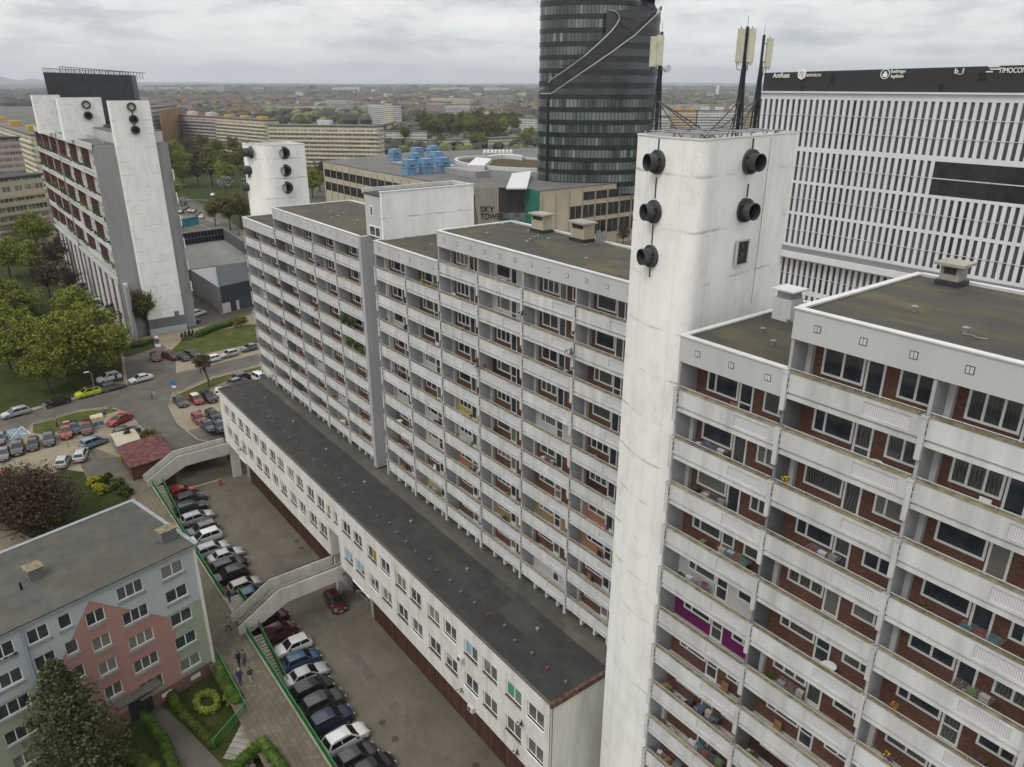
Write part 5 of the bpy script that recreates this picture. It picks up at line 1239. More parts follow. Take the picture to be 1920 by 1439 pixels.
mb=MB(); mb.box(xl-.4,xr,YO-.4,YO+46,zc_,zc_+.35); obj('cornice',mb,M['off_white'],root)
mb=MB(); mb.box(xl-.2,xr,YO-.15,YO+.4,zc_-.0,zc_+.001) if 0 else None
p1=oy(1424,172); zt1=oy(1424,137).z
zr2=oy(1900,122.6).z; xq=oy(1900,122.6).x; zr2=zt1+(zr2-zt1)*(xr-p1.x)/(xq-p1.x); xa_=p1.x+.3
mb=MB(); mb.idx([(xa_,YO+.8,zc_+.35),(xr,YO+.8,zc_+.35),(xr,YO+40,zc_+.35),(xa_,YO+40,zc_+.35),(xa_,YO+.8,zt1),(xr,YO+.8,zr2),(xr,YO+40,zr2),(xa_,YO+40,zt1)],[(0,3,2,1),(4,5,6,7),(0,1,5,4),(1,2,6,5),(2,3,7,6),(3,0,4,7)]); 
pen=obj('sign_band',mb,plain('penthouse_dark',(.036,.034,.033),.6,.1,.4),root)
mb=MB()
z=zc_+.6
while z<zt1-.1: mb.box(p1.x+.3,xr,YO+.74,YO+.8,z,z+.06); z+=.35
obj('louvre_lines',mb,plain('louvre_dark',(.05,.048,.046),.6,.1),pen)
tw=plain('letters_white',(.75,.75,.72),.5,0)
U=Vector((1,0,0)); Nn=Vector((0,-1,0))
def otext(t,x,y,hpx,bold=.0,sx=1.0,gap=0):
    p=oy(x,y); q=oy(x,y-hpx); s=(q.z-p.z); text(t,(p.x,YO+.7,p.z),U,Nn,s/.72,tw,pen,bold=bold,sx=sx)
otext('AmRest',1446,146,9,.02,.95); otext('antmicro',1509,144,7.5,.0,.85); otext('Boehringer',1667,137,6.5,.01,.75); otext('Ingelheim',1667,146,6.5,.01,.75); otext('b_l',1786,138,10,.02,1.1); otext('TIMOCOM',1869,137,10,.01,.78)
def hexr(x,y,r,n=6,th=.25):
    p=oy(x,y); mb=MB(); q=[(p.x+r*math.cos(2*math.pi*(i+.5)/n),YO+.62,p.z+r*math.sin(2*math.pi*(i+.5)/n)) for i in range(n)]; mb.path(q+[q[0]],th,4); obj('emblem',mb,tw,pen); return p
hexr(1501,140,.95); hexr(1501,140,.4,6,.2); hexr(1657,139,.95,18,.1); p=oy(1657,139); mb=MB(); mb.box(p.x-.5,p.x+.5,YO+.6,YO+.7,p.z-.6,p.z+.1); mb.box(p.x-.25,p.x+.25,YO+.6,YO+.7,p.z+.1,p.z+.5); obj('emblem',mb,tw,pen)
mb=MB(); p=oy(1846,136)
for k,(a,b_) in enumerate(((0,1.2),(.6,2.4),(.2,2.2),(1.0,1.9))): mb.box(p.x+a,p.x+b_,YO+.6,YO+.7,p.z+k*.45,p.z+k*.45+.2)
obj('emblem',mb,tw,pen)
for (x,y,w_) in ((1501,166,5),(1558,149,8),(1762,165,9),(1838,145,12)):
    p=oy(x,y); mb=MB(); mb.box(p.x-w_*.06,p.x+w_*.06,YO+.69,YO+.73,p.z-.7,p.z+.7); obj('louvre_panel',mb,M['black'],pen)
# ================================================================ BACKGROUND BUILDINGS
def m_far(name,wall,band,fh=2.8,bw_=3.2,gl=(.07,.07,.075),hfrac=.45):
    ma,t,b=nodes(name); b.inputs['Roughness'].default_value=.85; uv=t.nodes.new('ShaderNodeUVMap').outputs[0]; x=sepx(t,uv)
    fx=mth(t,'FRACT',mth(t,'DIVIDE',x[0],bw_)); fz=mth(t,'FRACT',mth(t,'DIVIDE',x[1],fh))
    wn=t.nodes.new('ShaderNodeTexWhiteNoise'); wn.noise_dimensions='2D'; t.links.new(comb(t,mth(t,'FLOOR',mth(t,'DIVIDE',x[0],bw_)),mth(t,'FLOOR',mth(t,'DIVIDE',x[1],fh))),wn.inputs[0])
    inz=mth(t,'MULTIPLY',mth(t,'GREATER_THAN',fz,.40),mth(t,'LESS_THAN',fz,.40+hfrac)); inx=mth(t,'GREATER_THAN',fx,mth(t,'MULTIPLY',wn.outputs[0],.35))
    fx2=mth(t,'FRACT',mth(t,'DIVIDE',x[0],bw_/2.6)); inx=mth(t,'MULTIPLY',inx,mth(t,'GREATER_THAN',fx2,.22))
    c=mixc(t,mth(t,'GREATER_THAN',fz,.40),band,wall); c=mixc(t,mth(t,'MULTIPLY',inz,inx),c,mixc(t,wn.outputs[0],gl,tuple(k*2.6 for k in gl)))
    t.links.new(c,b.inputs['Base Color']); return ma
def uvprism(name,poly,z0,z1,m,parent,roofm=None):
    n=len(poly); a=sum(poly[i][0]*poly[(i+1)%n][1]-poly[(i+1)%n][0]*poly[i][1] for i in range(n))
    if a<0: poly=poly[::-1]
    me=bpy.data.meshes.new(name); vs=[(p[0],p[1],z0) for p in poly]+[(p[0],p[1],z1) for p in poly]; fs=[(i,(i+1)%n,n+(i+1)%n,n+i) for i in range(n)]+[tuple(range(n,2*n))]
    me.from_pydata(vs,[],fs); l=me.uv_layers.new(name='UVMap')
    for k,poly_ in enumerate(me.polygons):
        if k<n:
            w=(Vector(poly[k])-Vector(poly[(k+1)%n])).length; c=[(0,0),(w,0),(w,z1-z0),(0,z1-z0)]
            for li,q in zip(poly_.loop_indices,c): l.data[li].uv=(q[0]+k*37.7,q[1])
    return obj(name,me,m,parent)
FM={'cream':m_far('far_cream',(.46,.42,.31),(.52,.46,.31)),'grey':m_far('far_grey',(.33,.32,.30),(.40,.385,.36)),'white':m_far('far_white',(.47,.46,.43),(.56,.55,.52)),'pink':m_far('far_pink',(.34,.26,.23),(.40,.33,.29)),'tan':m_far('far_tan',(.45,.36,.25),(.52,.39,.24)),'yellow':m_far('far_yellow',(.48,.44,.30),(.54,.50,.38)),'office':m_far('far_office',(.45,.44,.42),(.5,.49,.47),3.2,2.4,(.05,.055,.06),.5),'old':m_far('far_old_town',(.40,.35,.25),(.42,.37,.26),3.4,4.0,(.06,.06,.06),.5)}
def farb(label,x0,y0,x1,y1,yt,dep,m,cat='building',roof='roof_far',boxes=0,boxm='white_panel',name='apartment_block',group=None,boxh=3,ribs=True):
    """building whose visible base runs between two ground points of the survey; yt = roof line above the first"""
    A=at(x0,y0,G); B=at(x1,y1,G); u=(B-A); L_=u.length; u.normalize(); nn=Vector((-u.y,u.x,0))
    if nn.dot(A-CAM)<0: nn=-nn
    z1=ztop(A,yt); root=thing(name,label,cat,(A.x,A.y,G),group)
    poly=[(A.x,A.y),(B.x,B.y),(B.x+nn.x*dep,B.y+nn.y*dep),(A.x+nn.x*dep,A.y+nn.y*dep)]
    uvprism('wall',poly,G-1,z1,FM[m],root)
    mb=MB(); q=[(A.x-u.x*.5-nn.x*.5,A.y-u.y*.5-nn.y*.5),(B.x+u.x*.5-nn.x*.5,B.y+u.y*.5-nn.y*.5),(B.x+u.x*.5+nn.x*(dep+.5),B.y+u.y*.5+nn.y*(dep+.5)),(A.x-u.x*.5+nn.x*(dep+.5),A.y-u.y*.5+nn.y*(dep+.5))]
    mb.prism(q,z1,z1+.7); ro_=obj('roof',mb,M[roof],root)
    if ribs and z1-G>12:
        mb=MB(); fl=int((z1-G)/2.8)
        for k_ in range(1,fl): c_=(A+B)/2-nn*.45; c_.z=G-1+k_*2.8+.45; mb.obox(c_,u,nn,(0,0,1),L_/2,.5,.42)
        obj('balcony_bands',mb,M.get('band_'+m) or M.setdefault('band_'+m,plain('band_'+m,{'cream':(.56,.52,.40),'grey':(.40,.39,.365),'white':(.58,.57,.54),'pink':(.40,.33,.29),'tan':(.52,.40,.25),'yellow':(.55,.51,.36),'office':(.52,.51,.49),'old':(.42,.37,.27)}[m],.85,.12,.1)),root)
    for k_ in range(boxes):
        c_=A+u*L_*((k_+.5)/boxes)+nn*dep*.5; c_.z=z1+.7+boxh/2; mb=MB(); mb.obox(c_,u,nn,(0,0,1),min(4.5,L_/boxes*.3),3,boxh/2); obj('roof_box',mb,M[boxm],ro_)
    return root,A,B,u,nn,z1
M['roof_red']=plain('roof_red',(.22,.07,.045),.85,.25,.3)
M['ochre']=plain('ochre',(.45,.30,.08),.8,.1)
farb('long pale yellow apartment slab with a sloping grey roof edge, behind the middle chimney tower',511,316.5,712,320.6,236,13,'cream',roof='roof_far',boxes=1)
farb('grey section at the right end of the long yellow slab',612,311,722,323.5,247.5,1.5,'grey') if 0 else None
farb('cream apartment slab with a white attic, left of the long pale yellow slab',412,286,503,298,221,13,'cream',boxes=3,boxm='ochre',boxh=2)
farb('greyish apartment slab with a red roof at the left behind the boulevard trees',341,277,411,284,217,13,'grey',roof='roof_red',boxes=2,boxm='white_panel')
farb('white office slab with a grid of square windows in the distance',614,218,652,218,187,16,'office',name='office_slab')
farb('white stair end of the distant office slab',652,218,664,217,186.5,14,'white',name='office_slab')
farb('cream tower block with a plain end wall in the distance, right of the office slab',692,233,737,238,194,14,'white',boxes=1)
farb('plain cream end section of the distant tower block',737,238,748,236,193,12,'yellow')
farb('pinkish grey apartment block behind the dark grove of trees',800,226,836,228,191,14,'pink')
farb('white banded apartment block behind the dark grove of trees',836,230,881,230,197,14,'white')
farb('cream topped long block on the far rise of the housing estate',809,204,879,207,183,14,'yellow',boxes=1)
for i,(x,y,yt) in enumerate(((881,205,178),(899,207,180),(909,207,178),(922,207,179),(936,207,177),(950,206,178))):
    farb(f'{ORD[i]} of the grey vertical striped tower blocks on the far housing estate, from the left',x,y,x+11,y,yt,14,'pink' if i in(0,1) else 'grey',group='striped tower blocks on the far estate')
farb('sand coloured apartment slab seen between the phone masts',1253,262,1302,263,208,14,'tan',boxes=2,boxm='ochre')
farb('pale blue grey apartment slab with sand panels seen between the phone masts',1304,263,1385,264,208,14,'white',boxes=3)
farb('white square windowed block beside the dark skyscraper',1225,264,1254,264,219,12,'office')
farb('sandy apartment block behind the right phone mast',1385,262,1410,262,209,14,'tan')
# long low cream terraces in the middle distance
farb('low pale yellow terrace with an orange attic beyond the blue cooling towers',780,284,872,282,264,12,'yellow',ribs=False,name='terrace_house')
farb('low cream terrace right of the yellow bush beyond the mall',884,276,972,272,262,12,'yellow',ribs=False,name='terrace_house')
farb('low pale grey row of buildings with a dark roof right of the long yellow slab',725,268,800,268,247,14,'white',ribs=False,name='terrace_house',roof='roof_dark')
farb('low pale building with a dark flat roof behind the long yellow slab',728,242,802,242,232,14,'grey',ribs=False,name='terrace_house',roof='roof_far')
farb('white modern house beside the skyscraper in the middle distance',966,250,1004,252,222,12,'white',ribs=False,name='house')
farb('small white block with rows of windows left of the skyscraper',945,248,978,250,233,12,'white',ribs=False,name='house')
farb('low white building with a striped front in front of the pink block',766,232,806,230,220,12,'white',ribs=False,name='house')
# bottom-left: old beige tenement, slab with yellow roof boxes
farb('old beige tenement with a dark roof at the left edge, half hidden by trees',8,480,106,460,341,12,'old',roof='roof_dark',name='tenement')
farb('long white banded apartment slab with yellow roof boxes behind the left block',-30,300,84,372,222,13,'yellow',boxes=4,boxm='ochre')
farb('brown old tenement wall at the left edge behind the beige tenement',-10,395,14,400,260,12,'pink',roof='roof_dark',name='tenement')
# dark glass building behind the left block
root=thing('glass_office','black glass office tower with an open sloping top behind the left apartment block','building',atD(175,200,420))
A=atD(97,190,400); B=atD(258,190,400); A.z=B.z=0; u=(B-A).normalized(); nn=Vector((-u.y,u.x,0)); 
zt_=atD(97,130,400).z; zl=atD(262,137,400).z
mb=MB(); P4=[A,B,B+nn*6,A+nn*6]; Q4=[A-u*1.5,B-u*1.5,B+nn*6-u*1.5,A+nn*6-u*1.5]; zz=[zt_-1.6,zl-1.2,zl-1.2,zt_-1.6]
mb.idx([(p.x,p.y,0) for p in P4]+[(p.x,p.y,z_) for p,z_ in zip(Q4,zz)],[(0,1,5,4),(1,2,6,5),(2,3,7,6),(3,0,4,7),(4,5,6,7)]); obj('wall',mb,M['smoked'],root)
mb=MB(); L_=(B-A).length
for i in range(45):
    p=A+u*(L_*i/44)-nn*.2-u*1.0; top=zt_+.3+(zl-zt_)*i/44; mb.box(p.x-.12,p.x+.12,p.y-.12,p.y+.12,0,top)
p,q=A-u*1.2-nn*.2,B-u*1.2-nn*.2; mb.tube((p.x,p.y,zt_+.3),(q.x,q.y,zl+.3),.16,4)
p,q=A+nn*14,B+nn*14; mb.tube((p.x,p.y,zt_+1.4),(q.x,q.y,zl),.2,4)
for i in range(30): 
    p=A+nn*14+u*(L_*i/30); mb.box(p.x-.12,p.x+.12,p.y-.12,p.y+.12,zt_-5,zt_+1.4+(zl-zt_-1.4)*i/30)
obj('fins',mb,M['black'],root)
mb=MB()
for i in range(22):
    p=A+u*(L_*(.3+.7*i/22))-nn*.08-u*.6; 
    mb.obox((p.x,p.y,zl-14),u,nn,(0,0,1),L_/22*.24,.05,8)
obj('window_strips',mb,plain('glass_blue_grey',(.04,.055,.075),.15,.3),root)
root,*_=farb('office building with copper brown vertical cladding and a dark glass corner at the left',278,296,343,276,205,14,'office',ribs=False,name='office_building')
A=at(312,262+14,G); 
mb=MB(); A=at(310,290,G); B=at(345,276,G); z1=ztop(A,208); u=(B-A); L_=u.length; u.normalize(); nn=Vector((u.y,-u.x,0)); 
if nn.dot(CAM-A)<0: nn=-nn
c_=(A+B)/2+nn*.8; c_.z=z1/2; mb.obox(c_,u,nn,(0,0,1),L_/2,.9,z1/2+.6)
for i in range(14): c_=A+u*(L_*i/13)+nn*1.8; c_.z=z1/2; mb.mat(i%2).obox(c_,u,nn,(0,0,1),.25,.2,z1/2+.7)
obj('copper_cladding',mb,[plain('copper',(.27,.17,.085),.6,.25,.4,streak=True),M['brickred']],root)
# ================================================================ DISTANT TOWN: small houses, tree clumps
rr=random.Random(11)
house_m=[]
wallc=[plain('house_cream',(.42,.37,.27),.9,.1),plain('house_white',(.48,.46,.42),.9,.1),plain('house_orange',(.40,.24,.11),.9,.1)]
roofc=[plain('tile_red',(.15,.062,.042),.9,.2),plain('tile_brown',(.11,.065,.05),.9,.2),plain('tile_grey',(.13,.12,.115),.9,.2)]
def house_mesh(L_,Wd,hh,rh):
    mb=MB(); mb.box(-L_/2,L_/2,-Wd/2,Wd/2,0,hh,skip='t'); mb.mat(1)
    e=.5; mb.idx([(-L_/2-e,-Wd/2-e,hh-.3),(L_/2+e,-Wd/2-e,hh-.3),(L_/2+e,Wd/2+e,hh-.3),(-L_/2-e,Wd/2+e,hh-.3),(-L_/2-e,0,hh+rh),(L_/2+e,0,hh+rh)],[(0,1,5,4),(2,3,4,5)])
    mb.mat(0).idx([(-L_/2,-Wd/2,hh-.1),(-L_/2,Wd/2,hh-.1),(-L_/2,0,hh+rh-.4),(L_/2,-Wd/2,hh-.1),(L_/2,Wd/2,hh-.1),(L_/2,0,hh+rh-.4)],[(1,0,2),(3,4,5)])
    mb.mat(2)
    for f in range(int(hh//3)):
        n=int(L_//3.4)
        for i in range(n):
            x=-L_/2+(i+.5)*L_/n
            for s in (-1,1): mb.box(x-.55,x+.55,s*(Wd/2+.02)-.03,s*(Wd/2+.02)+.03,1+f*3,2.4+f*3)
    return mb
HV=[]
for i,(a,b_,c_,d_) in enumerate(((14,11,7,5),(34,11,7.5,5),(20,12,9,5.5),(52,12,8,5),(26,14,10,4))):
    for j in range(3):
        me=house_mesh(a,b_,c_,d_).mesh('house'); me.materials.append(wallc[(i+j)%3]); me.materials.append(roofc[(0,1,2,1,2)[(i+j*2)%5]]); me.materials.append(M['smoked']); HV.append(me)
def occluded(x,y): return False
cnt=0
rows_=[]
for i in range(250):
    x=rr.uniform(262,1012) if rr.random()<.86 else rr.uniform(1230,1400)
    y=rr.choice([rr.uniform(188,226),rr.uniform(184,202),rr.uniform(188,215)])
    if rr.random()<.5: y=round(y/3.6)*3.6+rr.uniform(-.5,.5)
    p=at(x,y,G); o=bpy.data.objects.new('house',rr.choice(HV)); o.location=p; o.rotation_euler.z=HEAD+rr.choice([0,.2,-.15,1.45])+rr.uniform(-.08,.08); s=rr.uniform(.9,1.35)*(1 if y>195 else 1.3); o.scale=(s,s,s); col.objects.link(o)
    tag(o,'small distant pitched roof house among the trees beyond the tower blocks','house','distant houses with pitched roofs beyond the tower blocks')
fb=[]
for i,(a,b_,c_) in enumerate(((60,13,16),(90,13,33),(30,16,33),(120,14,14),(45,30,9),(80,40,8))):
    for j,mm in enumerate(('white','grey','yellow')):
        me=bpy.data.meshes.new('block'); hx,hy=a/2,b_/2; vs=[(-hx,-hy,0),(hx,-hy,0),(hx,hy,0),(-hx,hy,0),(-hx,-hy,c_),(hx,-hy,c_),(hx,hy,c_),(-hx,hy,c_)]; me.from_pydata(vs,[],[(0,1,5,4),(1,2,6,5),(2,3,7,6),(3,0,4,7),(4,5,6,7)]); l=me.uv_layers.new(name='UVMap')
        for k_,po_ in enumerate(me.polygons):
            w_=a if k_%2==0 else b_; uvq=[(0,0),(w_,0),(w_,c_),(0,c_)] if k_<4 else [(0,0)]*4
            for li,q_ in zip(po_.loop_indices,uvq): l.data[li].uv=q_
            po_.material_index=0 if k_<4 else 1
        me.materials.append(FM[mm]); me.materials.append(M['roof_far']); fb.append((i,me))
rf_=random.Random(31)
for i in range(170):
    x=rf_.uniform(262,1010) if i%5 else rf_.uniform(1228,1400); y=rf_.choice((rf_.uniform(172,180),rf_.uniform(177,190),rf_.uniform(188,214))); kd,me=rf_.choice([f_ for f_ in fb if (y<192 or f_[0] in (0,3,4,5))])
    p=at(x,y,G); o=bpy.data.objects.new('apartment_block',me); o.location=p; o.rotation_euler.z=HEAD+rf_.choice((0,.1,-.2,1.5)); s_=1.0 if y>180 else 1.5; o.scale=(s_,s_,s_*.9); col.objects.link(o)
    tag(o,'small pale distant block of the far town standing among trees','building','pale blocks of the far town')
# larger pale hall sheds far away
for (x,y,w_,l_) in ((1280,181,90,'wide low red roofed hall far beyond the phone masts'),(660,177,60,'small bright white hall near the horizon'),(720,176,90,'pale long hall on the horizon, right of the white hall')):
    p=at(x,y,G); mb=MB(); d_=(p-CAM).length; mb.obox((p.x,p.y,G+9),AR,AF,(0,0,1),w_,30,9); o=obj('hall',mb,M['roof_red'] if x>1200 else M['cap']); tag(o,l_,'hall')
p=at(1344,186,G); mb=MB(); mb.tube((p.x,p.y,0),(p.x,p.y,60),7,10); tag(obj('water_tower',mb,M['cap']),'slim pale round tower far away between the phone masts','tower')
# far woods (too many to count)
def woods(name,label,rects,n,size,mats,seed):
    rr=random.Random(seed); mb=MB()
    for k in range(n):
        x0,x1,y0,y1=rr.choice(rects); x=rr.uniform(x0,x1); y=rr.uniform(y0,y1); p=at(x,y,G); s=size*rr.uniform(.6,1.5)*(1+ (200-y)*.03 if y<200 else 1)
        mb.mat(rr.randrange(len(mats))); mb.blob((p.x,p.y,G+s*.7),s*1.3,s*1.3,s,rr.randrange(999),7,4,.35)
    o=obj(name,mb,mats); tag(o,label,'woods',kind='stuff'); return o
M['ft1']=plain('far_tree_a',(.052,.055,.036),.95,.25,.05); M['ft2']=plain('far_tree_b',(.10,.10,.055),.95,.25,.05); M['ft3']=plain('far_tree_c',(.075,.065,.055),.95,.25,.05); M['ft4']=plain('far_tree_d',(.14,.155,.06),.95,.25,.05)
LM=[M['ft1'],M['ft2'],M['ft3'],M['ft1'],M['ft3'],M['ft4']]
woods('woods','distant mixed wood and garden trees spread through the far town',[(262,1012,183,200),(262,1012,188,236),(1228,1400,180,206)],2300,7,LM,1)
woods('woods','dark belt of forest under the horizon',[(262,700,177,187),(700,1012,177,183),(0,90,176,200),(1228,1420,174,180)],1500,9,[M['ft1'],M['ft1'],M['ft2'],M['ft3']],2)
woods('woods','leafy yards between the terraces beyond the mall',[(725,1006,240,290),(735,960,228,250)],420,3.6,LM,3)
woods('woods','scattered far trees near the horizon',[(262,1012,170,177),(1228,1420,170,176)],1000,14,[M['ft1'],M['ft3'],M['ft2']],4)
# distant hills
def hills(label,x0,x1,yb,dist,base,amp,seed,m):
    rr=random.Random(seed); mb=MB(); n=160; vs=[];fs=[]
    for i in range(n+1):
        x=x0+(x1-x0)*i/n; r=ray(x,165); r.z=0; r.normalize(); t=i/n
        hgt=base+amp*(noise.noise(Vector((t*6+seed,0,0)))*.7+noise.noise(Vector((t*19+seed,3,0)))*.3)
        for dd,z in ((0,-2),(900,hgt*.7),(2600,hgt),(4200,-2)): p=CAM+r*(dist+dd); vs.append((p.x,p.y,max(z,-2)))
    for i in range(n):
        for k in range(3): fs.append((i*4+k,(i+1)*4+k,(i+1)*4+k+1,i*4+k+1))
    mb.idx(vs,fs); o=obj('hills',mb,m,smooth=60); o['kind']='structure'; return o
M['hill']=m_grass('hill_fields',(.03,.04,.02),(.06,.075,.035),(.13,.13,.07),.0016)
hills('',-600,2600,0,9000,70,50,3,M['hill']); hills('',-600,2600,0,14500,105,55,8,M['hill'])
hills('',-500,110,0,16500,200,240,5,M['hill'])
# ================================================================ TREES
def leafcloud(mb,c,rx,ry,rz,n,ls,rr,shell=.55):
    for _ in range(n):
        while True:
            d=Vector((rr.uniform(-1,1),rr.uniform(-1,1),rr.uniform(-1,1)))
            if .05<d.length<1: break
        d=d.normalized()*(shell+(1-shell)*rr.random()**.6)
        p=Vector((c[0]+d.x*rx,c[1]+d.y*ry,c[2]+d.z*rz)); a=Vector((rr.gauss(0,1),rr.gauss(0,1),rr.gauss(0,.6))).normalized(); b=a.orthogonal().normalized(); b=(b*math.cos(1.1)+a.cross(b)*rr.uniform(-1,1)).normalized(); s=ls*rr.uniform(.6,1.4)
        mb.face([p-a*s,p+b*s*.8,p+a*s,p-b*s*.8])
def limbs(mb,p,d,l,r,depth,rr,tips,spread=.6,up=.15):
    q=p+d*l; mb.tube(p,q,r,6 if depth>2 else 4,r*.68,cap=False)
    tips.append(q)
    if depth==0: return
    for k in range(3 if depth>1 else 2):
        nd=(d+Vector((rr.gauss(0,spread),rr.gauss(0,spread),rr.gauss(up,spread*.5)))).normalized(); limbs(mb,q,nd,l*rr.uniform(.62,.82),r*.62,depth-1,rr,tips,spread,up)
def tree_proto(kind,H,Rr,seed,leaf,nclump=42,per=95,ls=.24,trunk_h=.3,bare=False,conifer=False,name='tree'):
    rr=random.Random(seed); root=bpy.data.objects.new(name,None); root.empty_display_size=.5
    tr=MB(); tips=[]
    if conifer:
        tr.tube((0,0,0),(0,0,H*.95),.25,7,.03)
        cr=MB()
        for k in range(nclump*3):
            t=rr.random()**.8; z=H*(.1+.9*t); rad=Rr*(1-t)**.6*rr.uniform(.45,1.2)+.15; a=rr.uniform(0,6.283); leafcloud(cr,(rad*.72*math.cos(a),rad*.72*math.sin(a),z-rad*.1),rad*.42+.25,rad*.42+.25,.55,per//3,ls,rr,.2)
    else:
        limbs(tr,Vector((0,0,0)),Vector((rr.uniform(-.06,.06),rr.uniform(-.06,.06),1)).normalized(),H*trunk_h,H*.022+.06,4 if not bare else 6,rr,tips,.55 if not bare else .5,.2 if not bare else .12)
        cr=MB()
        if not bare:
            for k in range(nclump):
                while True:
                    d=Vector((rr.uniform(-1,1),rr.uniform(-1,1),rr.uniform(-.85,1)))
                    if d.length<1: break
                d*=.5+.5*rr.random(); c=(d.x*Rr*.86,d.y*Rr*.86,H*.60+d.z*H*.36); s=Rr*rr.uniform(.20,.36)
                leafcloud(cr,c,s,s,s*.8,per,ls,rr,.35)
                tr.tube((0,0,H*.32),Vector(c),.07,4,.02,cap=False)
        else:
            for q in tips:
                if rr.random()<.5: leafcloud(cr,q,.5,.5,.4,5,ls*.5,rr,.1)
    me=tr.mesh('trunk'); me.materials.append(M['bark']); t=bpy.data.objects.new('trunk',me); t.parent=root
    me=cr.mesh('crown'); me.materials.append(M[leaf]); c=bpy.data.objects.new('crown',me); c.parent=root
    return root
TP={}
TP['green']=[tree_proto('g',11,5.2,s,'leaf',54,120,.2) for s in (1,2)]
TP['olive']=[tree_proto('o',13,5.0,s,'leaf_olive',46,80,.27) for s in (3,4)]
TP['brown']=[tree_proto('b',11,4.4,s,'leaf_brown',34,62,.2) for s in (5,)]
TP['birch']=[tree_proto('bi',13,3.6,6,'leaf_olive',46,70,.2)]
TP['bare']=[tree_proto('ba',9,4,7,'leaf_brown',0,0,.3,.26,bare=True)]
TP['conifer']=[tree_proto('c',13.5,4.2,8,'leaf_dark',75,130,.14,conifer=True)]
TP['white']=[tree_proto('w',9,3.8,9,'leaf_white',26,70,.2)]
TP['small']=[tree_proto('s',3,1.5,10,'leaf_hedge',20,60,.12,.15)]
def put_tree(kind,p,s,label,cat='tree',group=None,i=0,szz=None):
    src=TP[kind][i%len(TP[kind])]
    r=src.copy(); col.objects.link(r); r.location=(p[0],p[1],p[2] if len(p)>2 else G); r.rotation_euler=(0,0,(i*2.39+s)%6.28); r.scale=(s,s,s*(szz or 1)); tag(r,label,cat,group); r.name='tree'
    for c in src.children: k=c.copy(); col.objects.link(k); k.parent=r
    return r
# hide protos: they are never linked. children property needs scene link in some versions, so keep a map
# park on the left
park=[(28,455,'green',1.25),(75,470,'green',1.2),(20,520,'green',1.15),(62,520,'green',1.0),(110,520,'brown',1.05),(95,560,'brown',1.0),(135,560,'brown',.9),(15,600,'green',1.0),(48,625,'green',.95),(10,660,'green',1.1),(60,690,'green',1.0),(150,620,'green',.95),(185,665,'green',1.0),(125,700,'green',1.15),(175,712,'green',1.2),(95,735,'green',.8),(215,690,'green',.85),(25,700,'green',.8)]
for i,(x,y,kd,s) in enumerate(park): put_tree(kd,at(x,y+4,G),s*1.15,f'{ORD[i]} {"brown just budding" if kd=="brown" else "fresh green"} tree of the park left of the street, counted from the back','tree','park trees left of the street',i)
for i,(x,y,s,kd) in enumerate(((12,420,1.0,'brown'),(-20,460,1.2,'green'),(118,452,.8,'brown'),(125,478,.75,'brown'))): put_tree(kd,at(x,y,G),s,f'{ORD[i]} tree from the left in front of the old beige tenement','tree','trees before the tenement',i)
put_tree('birch',at(278,630,G),.95,'slender olive green birch tree in front of the white chimney strip')
put_tree('small',at(245,612,G),1.7,'dark rounded shrub left of the birch','shrub'); put_tree('small',at(222,598,G),1.8,'dark shrub beside the parked cars of the side street','shrub',i=1); put_tree('small',at(232,640,G),1.3,'low shrub behind the blue street sign','shrub',i=2)
put_tree('bare',at(393,726,G),.95,'bare leafless tree on the verge by the street')
put_tree('bare',at(376,700,G),.55,'small bare tree left of the bigger leafless one',i=1)
# boulevard
bl=[(322,345),(345,352),(372,350),(398,350),(425,352),(318,320),(345,322),(372,318),(398,322),(428,325),(452,330),(330,298),(356,294),(382,292),(410,296),(440,300),(462,302),(340,278),(372,272),(318,380),(470,350),(586,372),(600,356)]
for i,(x,y) in enumerate(bl): kd=('olive','green','brown','olive','green')[i%5]; put_tree(kd,at(x,y,G),1.45 if kd!='brown' else 1.5,f'{ORD[i]} tree of the boulevard rows between the left block and the far slabs','tree','boulevard trees',i)
put_tree('white',at(424,368,G),1.35,'white blossoming tree on the boulevard'); put_tree('olive',at(432,432,G),1.15,'broad light olive tree by the boulevard crossing beside the middle chimney tower',i=3); put_tree('olive',at(404,424,G),.9,'smaller olive tree by the boulevard crossing',i=1)
put_tree('olive',at(452,424,G),1.1,'olive tree directly left of the middle chimney tower',i=2)
for i,(x,y,s) in enumerate(((600,360,1.1),(640,362,.8),(668,372,1.0))): put_tree('olive',at(x,y,G),s,f'{ORD[i]} roadside tree from the left in front of the mall wall','tree','trees in front of the mall',i)
for i in range(34):
    x=800+ (i%12)*16+rnd.uniform(-6,6); y=240+(i//12)*11+rnd.uniform(-3,3); kd=('olive','green','olive','brown')[i%4]
    put_tree(kd,at(x,y,G),1.7+rnd.random()*.5,'tall tree in the dark grove between the mall and the pink apartment block','tree','grove beyond the mall',i)
for i,(x,y,kd) in enumerate(((888,276,'green'),(905,278,'green'),(985,275,'green'),(996,262,'green'),(828,282,'green'),(760,268,'olive'),(742,262,'olive'))): put_tree(kd,at(x,y,G),1.3,f'{ORD[i]} bush or tree counted from the left among the cream terraces beyond the mall' if 0 else 'yellowish green tree among the cream terraces beyond the mall','tree','trees among the terraces',i)
for i,(x,y) in enumerate(((1235,262),(1290,266),(1350,266))): put_tree('olive',at(x,y,G),1.2,'tree at the foot of the slab seen between the phone masts','tree','trees between the masts',i)
for i,(x,y) in enumerate(((1130,430),(1168,440),(1150,412))): put_tree('brown',at(x,y+20,G),.7,'small bare tree on the street in front of the mall wall','tree','street trees at the mall',i)
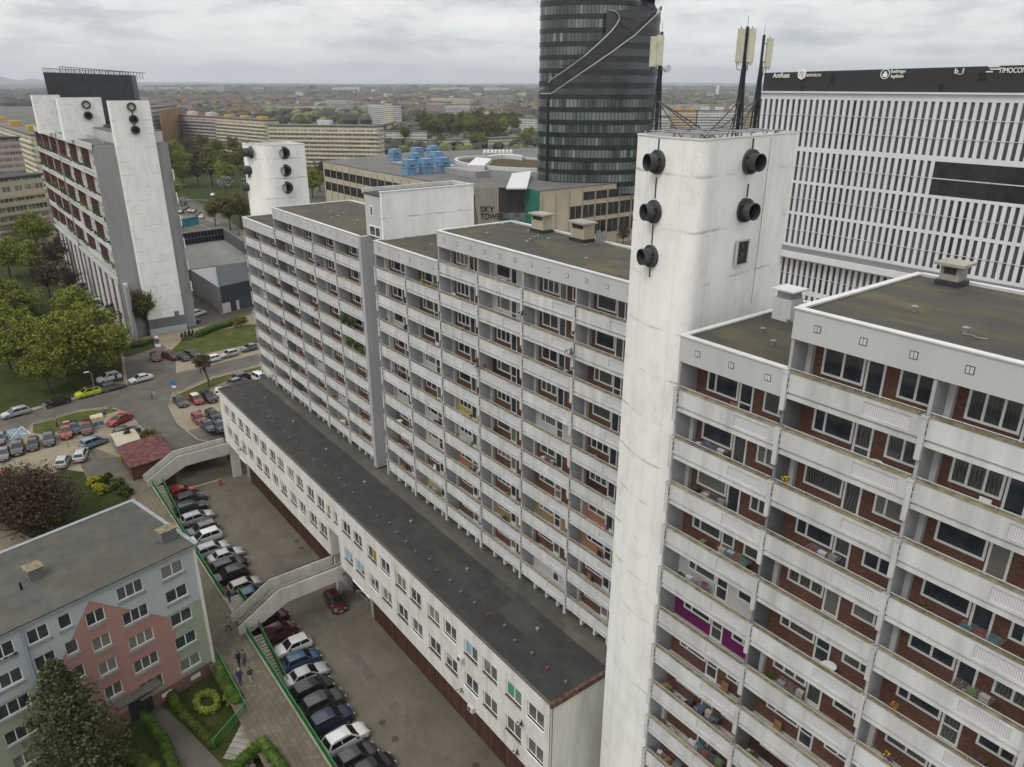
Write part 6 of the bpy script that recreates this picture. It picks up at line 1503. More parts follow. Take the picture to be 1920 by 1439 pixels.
# foreground conifer, brown bush, small trees
q=atY(158,1250,2.0); 
cz=ztop(at(150,1490,CG),1246)-CG; cpos=at(162,1478,CG)
put_tree('conifer',(cpos.x,cpos.y,CG),(ztop(cpos,1246)-CG)/13.5,'big dark conifer in front of the pastel block at the bottom left')
def bush(label,p,rx,ry,rz,n,leaf,ls=.16,seed=0,name='bush',cat='bush',twigs=60):
    rr=random.Random(seed); root=thing(name,label,cat,p); mb=MB(); 
    for k in range(n):
        a=rr.uniform(0,6.283); e=rr.uniform(0,1.4); s=rr.uniform(.7,1.05); c=(p[0]+rx*.72*s*math.cos(a)*math.cos(e),p[1]+ry*.72*s*math.sin(a)*math.cos(e),p[2]+rz*.25+rz*.62*s*math.sin(e)); leafcloud(mb,c,rx*.3,ry*.3,rz*.25,70,ls,rr,.3)
    obj('foliage',mb,M[leaf],root); mb=MB()
    for k in range(twigs):
        a=rr.uniform(0,6.283); e=rr.uniform(.2,1.5); d=Vector((rx*math.cos(a)*math.cos(e),ry*math.sin(a)*math.cos(e),rz*math.sin(e)))*rr.uniform(.9,1.12); mb.tube(p,Vector(p)+d,.045,3,.008,cap=False)
    obj('branches',mb,M['bark'],root); return root
p=at(70,985,G); bush('huge reddish brown bare bush behind the pastel block roof',(p.x,p.y,G),7.5,7.5,8.5,110,'leaf_brown',.16,1,'tree','tree',420)
p=at(0,960,G); bush('brown twiggy bush at the left edge behind the pastel block',(p.x,p.y,G),5,5,7,40,'leaf_brown',.16,2,'tree','tree',160)
p=at(282,838,G); bush('yellow green shrub behind the red roofed shed',(p.x,p.y,G),2.6,2.6,2.8,26,'leaf_olive',.14,3)
p=at(246,842,G); bush('small dark conifer in front of the pale shelter roof',(p.x,p.y,G),1.1,1.1,3.4,20,'leaf_dark',.12,4)
for i,(x,y,lf,lab) in enumerate(((200,905,'leaf_hedge','dark green shrub at the right of the brown bush'),(222,915,'leaf_hedge','clipped hedge shrub beside the paved path end'),(190,925,'leaf_yellow','small yellow shrub in the garden beside the brown bush'),(176,912,'leaf_yellow','tiny yellow shrub left in the garden bed'),(236,928,'leaf_hedge','green shrub near the corner of the pastel roof'))):
    p=at(x,y,G); bush(lab,(p.x,p.y,G),1.3,1.3,1.4,12,lf,.12,20+i,twigs=10)
p=at(300,842,G+.5); bush('heap of colourful flowers and greenery behind the shed',(p.x,p.y,G),1.4,1.4,1.2,12,'leaf_hedge',.12,33,twigs=5)
# hedges around the pastel block
def hedge(label,pts,z,w_=.9,hh=1.1,leaf='leaf_hedge',seed=0,closed=False):
    rr=random.Random(seed); mb=MB(); P=[at(x,y,z) for x,y in pts]; 
    if closed: P.append(P[0])
    for a,b in zip(P,P[1:]):
        d=b-a; n=max(1,int(d.length/.45)); nn=Vector((-d.y,d.x,0)).normalized()
        for i in range(n+1):
            c=a+d*(i/n); mb.blob((c.x,c.y,z+hh*.45),w_*.5,w_*.5,hh*.5,rr.randrange(999),7,5,.15)
            leafcloud(mb,(c.x,c.y,z+hh*.5),w_*.62,w_*.62,hh*.58,46,.085,rr,.7)
    o=obj('hedge',mb,M[leaf]); tag(o,label,'hedge'); return o
hedge('thick clipped green hedge between the pastel block corner and the railing',[(412,1262),(425,1290),(445,1322)],CG+.7,1.3,1.3,seed=1)
hedge('curved hedge edging the garden toward the entrance path',[(322,1310),(345,1345),(375,1375),(400,1398)],CG,1.0,1.0,seed=2)
hedge('ring shaped light green hedge in the middle of the garden',[(390+20*math.cos(t*.524),1322+17*math.sin(t*.524)) for t in range(12)],CG,.6,.8,'leaf',seed=3,closed=True)
hedge('hedge along the right side of the short garden steps',[(428,1462),(462,1428),(494,1402),(512,1424),(530,1450),(550,1490)],CG+.8,1.1,1.1,seed=4)
hedge('hedge in front of the entrance of the pastel block beside the conifer',[(268,1340),(290,1372),(312,1405),(330,1450)],CG,1.0,.9,seed=5)
hedge('low hedge under the conifer at the bottom edge',[(215,1400),(250,1425),(290,1445)],CG,1.3,1.0,seed=6)
for i,(x,y,lf,lab) in enumerate(((268,1330,'leaf_hedge','round ball shrub right beside the block entrance'),(432,1316,'leaf','small rounded golden green shrub beside the ring hedge'),(478,1412,'leaf_yellow','bright yellow shrub at the bottom next to the hedge'),(470,1436,'leaf_white','pale grey shrub below the yellow one'))):
    p=at(x,y,CG); bush(lab,(p.x,p.y,CG),.85,.85,1.1,10,lf,.09,50+i,twigs=6)
p=at(438,868,.8); bush('bright green shrub under the corner of the office wing',(p.x,p.y,.5),1.4,1.4,2.2,12,'leaf_hedge',.12,61,twigs=5)
hedge('low bright hedge in front of the birch beside the side street',[(247,652),(268,648),(284,642)],G,1.4,1.1,seed=7)
for i,(x,y) in enumerate(((343,640),(349,638),(356,636),(362,634))): 
    p=at(x,y,G); bush(f'{ORD[i]} from the left of four small dark cypress shrubs beside the lawn',(p.x,p.y,G),.5,.5,2.2,7,'leaf_dark',.1,70+i,name='cypress',cat='shrub',twigs=3)
hedge('loose green hedge along the hall at the top of the lawn',[(372,632),(400,620),(430,612),(455,605)],G,1.6,1.6,seed=8)
p=at(452,612,G); bush('bright green bush by the hall corner beside the apartment block',(p.x,p.y,G),2.2,2.2,2.6,14,'leaf',.14,80,twigs=5)
# ================================================================ CARS
CK={ # length, width, height, bonnet x, windscreen base, windscreen top, rear roof end, rear glass base, belt, bonnet front z
'hatch':(4.0,1.75,1.48,1.02,.55,-1.45,-1.85,.92,.74),'sedan':(4.6,1.8,1.42,1.15,.50,-1.05,-1.65,.90,.70),'estate':(4.65,1.8,1.48,1.15,.55,-1.75,-2.15,.92,.72),
'suv':(4.5,1.86,1.66,1.12,.60,-1.65,-2.08,1.04,.86),'mpv':(4.35,1.8,1.66,1.35,.65,-1.65,-2.0,1.0,.78),'van':(4.5,1.84,1.88,1.5,.85,-1.95,-2.15,1.1,.86)}
def car_meshes(kind):
    L_,Wd,H,wb,wtp,rt,rb,belt,bz=CK[kind]; hl=L_/2; w=Wd/2; deck=belt+ (.06 if kind=='sedan' else .0)
    body=MB()
    def ringp(x,ww,zlo,zb,crown): return [(x,-ww*.90,zlo),(x,-ww,zlo+.16),(x,-ww*1.0,(zlo+zb)/2+.06),(x,-ww*.95,zb),(x,-ww*.70,zb+crown),(x,0,zb+crown*1.25),(x,ww*.70,zb+crown),(x,ww*.95,zb),(x,ww*1.0,(zlo+zb)/2+.06),(x,ww,zlo+.16),(x,ww*.90,zlo)]
    stt=[(-hl,w*.80,.34,belt-.26,.02),(-hl+.08,w*.90,.26,belt-.10,.03),(-hl+.30,w*.97,.22,deck-.01,.03),(rb+.1,w,.20,deck,.03),(0,w,.19,belt,.02),(wb-.25,w,.20,belt,.03),(wb+.15,w*.99,.20,belt-.02,.05),((wb+hl)/2+.1,w*.96,.21,(belt+bz)/2+.01,.05),(hl-.22,w*.88,.23,bz-.02,.04),(hl-.06,w*.74,.28,bz-.16,.02),(hl,w*.62,.34,bz-.30,.01)]
    n=11; vs=[]; fs=[]
    for s in stt: vs+=ringp(*s)
    for k in range(len(stt)-1):
        for i in range(n): fs.append((k*n+i,(k+1)*n+i,(k+1)*n+(i+1)%n,k*n+(i+1)%n))
    fs.append(tuple(range(n))); fs.append(tuple(range(len(stt)*n-1,(len(stt)-1)*n-1,-1))); body.idx(vs,fs)
    # cabin
    ins=.14; tw=w*.93; rw=w-.24
    B=[(rb,-tw,deck-.02),(wb,-tw,belt-.02),(wb,tw,belt-.02),(rb,tw,deck-.02)]; T=[(rt,-rw,H-.05),(wtp-.28,-rw,H-.03),(wtp-.28,rw,H-.03),(rt,rw,H-.05)]
    mid=[(rt+.12,0,H),(wtp-.45,0,H)]
    cab=[*B,*T]; body.idx(cab,[(0,1,5,4),(1,2,6,5),(2,3,7,6),(3,0,4,7)]); 
    body.idx([T[0],T[1],T[2],T[3],(rt+.1,-rw*.7,H),(wtp-.42,-rw*.7,H+.01),(wtp-.42,rw*.7,H+.01),(rt+.1,rw*.7,H)],[(0,1,5,4),(1,2,6,5),(2,3,7,6),(3,0,4,7),(4,5,6,7)])
    def lerp(a,b,t): return Vector(a)*(1-t)+Vector(b)*t
    def quad(a,b,c,d,u0,u1,v0,v1,off):
        nrm=(Vector(b)-Vector(a)).cross(Vector(d)-Vector(a)).normalized()*off
        f=lambda u,v: lerp(lerp(a,b,u),lerp(d,c,u),v)+nrm
        return [f(u0,v0),f(u1,v0),f(u1,v1),f(u0,v1)]
    ws=MB().face(quad(B[1],B[2],T[2],T[1],.05,.95,.04,.93,.012)); rw_=MB().face(quad(B[3],B[0],T[0],T[3],.08,.92,.18,.9,.012))
    sl=MB().face(quad(B[0],B[1],T[1],T[0],.05,.44,.16,.9,.012)).face(quad(B[0],B[1],T[1],T[0],.47,.93,.16,.9,.012)); sr=MB().face(quad(B[2],B[3],T[3],T[2],.07,.53,.16,.9,.012)).face(quad(B[2],B[3],T[3],T[2],.56,.95,.16,.9,.012))
    hl_=lambda s: MB().box(hl-.16,hl-.035,s*w*.52-.0,s*w*.80,bz-.2,bz-.07); tl_=lambda s: MB().box(-hl+.0,-hl+.1,s*w*.60,s*w*.86,belt-.34,belt-.13)
    mir=lambda s: MB().box(wb-.42,wb-.24,s*(w-.02),s*(w+.17),belt-.0,belt+.13)
    pl=MB().box(hl-.005,hl+.015,-.26,.26,.36,.47).box(-hl-.015,-hl+.005,-.26,.26,.5,.62)
    tri=MB().box(hl-.05,hl+.005,-w*.5,w*.5,.30,.34).box(hl-.04,hl-.0,-w*.42,w*.42,.50,.60).box(-hl+.25,hl-.3,-w+.12,w-.12,.13,.3).box(-hl+1.35,hl-1.35,-w-.008,-w+.02,.2,.32).box(-hl+1.35,hl-1.35,w-.02,w+.008,.2,.32)  # trim strips, plus a wide black box added to deepen shade under the car
    rails=MB().box(rt+.25,wtp-.5,-rw-.0,-rw+.04,H-.0,H+.05).box(rt+.25,wtp-.5,rw-.04,rw,H-.0,H+.05) if kind in('estate','suv') else None
    P={'body':body.mesh('body')}
    for k,v in (('windscreen',ws),('rear_window',rw_),('side_glass_l',sl),('side_glass_r',sr),('headlight_l',hl_(1)),('headlight_r',hl_(-1)),('taillight_l',tl_(1)),('taillight_r',tl_(-1)),('mirror_l',mir(1)),('mirror_r',mir(-1)),('number_plate',pl),('trim_and_shade_box',tri)): P[k]=v.mesh(k)
    if rails: P['roof_rail']=rails.mesh('roof_rail')
    P['body'].polygons.foreach_set('use_smooth',[True]*len(P['body'].polygons)); P['body'].set_sharp_from_angle(angle=R(34))
    return P
tyre=MB().tube((0,-.1,0),(0,.1,0),.32,16).mesh('tyre'); tyre.materials.append(plain('tyre',(.012,.012,.012),.85,0))
_r=MB(); _r.tube((0,-.108,0),(0,.108,0),.205,12); rim=_r.mesh('rim'); rim.materials.append(plain('rim',(.26,.27,.28),.35,.2,9,metal=.6))
CARP={}
lampm=plain('lamp_clear',(.26,.27,.28),.15,0,spec=.6); tailm=plain('lamp_red',(.25,.012,.01),.2,0,spec=.6); platem=plain('plate',(.55,.55,.53),.5,0); trimm=plain('trim_black',(.015,.015,.016),.5,0)
PM={}
def paint(c):
    if c not in PM:
        ma,t,b=nodes('car_paint'); b.inputs['Roughness'].default_value=.3; b.inputs['Metallic'].default_value=.15; b.inputs['Coat Weight'].default_value=.6; b.inputs['Coat Roughness'].default_value=.08
        v=coord(t,'obj'); n=noi(t,v,3,4); z=sepx(t,v)[2]; dirt=mth(t,'MULTIPLY',bw(t,mth(t,'SUBTRACT',.75,z),.1,.5),.35)
        cc=mixc(t,mth(t,'MULTIPLY',n,.12),c,tuple(min(1,k*.5+.04) for k in c)); cc=mixc(t,dirt,cc,(.10,.09,.075)); t.links.new(cc,b.inputs['Base Color']); PM[c]=ma
    return PM[c]
COL={'white':(.62,.62,.61),'silver':(.36,.37,.38),'grey':(.11,.115,.12),'dgrey':(.045,.047,.05),'black':(.012,.013,.015),'navy':(.015,.025,.055),'blue':(.03,.07,.14),'red':(.25,.015,.015),'dred':(.085,.012,.018),'lime':(.48,.56,.02),'beige':(.36,.34,.30),'steel':(.14,.20,.26),'green':(.02,.03,.028),'teal':(.03,.2,.26)}
def car(kind,color,p,heading,label,group='parked cars',roofc=None,s=1.0):
    """heading: direction of the car's nose in degrees in the ground plane"""
    if kind not in CARP: CARP[kind]=car_meshes(kind)
    P=CARP[kind]; root=bpy.data.objects.new('parked_car',None); col.objects.link(root); root.location=p; root.rotation_euler.z=R(heading+rnd.uniform(-2.2,2.2)); root.scale=(s,s,s); tag(root,label,'car',group)
    key=(kind,color)
    if key not in CARP:
        me=P['body'].copy(); me.materials.clear(); me.materials.append(paint(COL[color])); CARP[key]=me
    def ad(n,me,m=None,par=None,loc=(0,0,0)):
        if m and not me.materials: me.materials.append(m)
        o=bpy.data.objects.new(n,me); col.objects.link(o); o.parent=par or root; o.location=loc; return o
    b=ad('body',CARP[key])
    ad('windscreen',P['windscreen'],M['carglass']); ad('rear_window',P['rear_window'],M['carglass']); ad('side_window',P['side_glass_l'],M['carglass']); ad('side_window',P['side_glass_r'],M['carglass'])
    for k in ('headlight_l','headlight_r'): ad('headlight',P[k],lampm)
    for k in ('taillight_l','taillight_r'): ad('taillight',P[k],tailm)
    for k in ('mirror_l','mirror_r'): ad('mirror',P[k],trimm)
    ad('number_plate',P['number_plate'],platem); ad('trim_and_shade_box',P['trim_and_shade_box'],trimm)
    if 'roof_rail' in P: ad('roof_rail',P['roof_rail'],rim.materials[0])
    if roofc:
        L_,Wd,H,wb,wtp,rt,rb,belt,bz=CK[kind]; mb=MB(); rw=Wd/2-.24; mb.box(rt+.06,wtp-.34,-rw+.02,rw-.02,H-.02,H+.018); ad('roof_panel',mb.mesh('roof_panel'),paint(COL[roofc]))
    L_,Wd=CK[kind][:2]; wy=Wd/2-.11
    for sx in (-1,1):
        for sy in (-1,1):
            w_=ad('wheel',tyre,None,None,(sx*(L_/2-.82)-.02,sy*wy,.32)); ad('rim',rim,None,w_)
    return root
# row below the footpath: (px, py) of the car centre at 0.6 m, nose direction (+Y = 90)
lotA=[(509,1160,'hatch','dred',92),(522,1186,'mpv','dred',94,-1),(550,1211,'hatch','white',268),(566,1236,'hatch','blue',88),(575,1265,'sedan','silver',90),(586,1293,'mpv','black',90),(605,1318,'suv','dgrey',90),(620,1351,'suv','navy',90),(648,1386,'suv','white',90),(668,1419,'hatch','dgrey',90),(700,1440,'hatch','black',90)]
labA=['dark red small car half under the near footbridge','dark red people carrier just below the near footbridge','white hatchback parked nose to the wall below the near steps','dark blue hatchback between the white hatchback and the silver saloon','silver saloon with a pale rear window below the near steps','black people carrier right of the foot of the near steps','dark grey SUV with silver roof rails in the near row','navy blue SUV with silver roof rails next to the white SUV','white SUV with a dark rear window in the near row','dark grey hatchback after the white SUV in the near row','black car cut by the bottom edge of the picture']
for q,l in zip(lotA,labA):
    p=at(q[0],q[1],.65); car(q[2],q[3],(p.x,max(p.y,LY0+2.3),0.006),q[4],l,'cars parked nose out below the footpath')
lotB=[(342,922,'hatch','red',90),(358,936,'suv','dgrey',90),(358,953,'suv','green',90),(370,970,'estate','silver',90),(379,994,'suv','grey',270),(385,1008,'mpv','white',270),(398,1031,'suv','silver',90),(424,1041,'sedan','silver',90),(429,1060,'estate','black',90),(428,1081,'suv','black',270),(459,1097,'hatch','beige',90),(472,1115,'hatch','blue',90)]
labB=['red hatchback at the far end of the car park by the shed','dark grey SUV between the red car and the green black one','blackish green SUV in the far row next to the silver estate','silver estate car standing apart in the far row','grey SUV parked nose to the wall in the far row','white people carrier parked nose to the wall in the far row','silver SUV between the white car and the grey beige saloon','pale silver saloon standing farther out in the far row','long black estate car in the far row','black SUV parked nose to the wall near the landing','beige hatchback with red tail lights near the footbridge','slate blue car partly hidden by the footbridge']
for q,l in zip(lotB,labB):
    p=at(q[0],q[1],.65); car(q[2],q[3],(p.x,max(p.y,LY0+2.4),0.006),q[4],l,'cars parked in the far row of the car park')
p=at(628,1126,.7); car('hatch','dred',(p.x,p.y,.006),-3,'dark red hatchback with headlights driving out beside the footbridge',None)
rd=math.degrees(math.atan2((at(300,705)-at(0,788)).y,(at(300,705)-at(0,788)).x))
def scar(x,y,kind,color,hd,label,group='cars parked around the street',roofc=None,s=1.0,z=G):
    p=at(x,y,z+.6); car(kind,color,(p.x,p.y,z+.02),hd,label,group,roofc,s)
for a in ((29,774,'estate','silver',rd+180,'silver estate car parked at the left end of the street'),(106,754,'sedan','black',rd+180,'black saloon parked between the silver estate and the lime car'),(165,737,'suv','lime',rd+180,'lime yellow car with a black roof on the street'),(212,725,'estate','grey',rd,'grey green old estate car on the street'),(204,709,'suv','white',rd+180,'pale silver SUV standing behind the grey estate'),(264,710,'sedan','white',rd+180,'white saloon by the junction'),
 (430,664,'hatch','silver',rd+180,'silver hatchback on the far side of the street'),(469,652,'sedan','grey',rd+180,'grey saloon beside the end of the apartment block'),(396,674,'hatch','white',rd+180,'white car behind the bare tree'),
 (291,670,'hatch','dred',-5,'dark red hatchback alone at the left of the group by the lawn'),(320,668,'suv','dred',20,'dark red SUV by the lawn'),(341,670,'hatch','black',20,'black hatchback right of the dark red SUV by the lawn'),(361,665,'estate','dgrey',20,'dark grey estate at the right of the group by the lawn'),
 (338,753,'sedan','dgrey',5,'dark grey saloon at the left of the small parking by the junction'),(368,749,'hatch','red',5,'red hatchback with a white roof in the small parking'),(392,745,'suv','black',5,'black SUV next to the white roofed red car'),(411,735,'hatch','white',160,'white hatchback at the corner of the office wing'),(456,708,'suv','black',rd,'black SUV behind the office wing roof corner'),(446,716,'hatch','grey',rd,'grey hatchback behind the office wing roof'),(489,711,'van','white',10,'white van at the foot of the apartment block'),
 (373,785,'hatch','red',5,'red hatchback under the blue parking sign'),(399,778,'hatch','black',5,'black hatchback right of the red one in the lower parking row'),(390,798,'sedan','dgrey',5,'dark grey saloon in front of the red hatchback'),(411,800,'hatch','navy',5,'dark blue hatchback beside the office wing corner'),
 (224,787,'sedan','red',rd+195,'bright red coupe beside the clothes container'),(163,803,'mpv','dred',-8,'dark red people carrier left of the clothes container'),(140,803,'hatch','navy',0,'small navy car squeezed between two red cars'),(124,811,'suv','red',-8,'bright red SUV in the gravel parking row'),(92,824,'mpv','dgrey',-8,'dark grey people carrier left of the bright red SUV'),(62,833,'hatch','black',-8,'black hatchback in the gravel parking row'),(33,841,'suv','dgrey',-8,'dark green grey car in the gravel parking row'),(0,823,'hatch','grey',-8,'grey car at the left edge by the marked bay'),(6,851,'sedan','grey',-8,'grey saloon at the left edge of the gravel row'),
 (176,830,'mpv','steel',rd+5,'steel blue tall estate crossing the gravel'),(152,852,'estate','silver',160,'silver estate seen from behind on the gravel'),(118,865,'hatch','silver',160,'silver hatchback seen from behind next to the brown bush'),(237,811,'suv','dgrey',rd+5,'dark SUV behind the pale roofed shelter'),(4,890,'hatch','red',160,'red car at the left edge beside the brown bush')):
    scar(*a[:5],a[5],roofc='black' if a[3]=='lime' else 'white' if 'white roof' in a[5] and a[3]=='red' else None)
for i,a in enumerate(((172,563,'suv','white'),(181,571,'suv','black'),(187,578,'hatch','silver'),(191,586,'sedan','white'),(132,517,'suv','silver'),(150,541,'sedan','grey'),(158,536,'hatch','black'),(130,578,'hatch','grey'))): scar(*a,60 if i<4 else 92,f'{ORD[i]} car from the front in the side street row under the left block' if i<4 else ['silver SUV at the far end of the side street','grey saloon halfway along the side street','black hatchback halfway along the side street by the wall','small grey car on the park side of the side street'][i-4],'cars in the side street')
scar(371,588,'suv','white',110,'white SUV standing between the left block and the hall'); scar(362,604,'hatch','navy',115,'dark blue car beside the plinth of the white chimney strip')
for i,a in enumerate(((378,407,'hatch','white'),(372,402,'hatch','black'),(364,397,'hatch','black'),(357,396,'hatch','grey'),(350,390,'sedan','black'),(400,366,'hatch','white'),(345,383,'van','blue'),(335,376,'hatch','white'),(340,398,'hatch','dgrey'))): scar(*a,150,['white car crossing at the front of the boulevard traffic','black car behind the white one on the boulevard','second black car in the boulevard queue','grey car in the boulevard queue','black saloon in the boulevard queue','white car farther along the boulevard under trees','blue van on the boulevard','white car at the left end of the boulevard queue','dark grey car beside the blue van'][i],'boulevard traffic',s=1.1)
for i,(x,y,k_,c_) in enumerate(((1160,432,'hatch','white'),(1140,436,'hatch','silver'),(1175,428,'suv','white'))): scar(x,y,k_,c_,20,['white car below the mall wall behind the roof chimneys','silver car below the mall wall','white SUV below the mall wall beside the tower'][i],'cars by the mall',s=1.2)
# bus in blue and turquoise
p=at(352,423,G); root=thing('painted_kiosk','turquoise and blue painted box building beside the boulevard','kiosk',p); d=(at(360,421)-at(345,424)).normalized(); mb=MB(); mb.obox((p.x,p.y,G+1.6),d,(-d.y,d.x,0),(0,0,1),4.6,1.7,1.6); obj('wall',mb,plain('kiosk_turquoise',(.04,.25,.34),.5,.5,.5),root); mb=MB(); mb.obox((p.x,p.y,G+3.25),d,(-d.y,d.x,0),(0,0,1),4.8,1.9,.1); obj('roof',mb,M['roof_far'],root)
# ================================================================ PEOPLE
def person_meshes(seed,stride=.28,bend=0):
    J=[(0,0,.94),(0,0,1.12),(0,.0,1.34),(0,0,1.46),(0,.01,1.56),(0,.02,1.68),
       (-.19,0,1.40),(-.25,.06*stride*4,1.14),(-.24,.16*stride*3+.04,.92),(.19,0,1.40),(.25,-.06*stride*4,1.14),(.24,-.10*stride*3+.05,.92),
       (-.1,0,.90),(-.11,-stride*.35+.05,.50),(-.11,-stride,.09),(-.11,-stride+.16,.04),(.1,0,.90),(.11,stride*.5+.04,.50),(.11,stride,.09),(.11,stride+.17,.04)]
    E_=[(0,1),(1,2),(2,3),(3,4),(4,5),(2,6),(6,7),(7,8),(2,9),(9,10),(10,11),(0,12),(12,13),(13,14),(14,15),(0,16),(16,17),(17,18),(18,19)]
    Rd=[.15,.13,.155,.055,.085,.095,.065,.048,.032,.065,.048,.032,.095,.062,.042,.04,.095,.062,.042,.04]
    me=bpy.data.meshes.new('body'); me.from_pydata(J,E_,[]); o=bpy.data.objects.new('body',me); col.objects.link(o)
    mo=o.modifiers.new('s','SKIN'); 
    for i,v in enumerate(me.skin_vertices[0].data): v.radius=(Rd[i],Rd[i]*(.72 if i in(0,1,2) else 1)); v.use_root=(i==0)
    su=o.modifiers.new('u','SUBSURF'); su.levels=2; bpy.context.view_layer.update()
    m2=bpy.data.meshes.new_from_object(o.evaluated_get(bpy.context.evaluated_depsgraph_get())); bpy.data.objects.remove(o)
    m2.polygons.foreach_set('use_smooth',[True]*len(m2.polygons)); return m2
def shell(me,test,off,name):
    bm=bmesh.new(); bm.from_mesh(me); bm.normal_update(); kill=[f for f in bm.faces if not test(f.calc_center_median())]; bmesh.ops.delete(bm,geom=kill,context='FACES'); bm.normal_update()
    for v in bm.verts: v.co+=v.normal*off
    n=bpy.data.meshes.new(name); bm.to_mesh(n); bm.free(); n.polygons.foreach_set('use_smooth',[True]*len(n.polygons)); return n
skin=plain('skin',(.42,.25,.18),.6,.05); hairm=plain('hair_dark',(.03,.02,.015),.8,.1); hairg=plain('hair_grey',(.35,.33,.31),.8,.1)
PB=[person_meshes(0,.28),person_meshes(1,.1)]
def person(label,x,y,rz,jack,trou,hair=None,z=G,v=0,bag=None):
    p=at(x,y,z); root=thing('person',label,'person',(p.x,p.y,z+.02)); root.rotation_euler.z=R(rz); WT[root.name]=Vector((0,0,0)); b=PB[v]
    o=obj('body',b,skin,root,(0,0,0))
    j=shell(b,lambda c:.86<c.z<1.47 or (abs(c.x)>.17 and c.z>.97),.022,'jacket'); obj('jacket',j,plain('cloth',jack,.9,.15,6),root,(0,0,0))
    t=shell(b,lambda c:.10<c.z<.93 and abs(c.x)<.2,.016,'trousers'); obj('trousers',t,plain('cloth',trou,.9,.12,6),root,(0,0,0))
    s=shell(b,lambda c:c.z<.12,.014,'shoes'); obj('shoes',s,M['black'],root,(0,0,0))
    hm=MB(); hm.blob((0,-.01,1.72),.105,.115,.09,3,10,7,.03); obj('hair',hm,hair or hairm,root,(0,0,0),smooth=180)
    if bag:
        q=thing('bag',label.split(' walking')[0].replace('person','bag carried by the person')[:90],'bag',(0,0,0)); mb=MB(); mb.box(-.16,.16,-.34,-.16,1.0,1.38); bo=obj('pack',mb,plain('bag',bag,.8,.1),q,(0,0,0)); q.location=root.location; q.rotation_euler=root.rotation_euler
    return root
blk=(.02,.02,.025); nv=(.03,.04,.08); gy=(.3,.3,.32)
person('person in a dark vest over a white shirt walking alone below the footbridge foot',430,1183,180,(.25,.25,.27),nv,v=0)
person('person in black jacket on the left of the pair walking on the footpath',449,1247,-90,blk,blk)
person('person in a patterned top on the right of the pair walking on the footpath',459,1245,-95,(.12,.12,.14),nv)
person('person with light hair and a navy jacket walking at the left of the lower pair',451,1281,-90,nv,nv,hairg)
person('person with dark top and pale grey trousers walking at the right of the lower pair',471,1278,-80,(.04,.04,.05),gy)
person('person in dark blue standing on the landing beside the footbridge',431,1128,-60,nv,(.06,.07,.10),v=1)
person('person in dark clothes crossing the road with a child',285,749,-30,(.25,.25,.28),nv,v=1); person('person in pale clothes beside the darker one on the road',291,748,-30,(.5,.45,.42),(.35,.33,.34),v=1)
person('person in a grey top standing behind the bright red SUV',107,800,10,(.2,.22,.24),blk,v=1); person('person in blue standing behind the clothes container',197,783,40,(.08,.12,.2),blk,v=1)
person('person in a dark coat beside the pale silver SUV on the street',219,716,40,blk,blk,v=1)
# ================================================================ STREET FURNITURE
def lamp(label,x,y,ytop,arms=1,d=(1,0,0),group=None,al=1.6):
    p=at(x,y,G); zt_=ztop(p,ytop); root=thing('street_lamp',label,'street lamp',p,group); mb=MB(); mb.tube((p.x,p.y,G),(p.x,p.y,zt_),.09,7,.05); d=Vector(d).normalized()
    for s in ((1,),(1,-1))[arms-1]: mb.tube((p.x,p.y,zt_),(p.x+d.x*al*s,p.y+d.y*al*s,zt_+.3),.04,5)
    obj('pole',mb,M['metal'],root)
    for s in ((1,),(1,-1))[arms-1]: mb=MB(); mb.obox((p.x+d.x*(al+.3)*s,p.y+d.y*(al+.3)*s,zt_+.32),d,(-d.y,d.x,0),(0,0,1),.4,.13,.07); obj('lamp_head',mb,M['pier'],root)
lamp('tall grey street lamp on the grass island by the junction',188,778,700,1,(0,-1,0),al=.4)
lamp('double armed street lamp among the boulevard trees',396,366,318,2,AR,'boulevard street lamps'); lamp('double armed street lamp farther left on the boulevard',352,352,305,2,AR,'boulevard street lamps'); lamp('single armed street lamp beside the middle chimney tower',457,395,337,1,AR,'boulevard street lamps'); lamp('street lamp cluster above the boulevard crossing',347,402,348,2,AR,'boulevard street lamps'); lamp('signal gantry post over the boulevard crossing',397,407,376,1,-AR,'boulevard street lamps',al=9)
lamp('slim grey lamp post beside the side street of the left block',155,560,525,1,(0,1,0),al=.6)
lamp('grey lamp post behind the silver hatchback at the junction',128,838,796,1,(0,1,0),al=.2)
def sign(label,x,y,ytop,shape,c,back=False):
    p=at(x,y,G); zt_=ztop(p,ytop); root=thing('road_sign',label,'sign',p); mb=MB(); mb.tube((p.x,p.y,G),(p.x,p.y,zt_),.04,6); obj('pole',mb,M['metal'],root)
    nn=Vector((-AF.x,-AF.y,0)).normalized(); u=Vector((AR.x,AR.y,0)).normalized(); mb=MB(); c0_=Vector((p.x,p.y,zt_-.35))+nn*.07
    if shape=='sq': mb.obox(c0_,u,nn,(0,0,1),.42,.02,.42)
    else: mb.tube(c0_-nn*.02,c0_+nn*.02,.4,18)
    obj('plate',mb,c,root); return root,c0_,u,nn
sb=plain('sign_blue',(.02,.16,.45),.5,.05); sgr=plain('sign_grey_back',(.16,.18,.19),.6,.1)
r_,c_,u_,n_=sign('round blue parking sign with a white P above the red hatchback',376,784,769,'ro',sb); text('P',c_+n_*.02-u_*.2-Vector((0,0,.25)),u_,n_,.7,tw,r_)
r_,c_,u_,n_=sign('blue square road sign with a white panel at the verge by the junction',330,746,716,'sq',sb); mb=MB(); mb.obox(c_-Vector((0,0,.65)),u_,n_,(0,0,1),.35,.02,.2); obj('plate',mb,tw,r_)
for k_,(x,y,yt) in enumerate(((236,776,748),(211,783,760),(38,826,794))): sign(['grey backed road sign right of the lamp on the island','small road sign by the clothes container','grey backed road sign beside the marked bay'][k_],x,y,yt,'sq' if k_!=1 else 'ro',sgr)
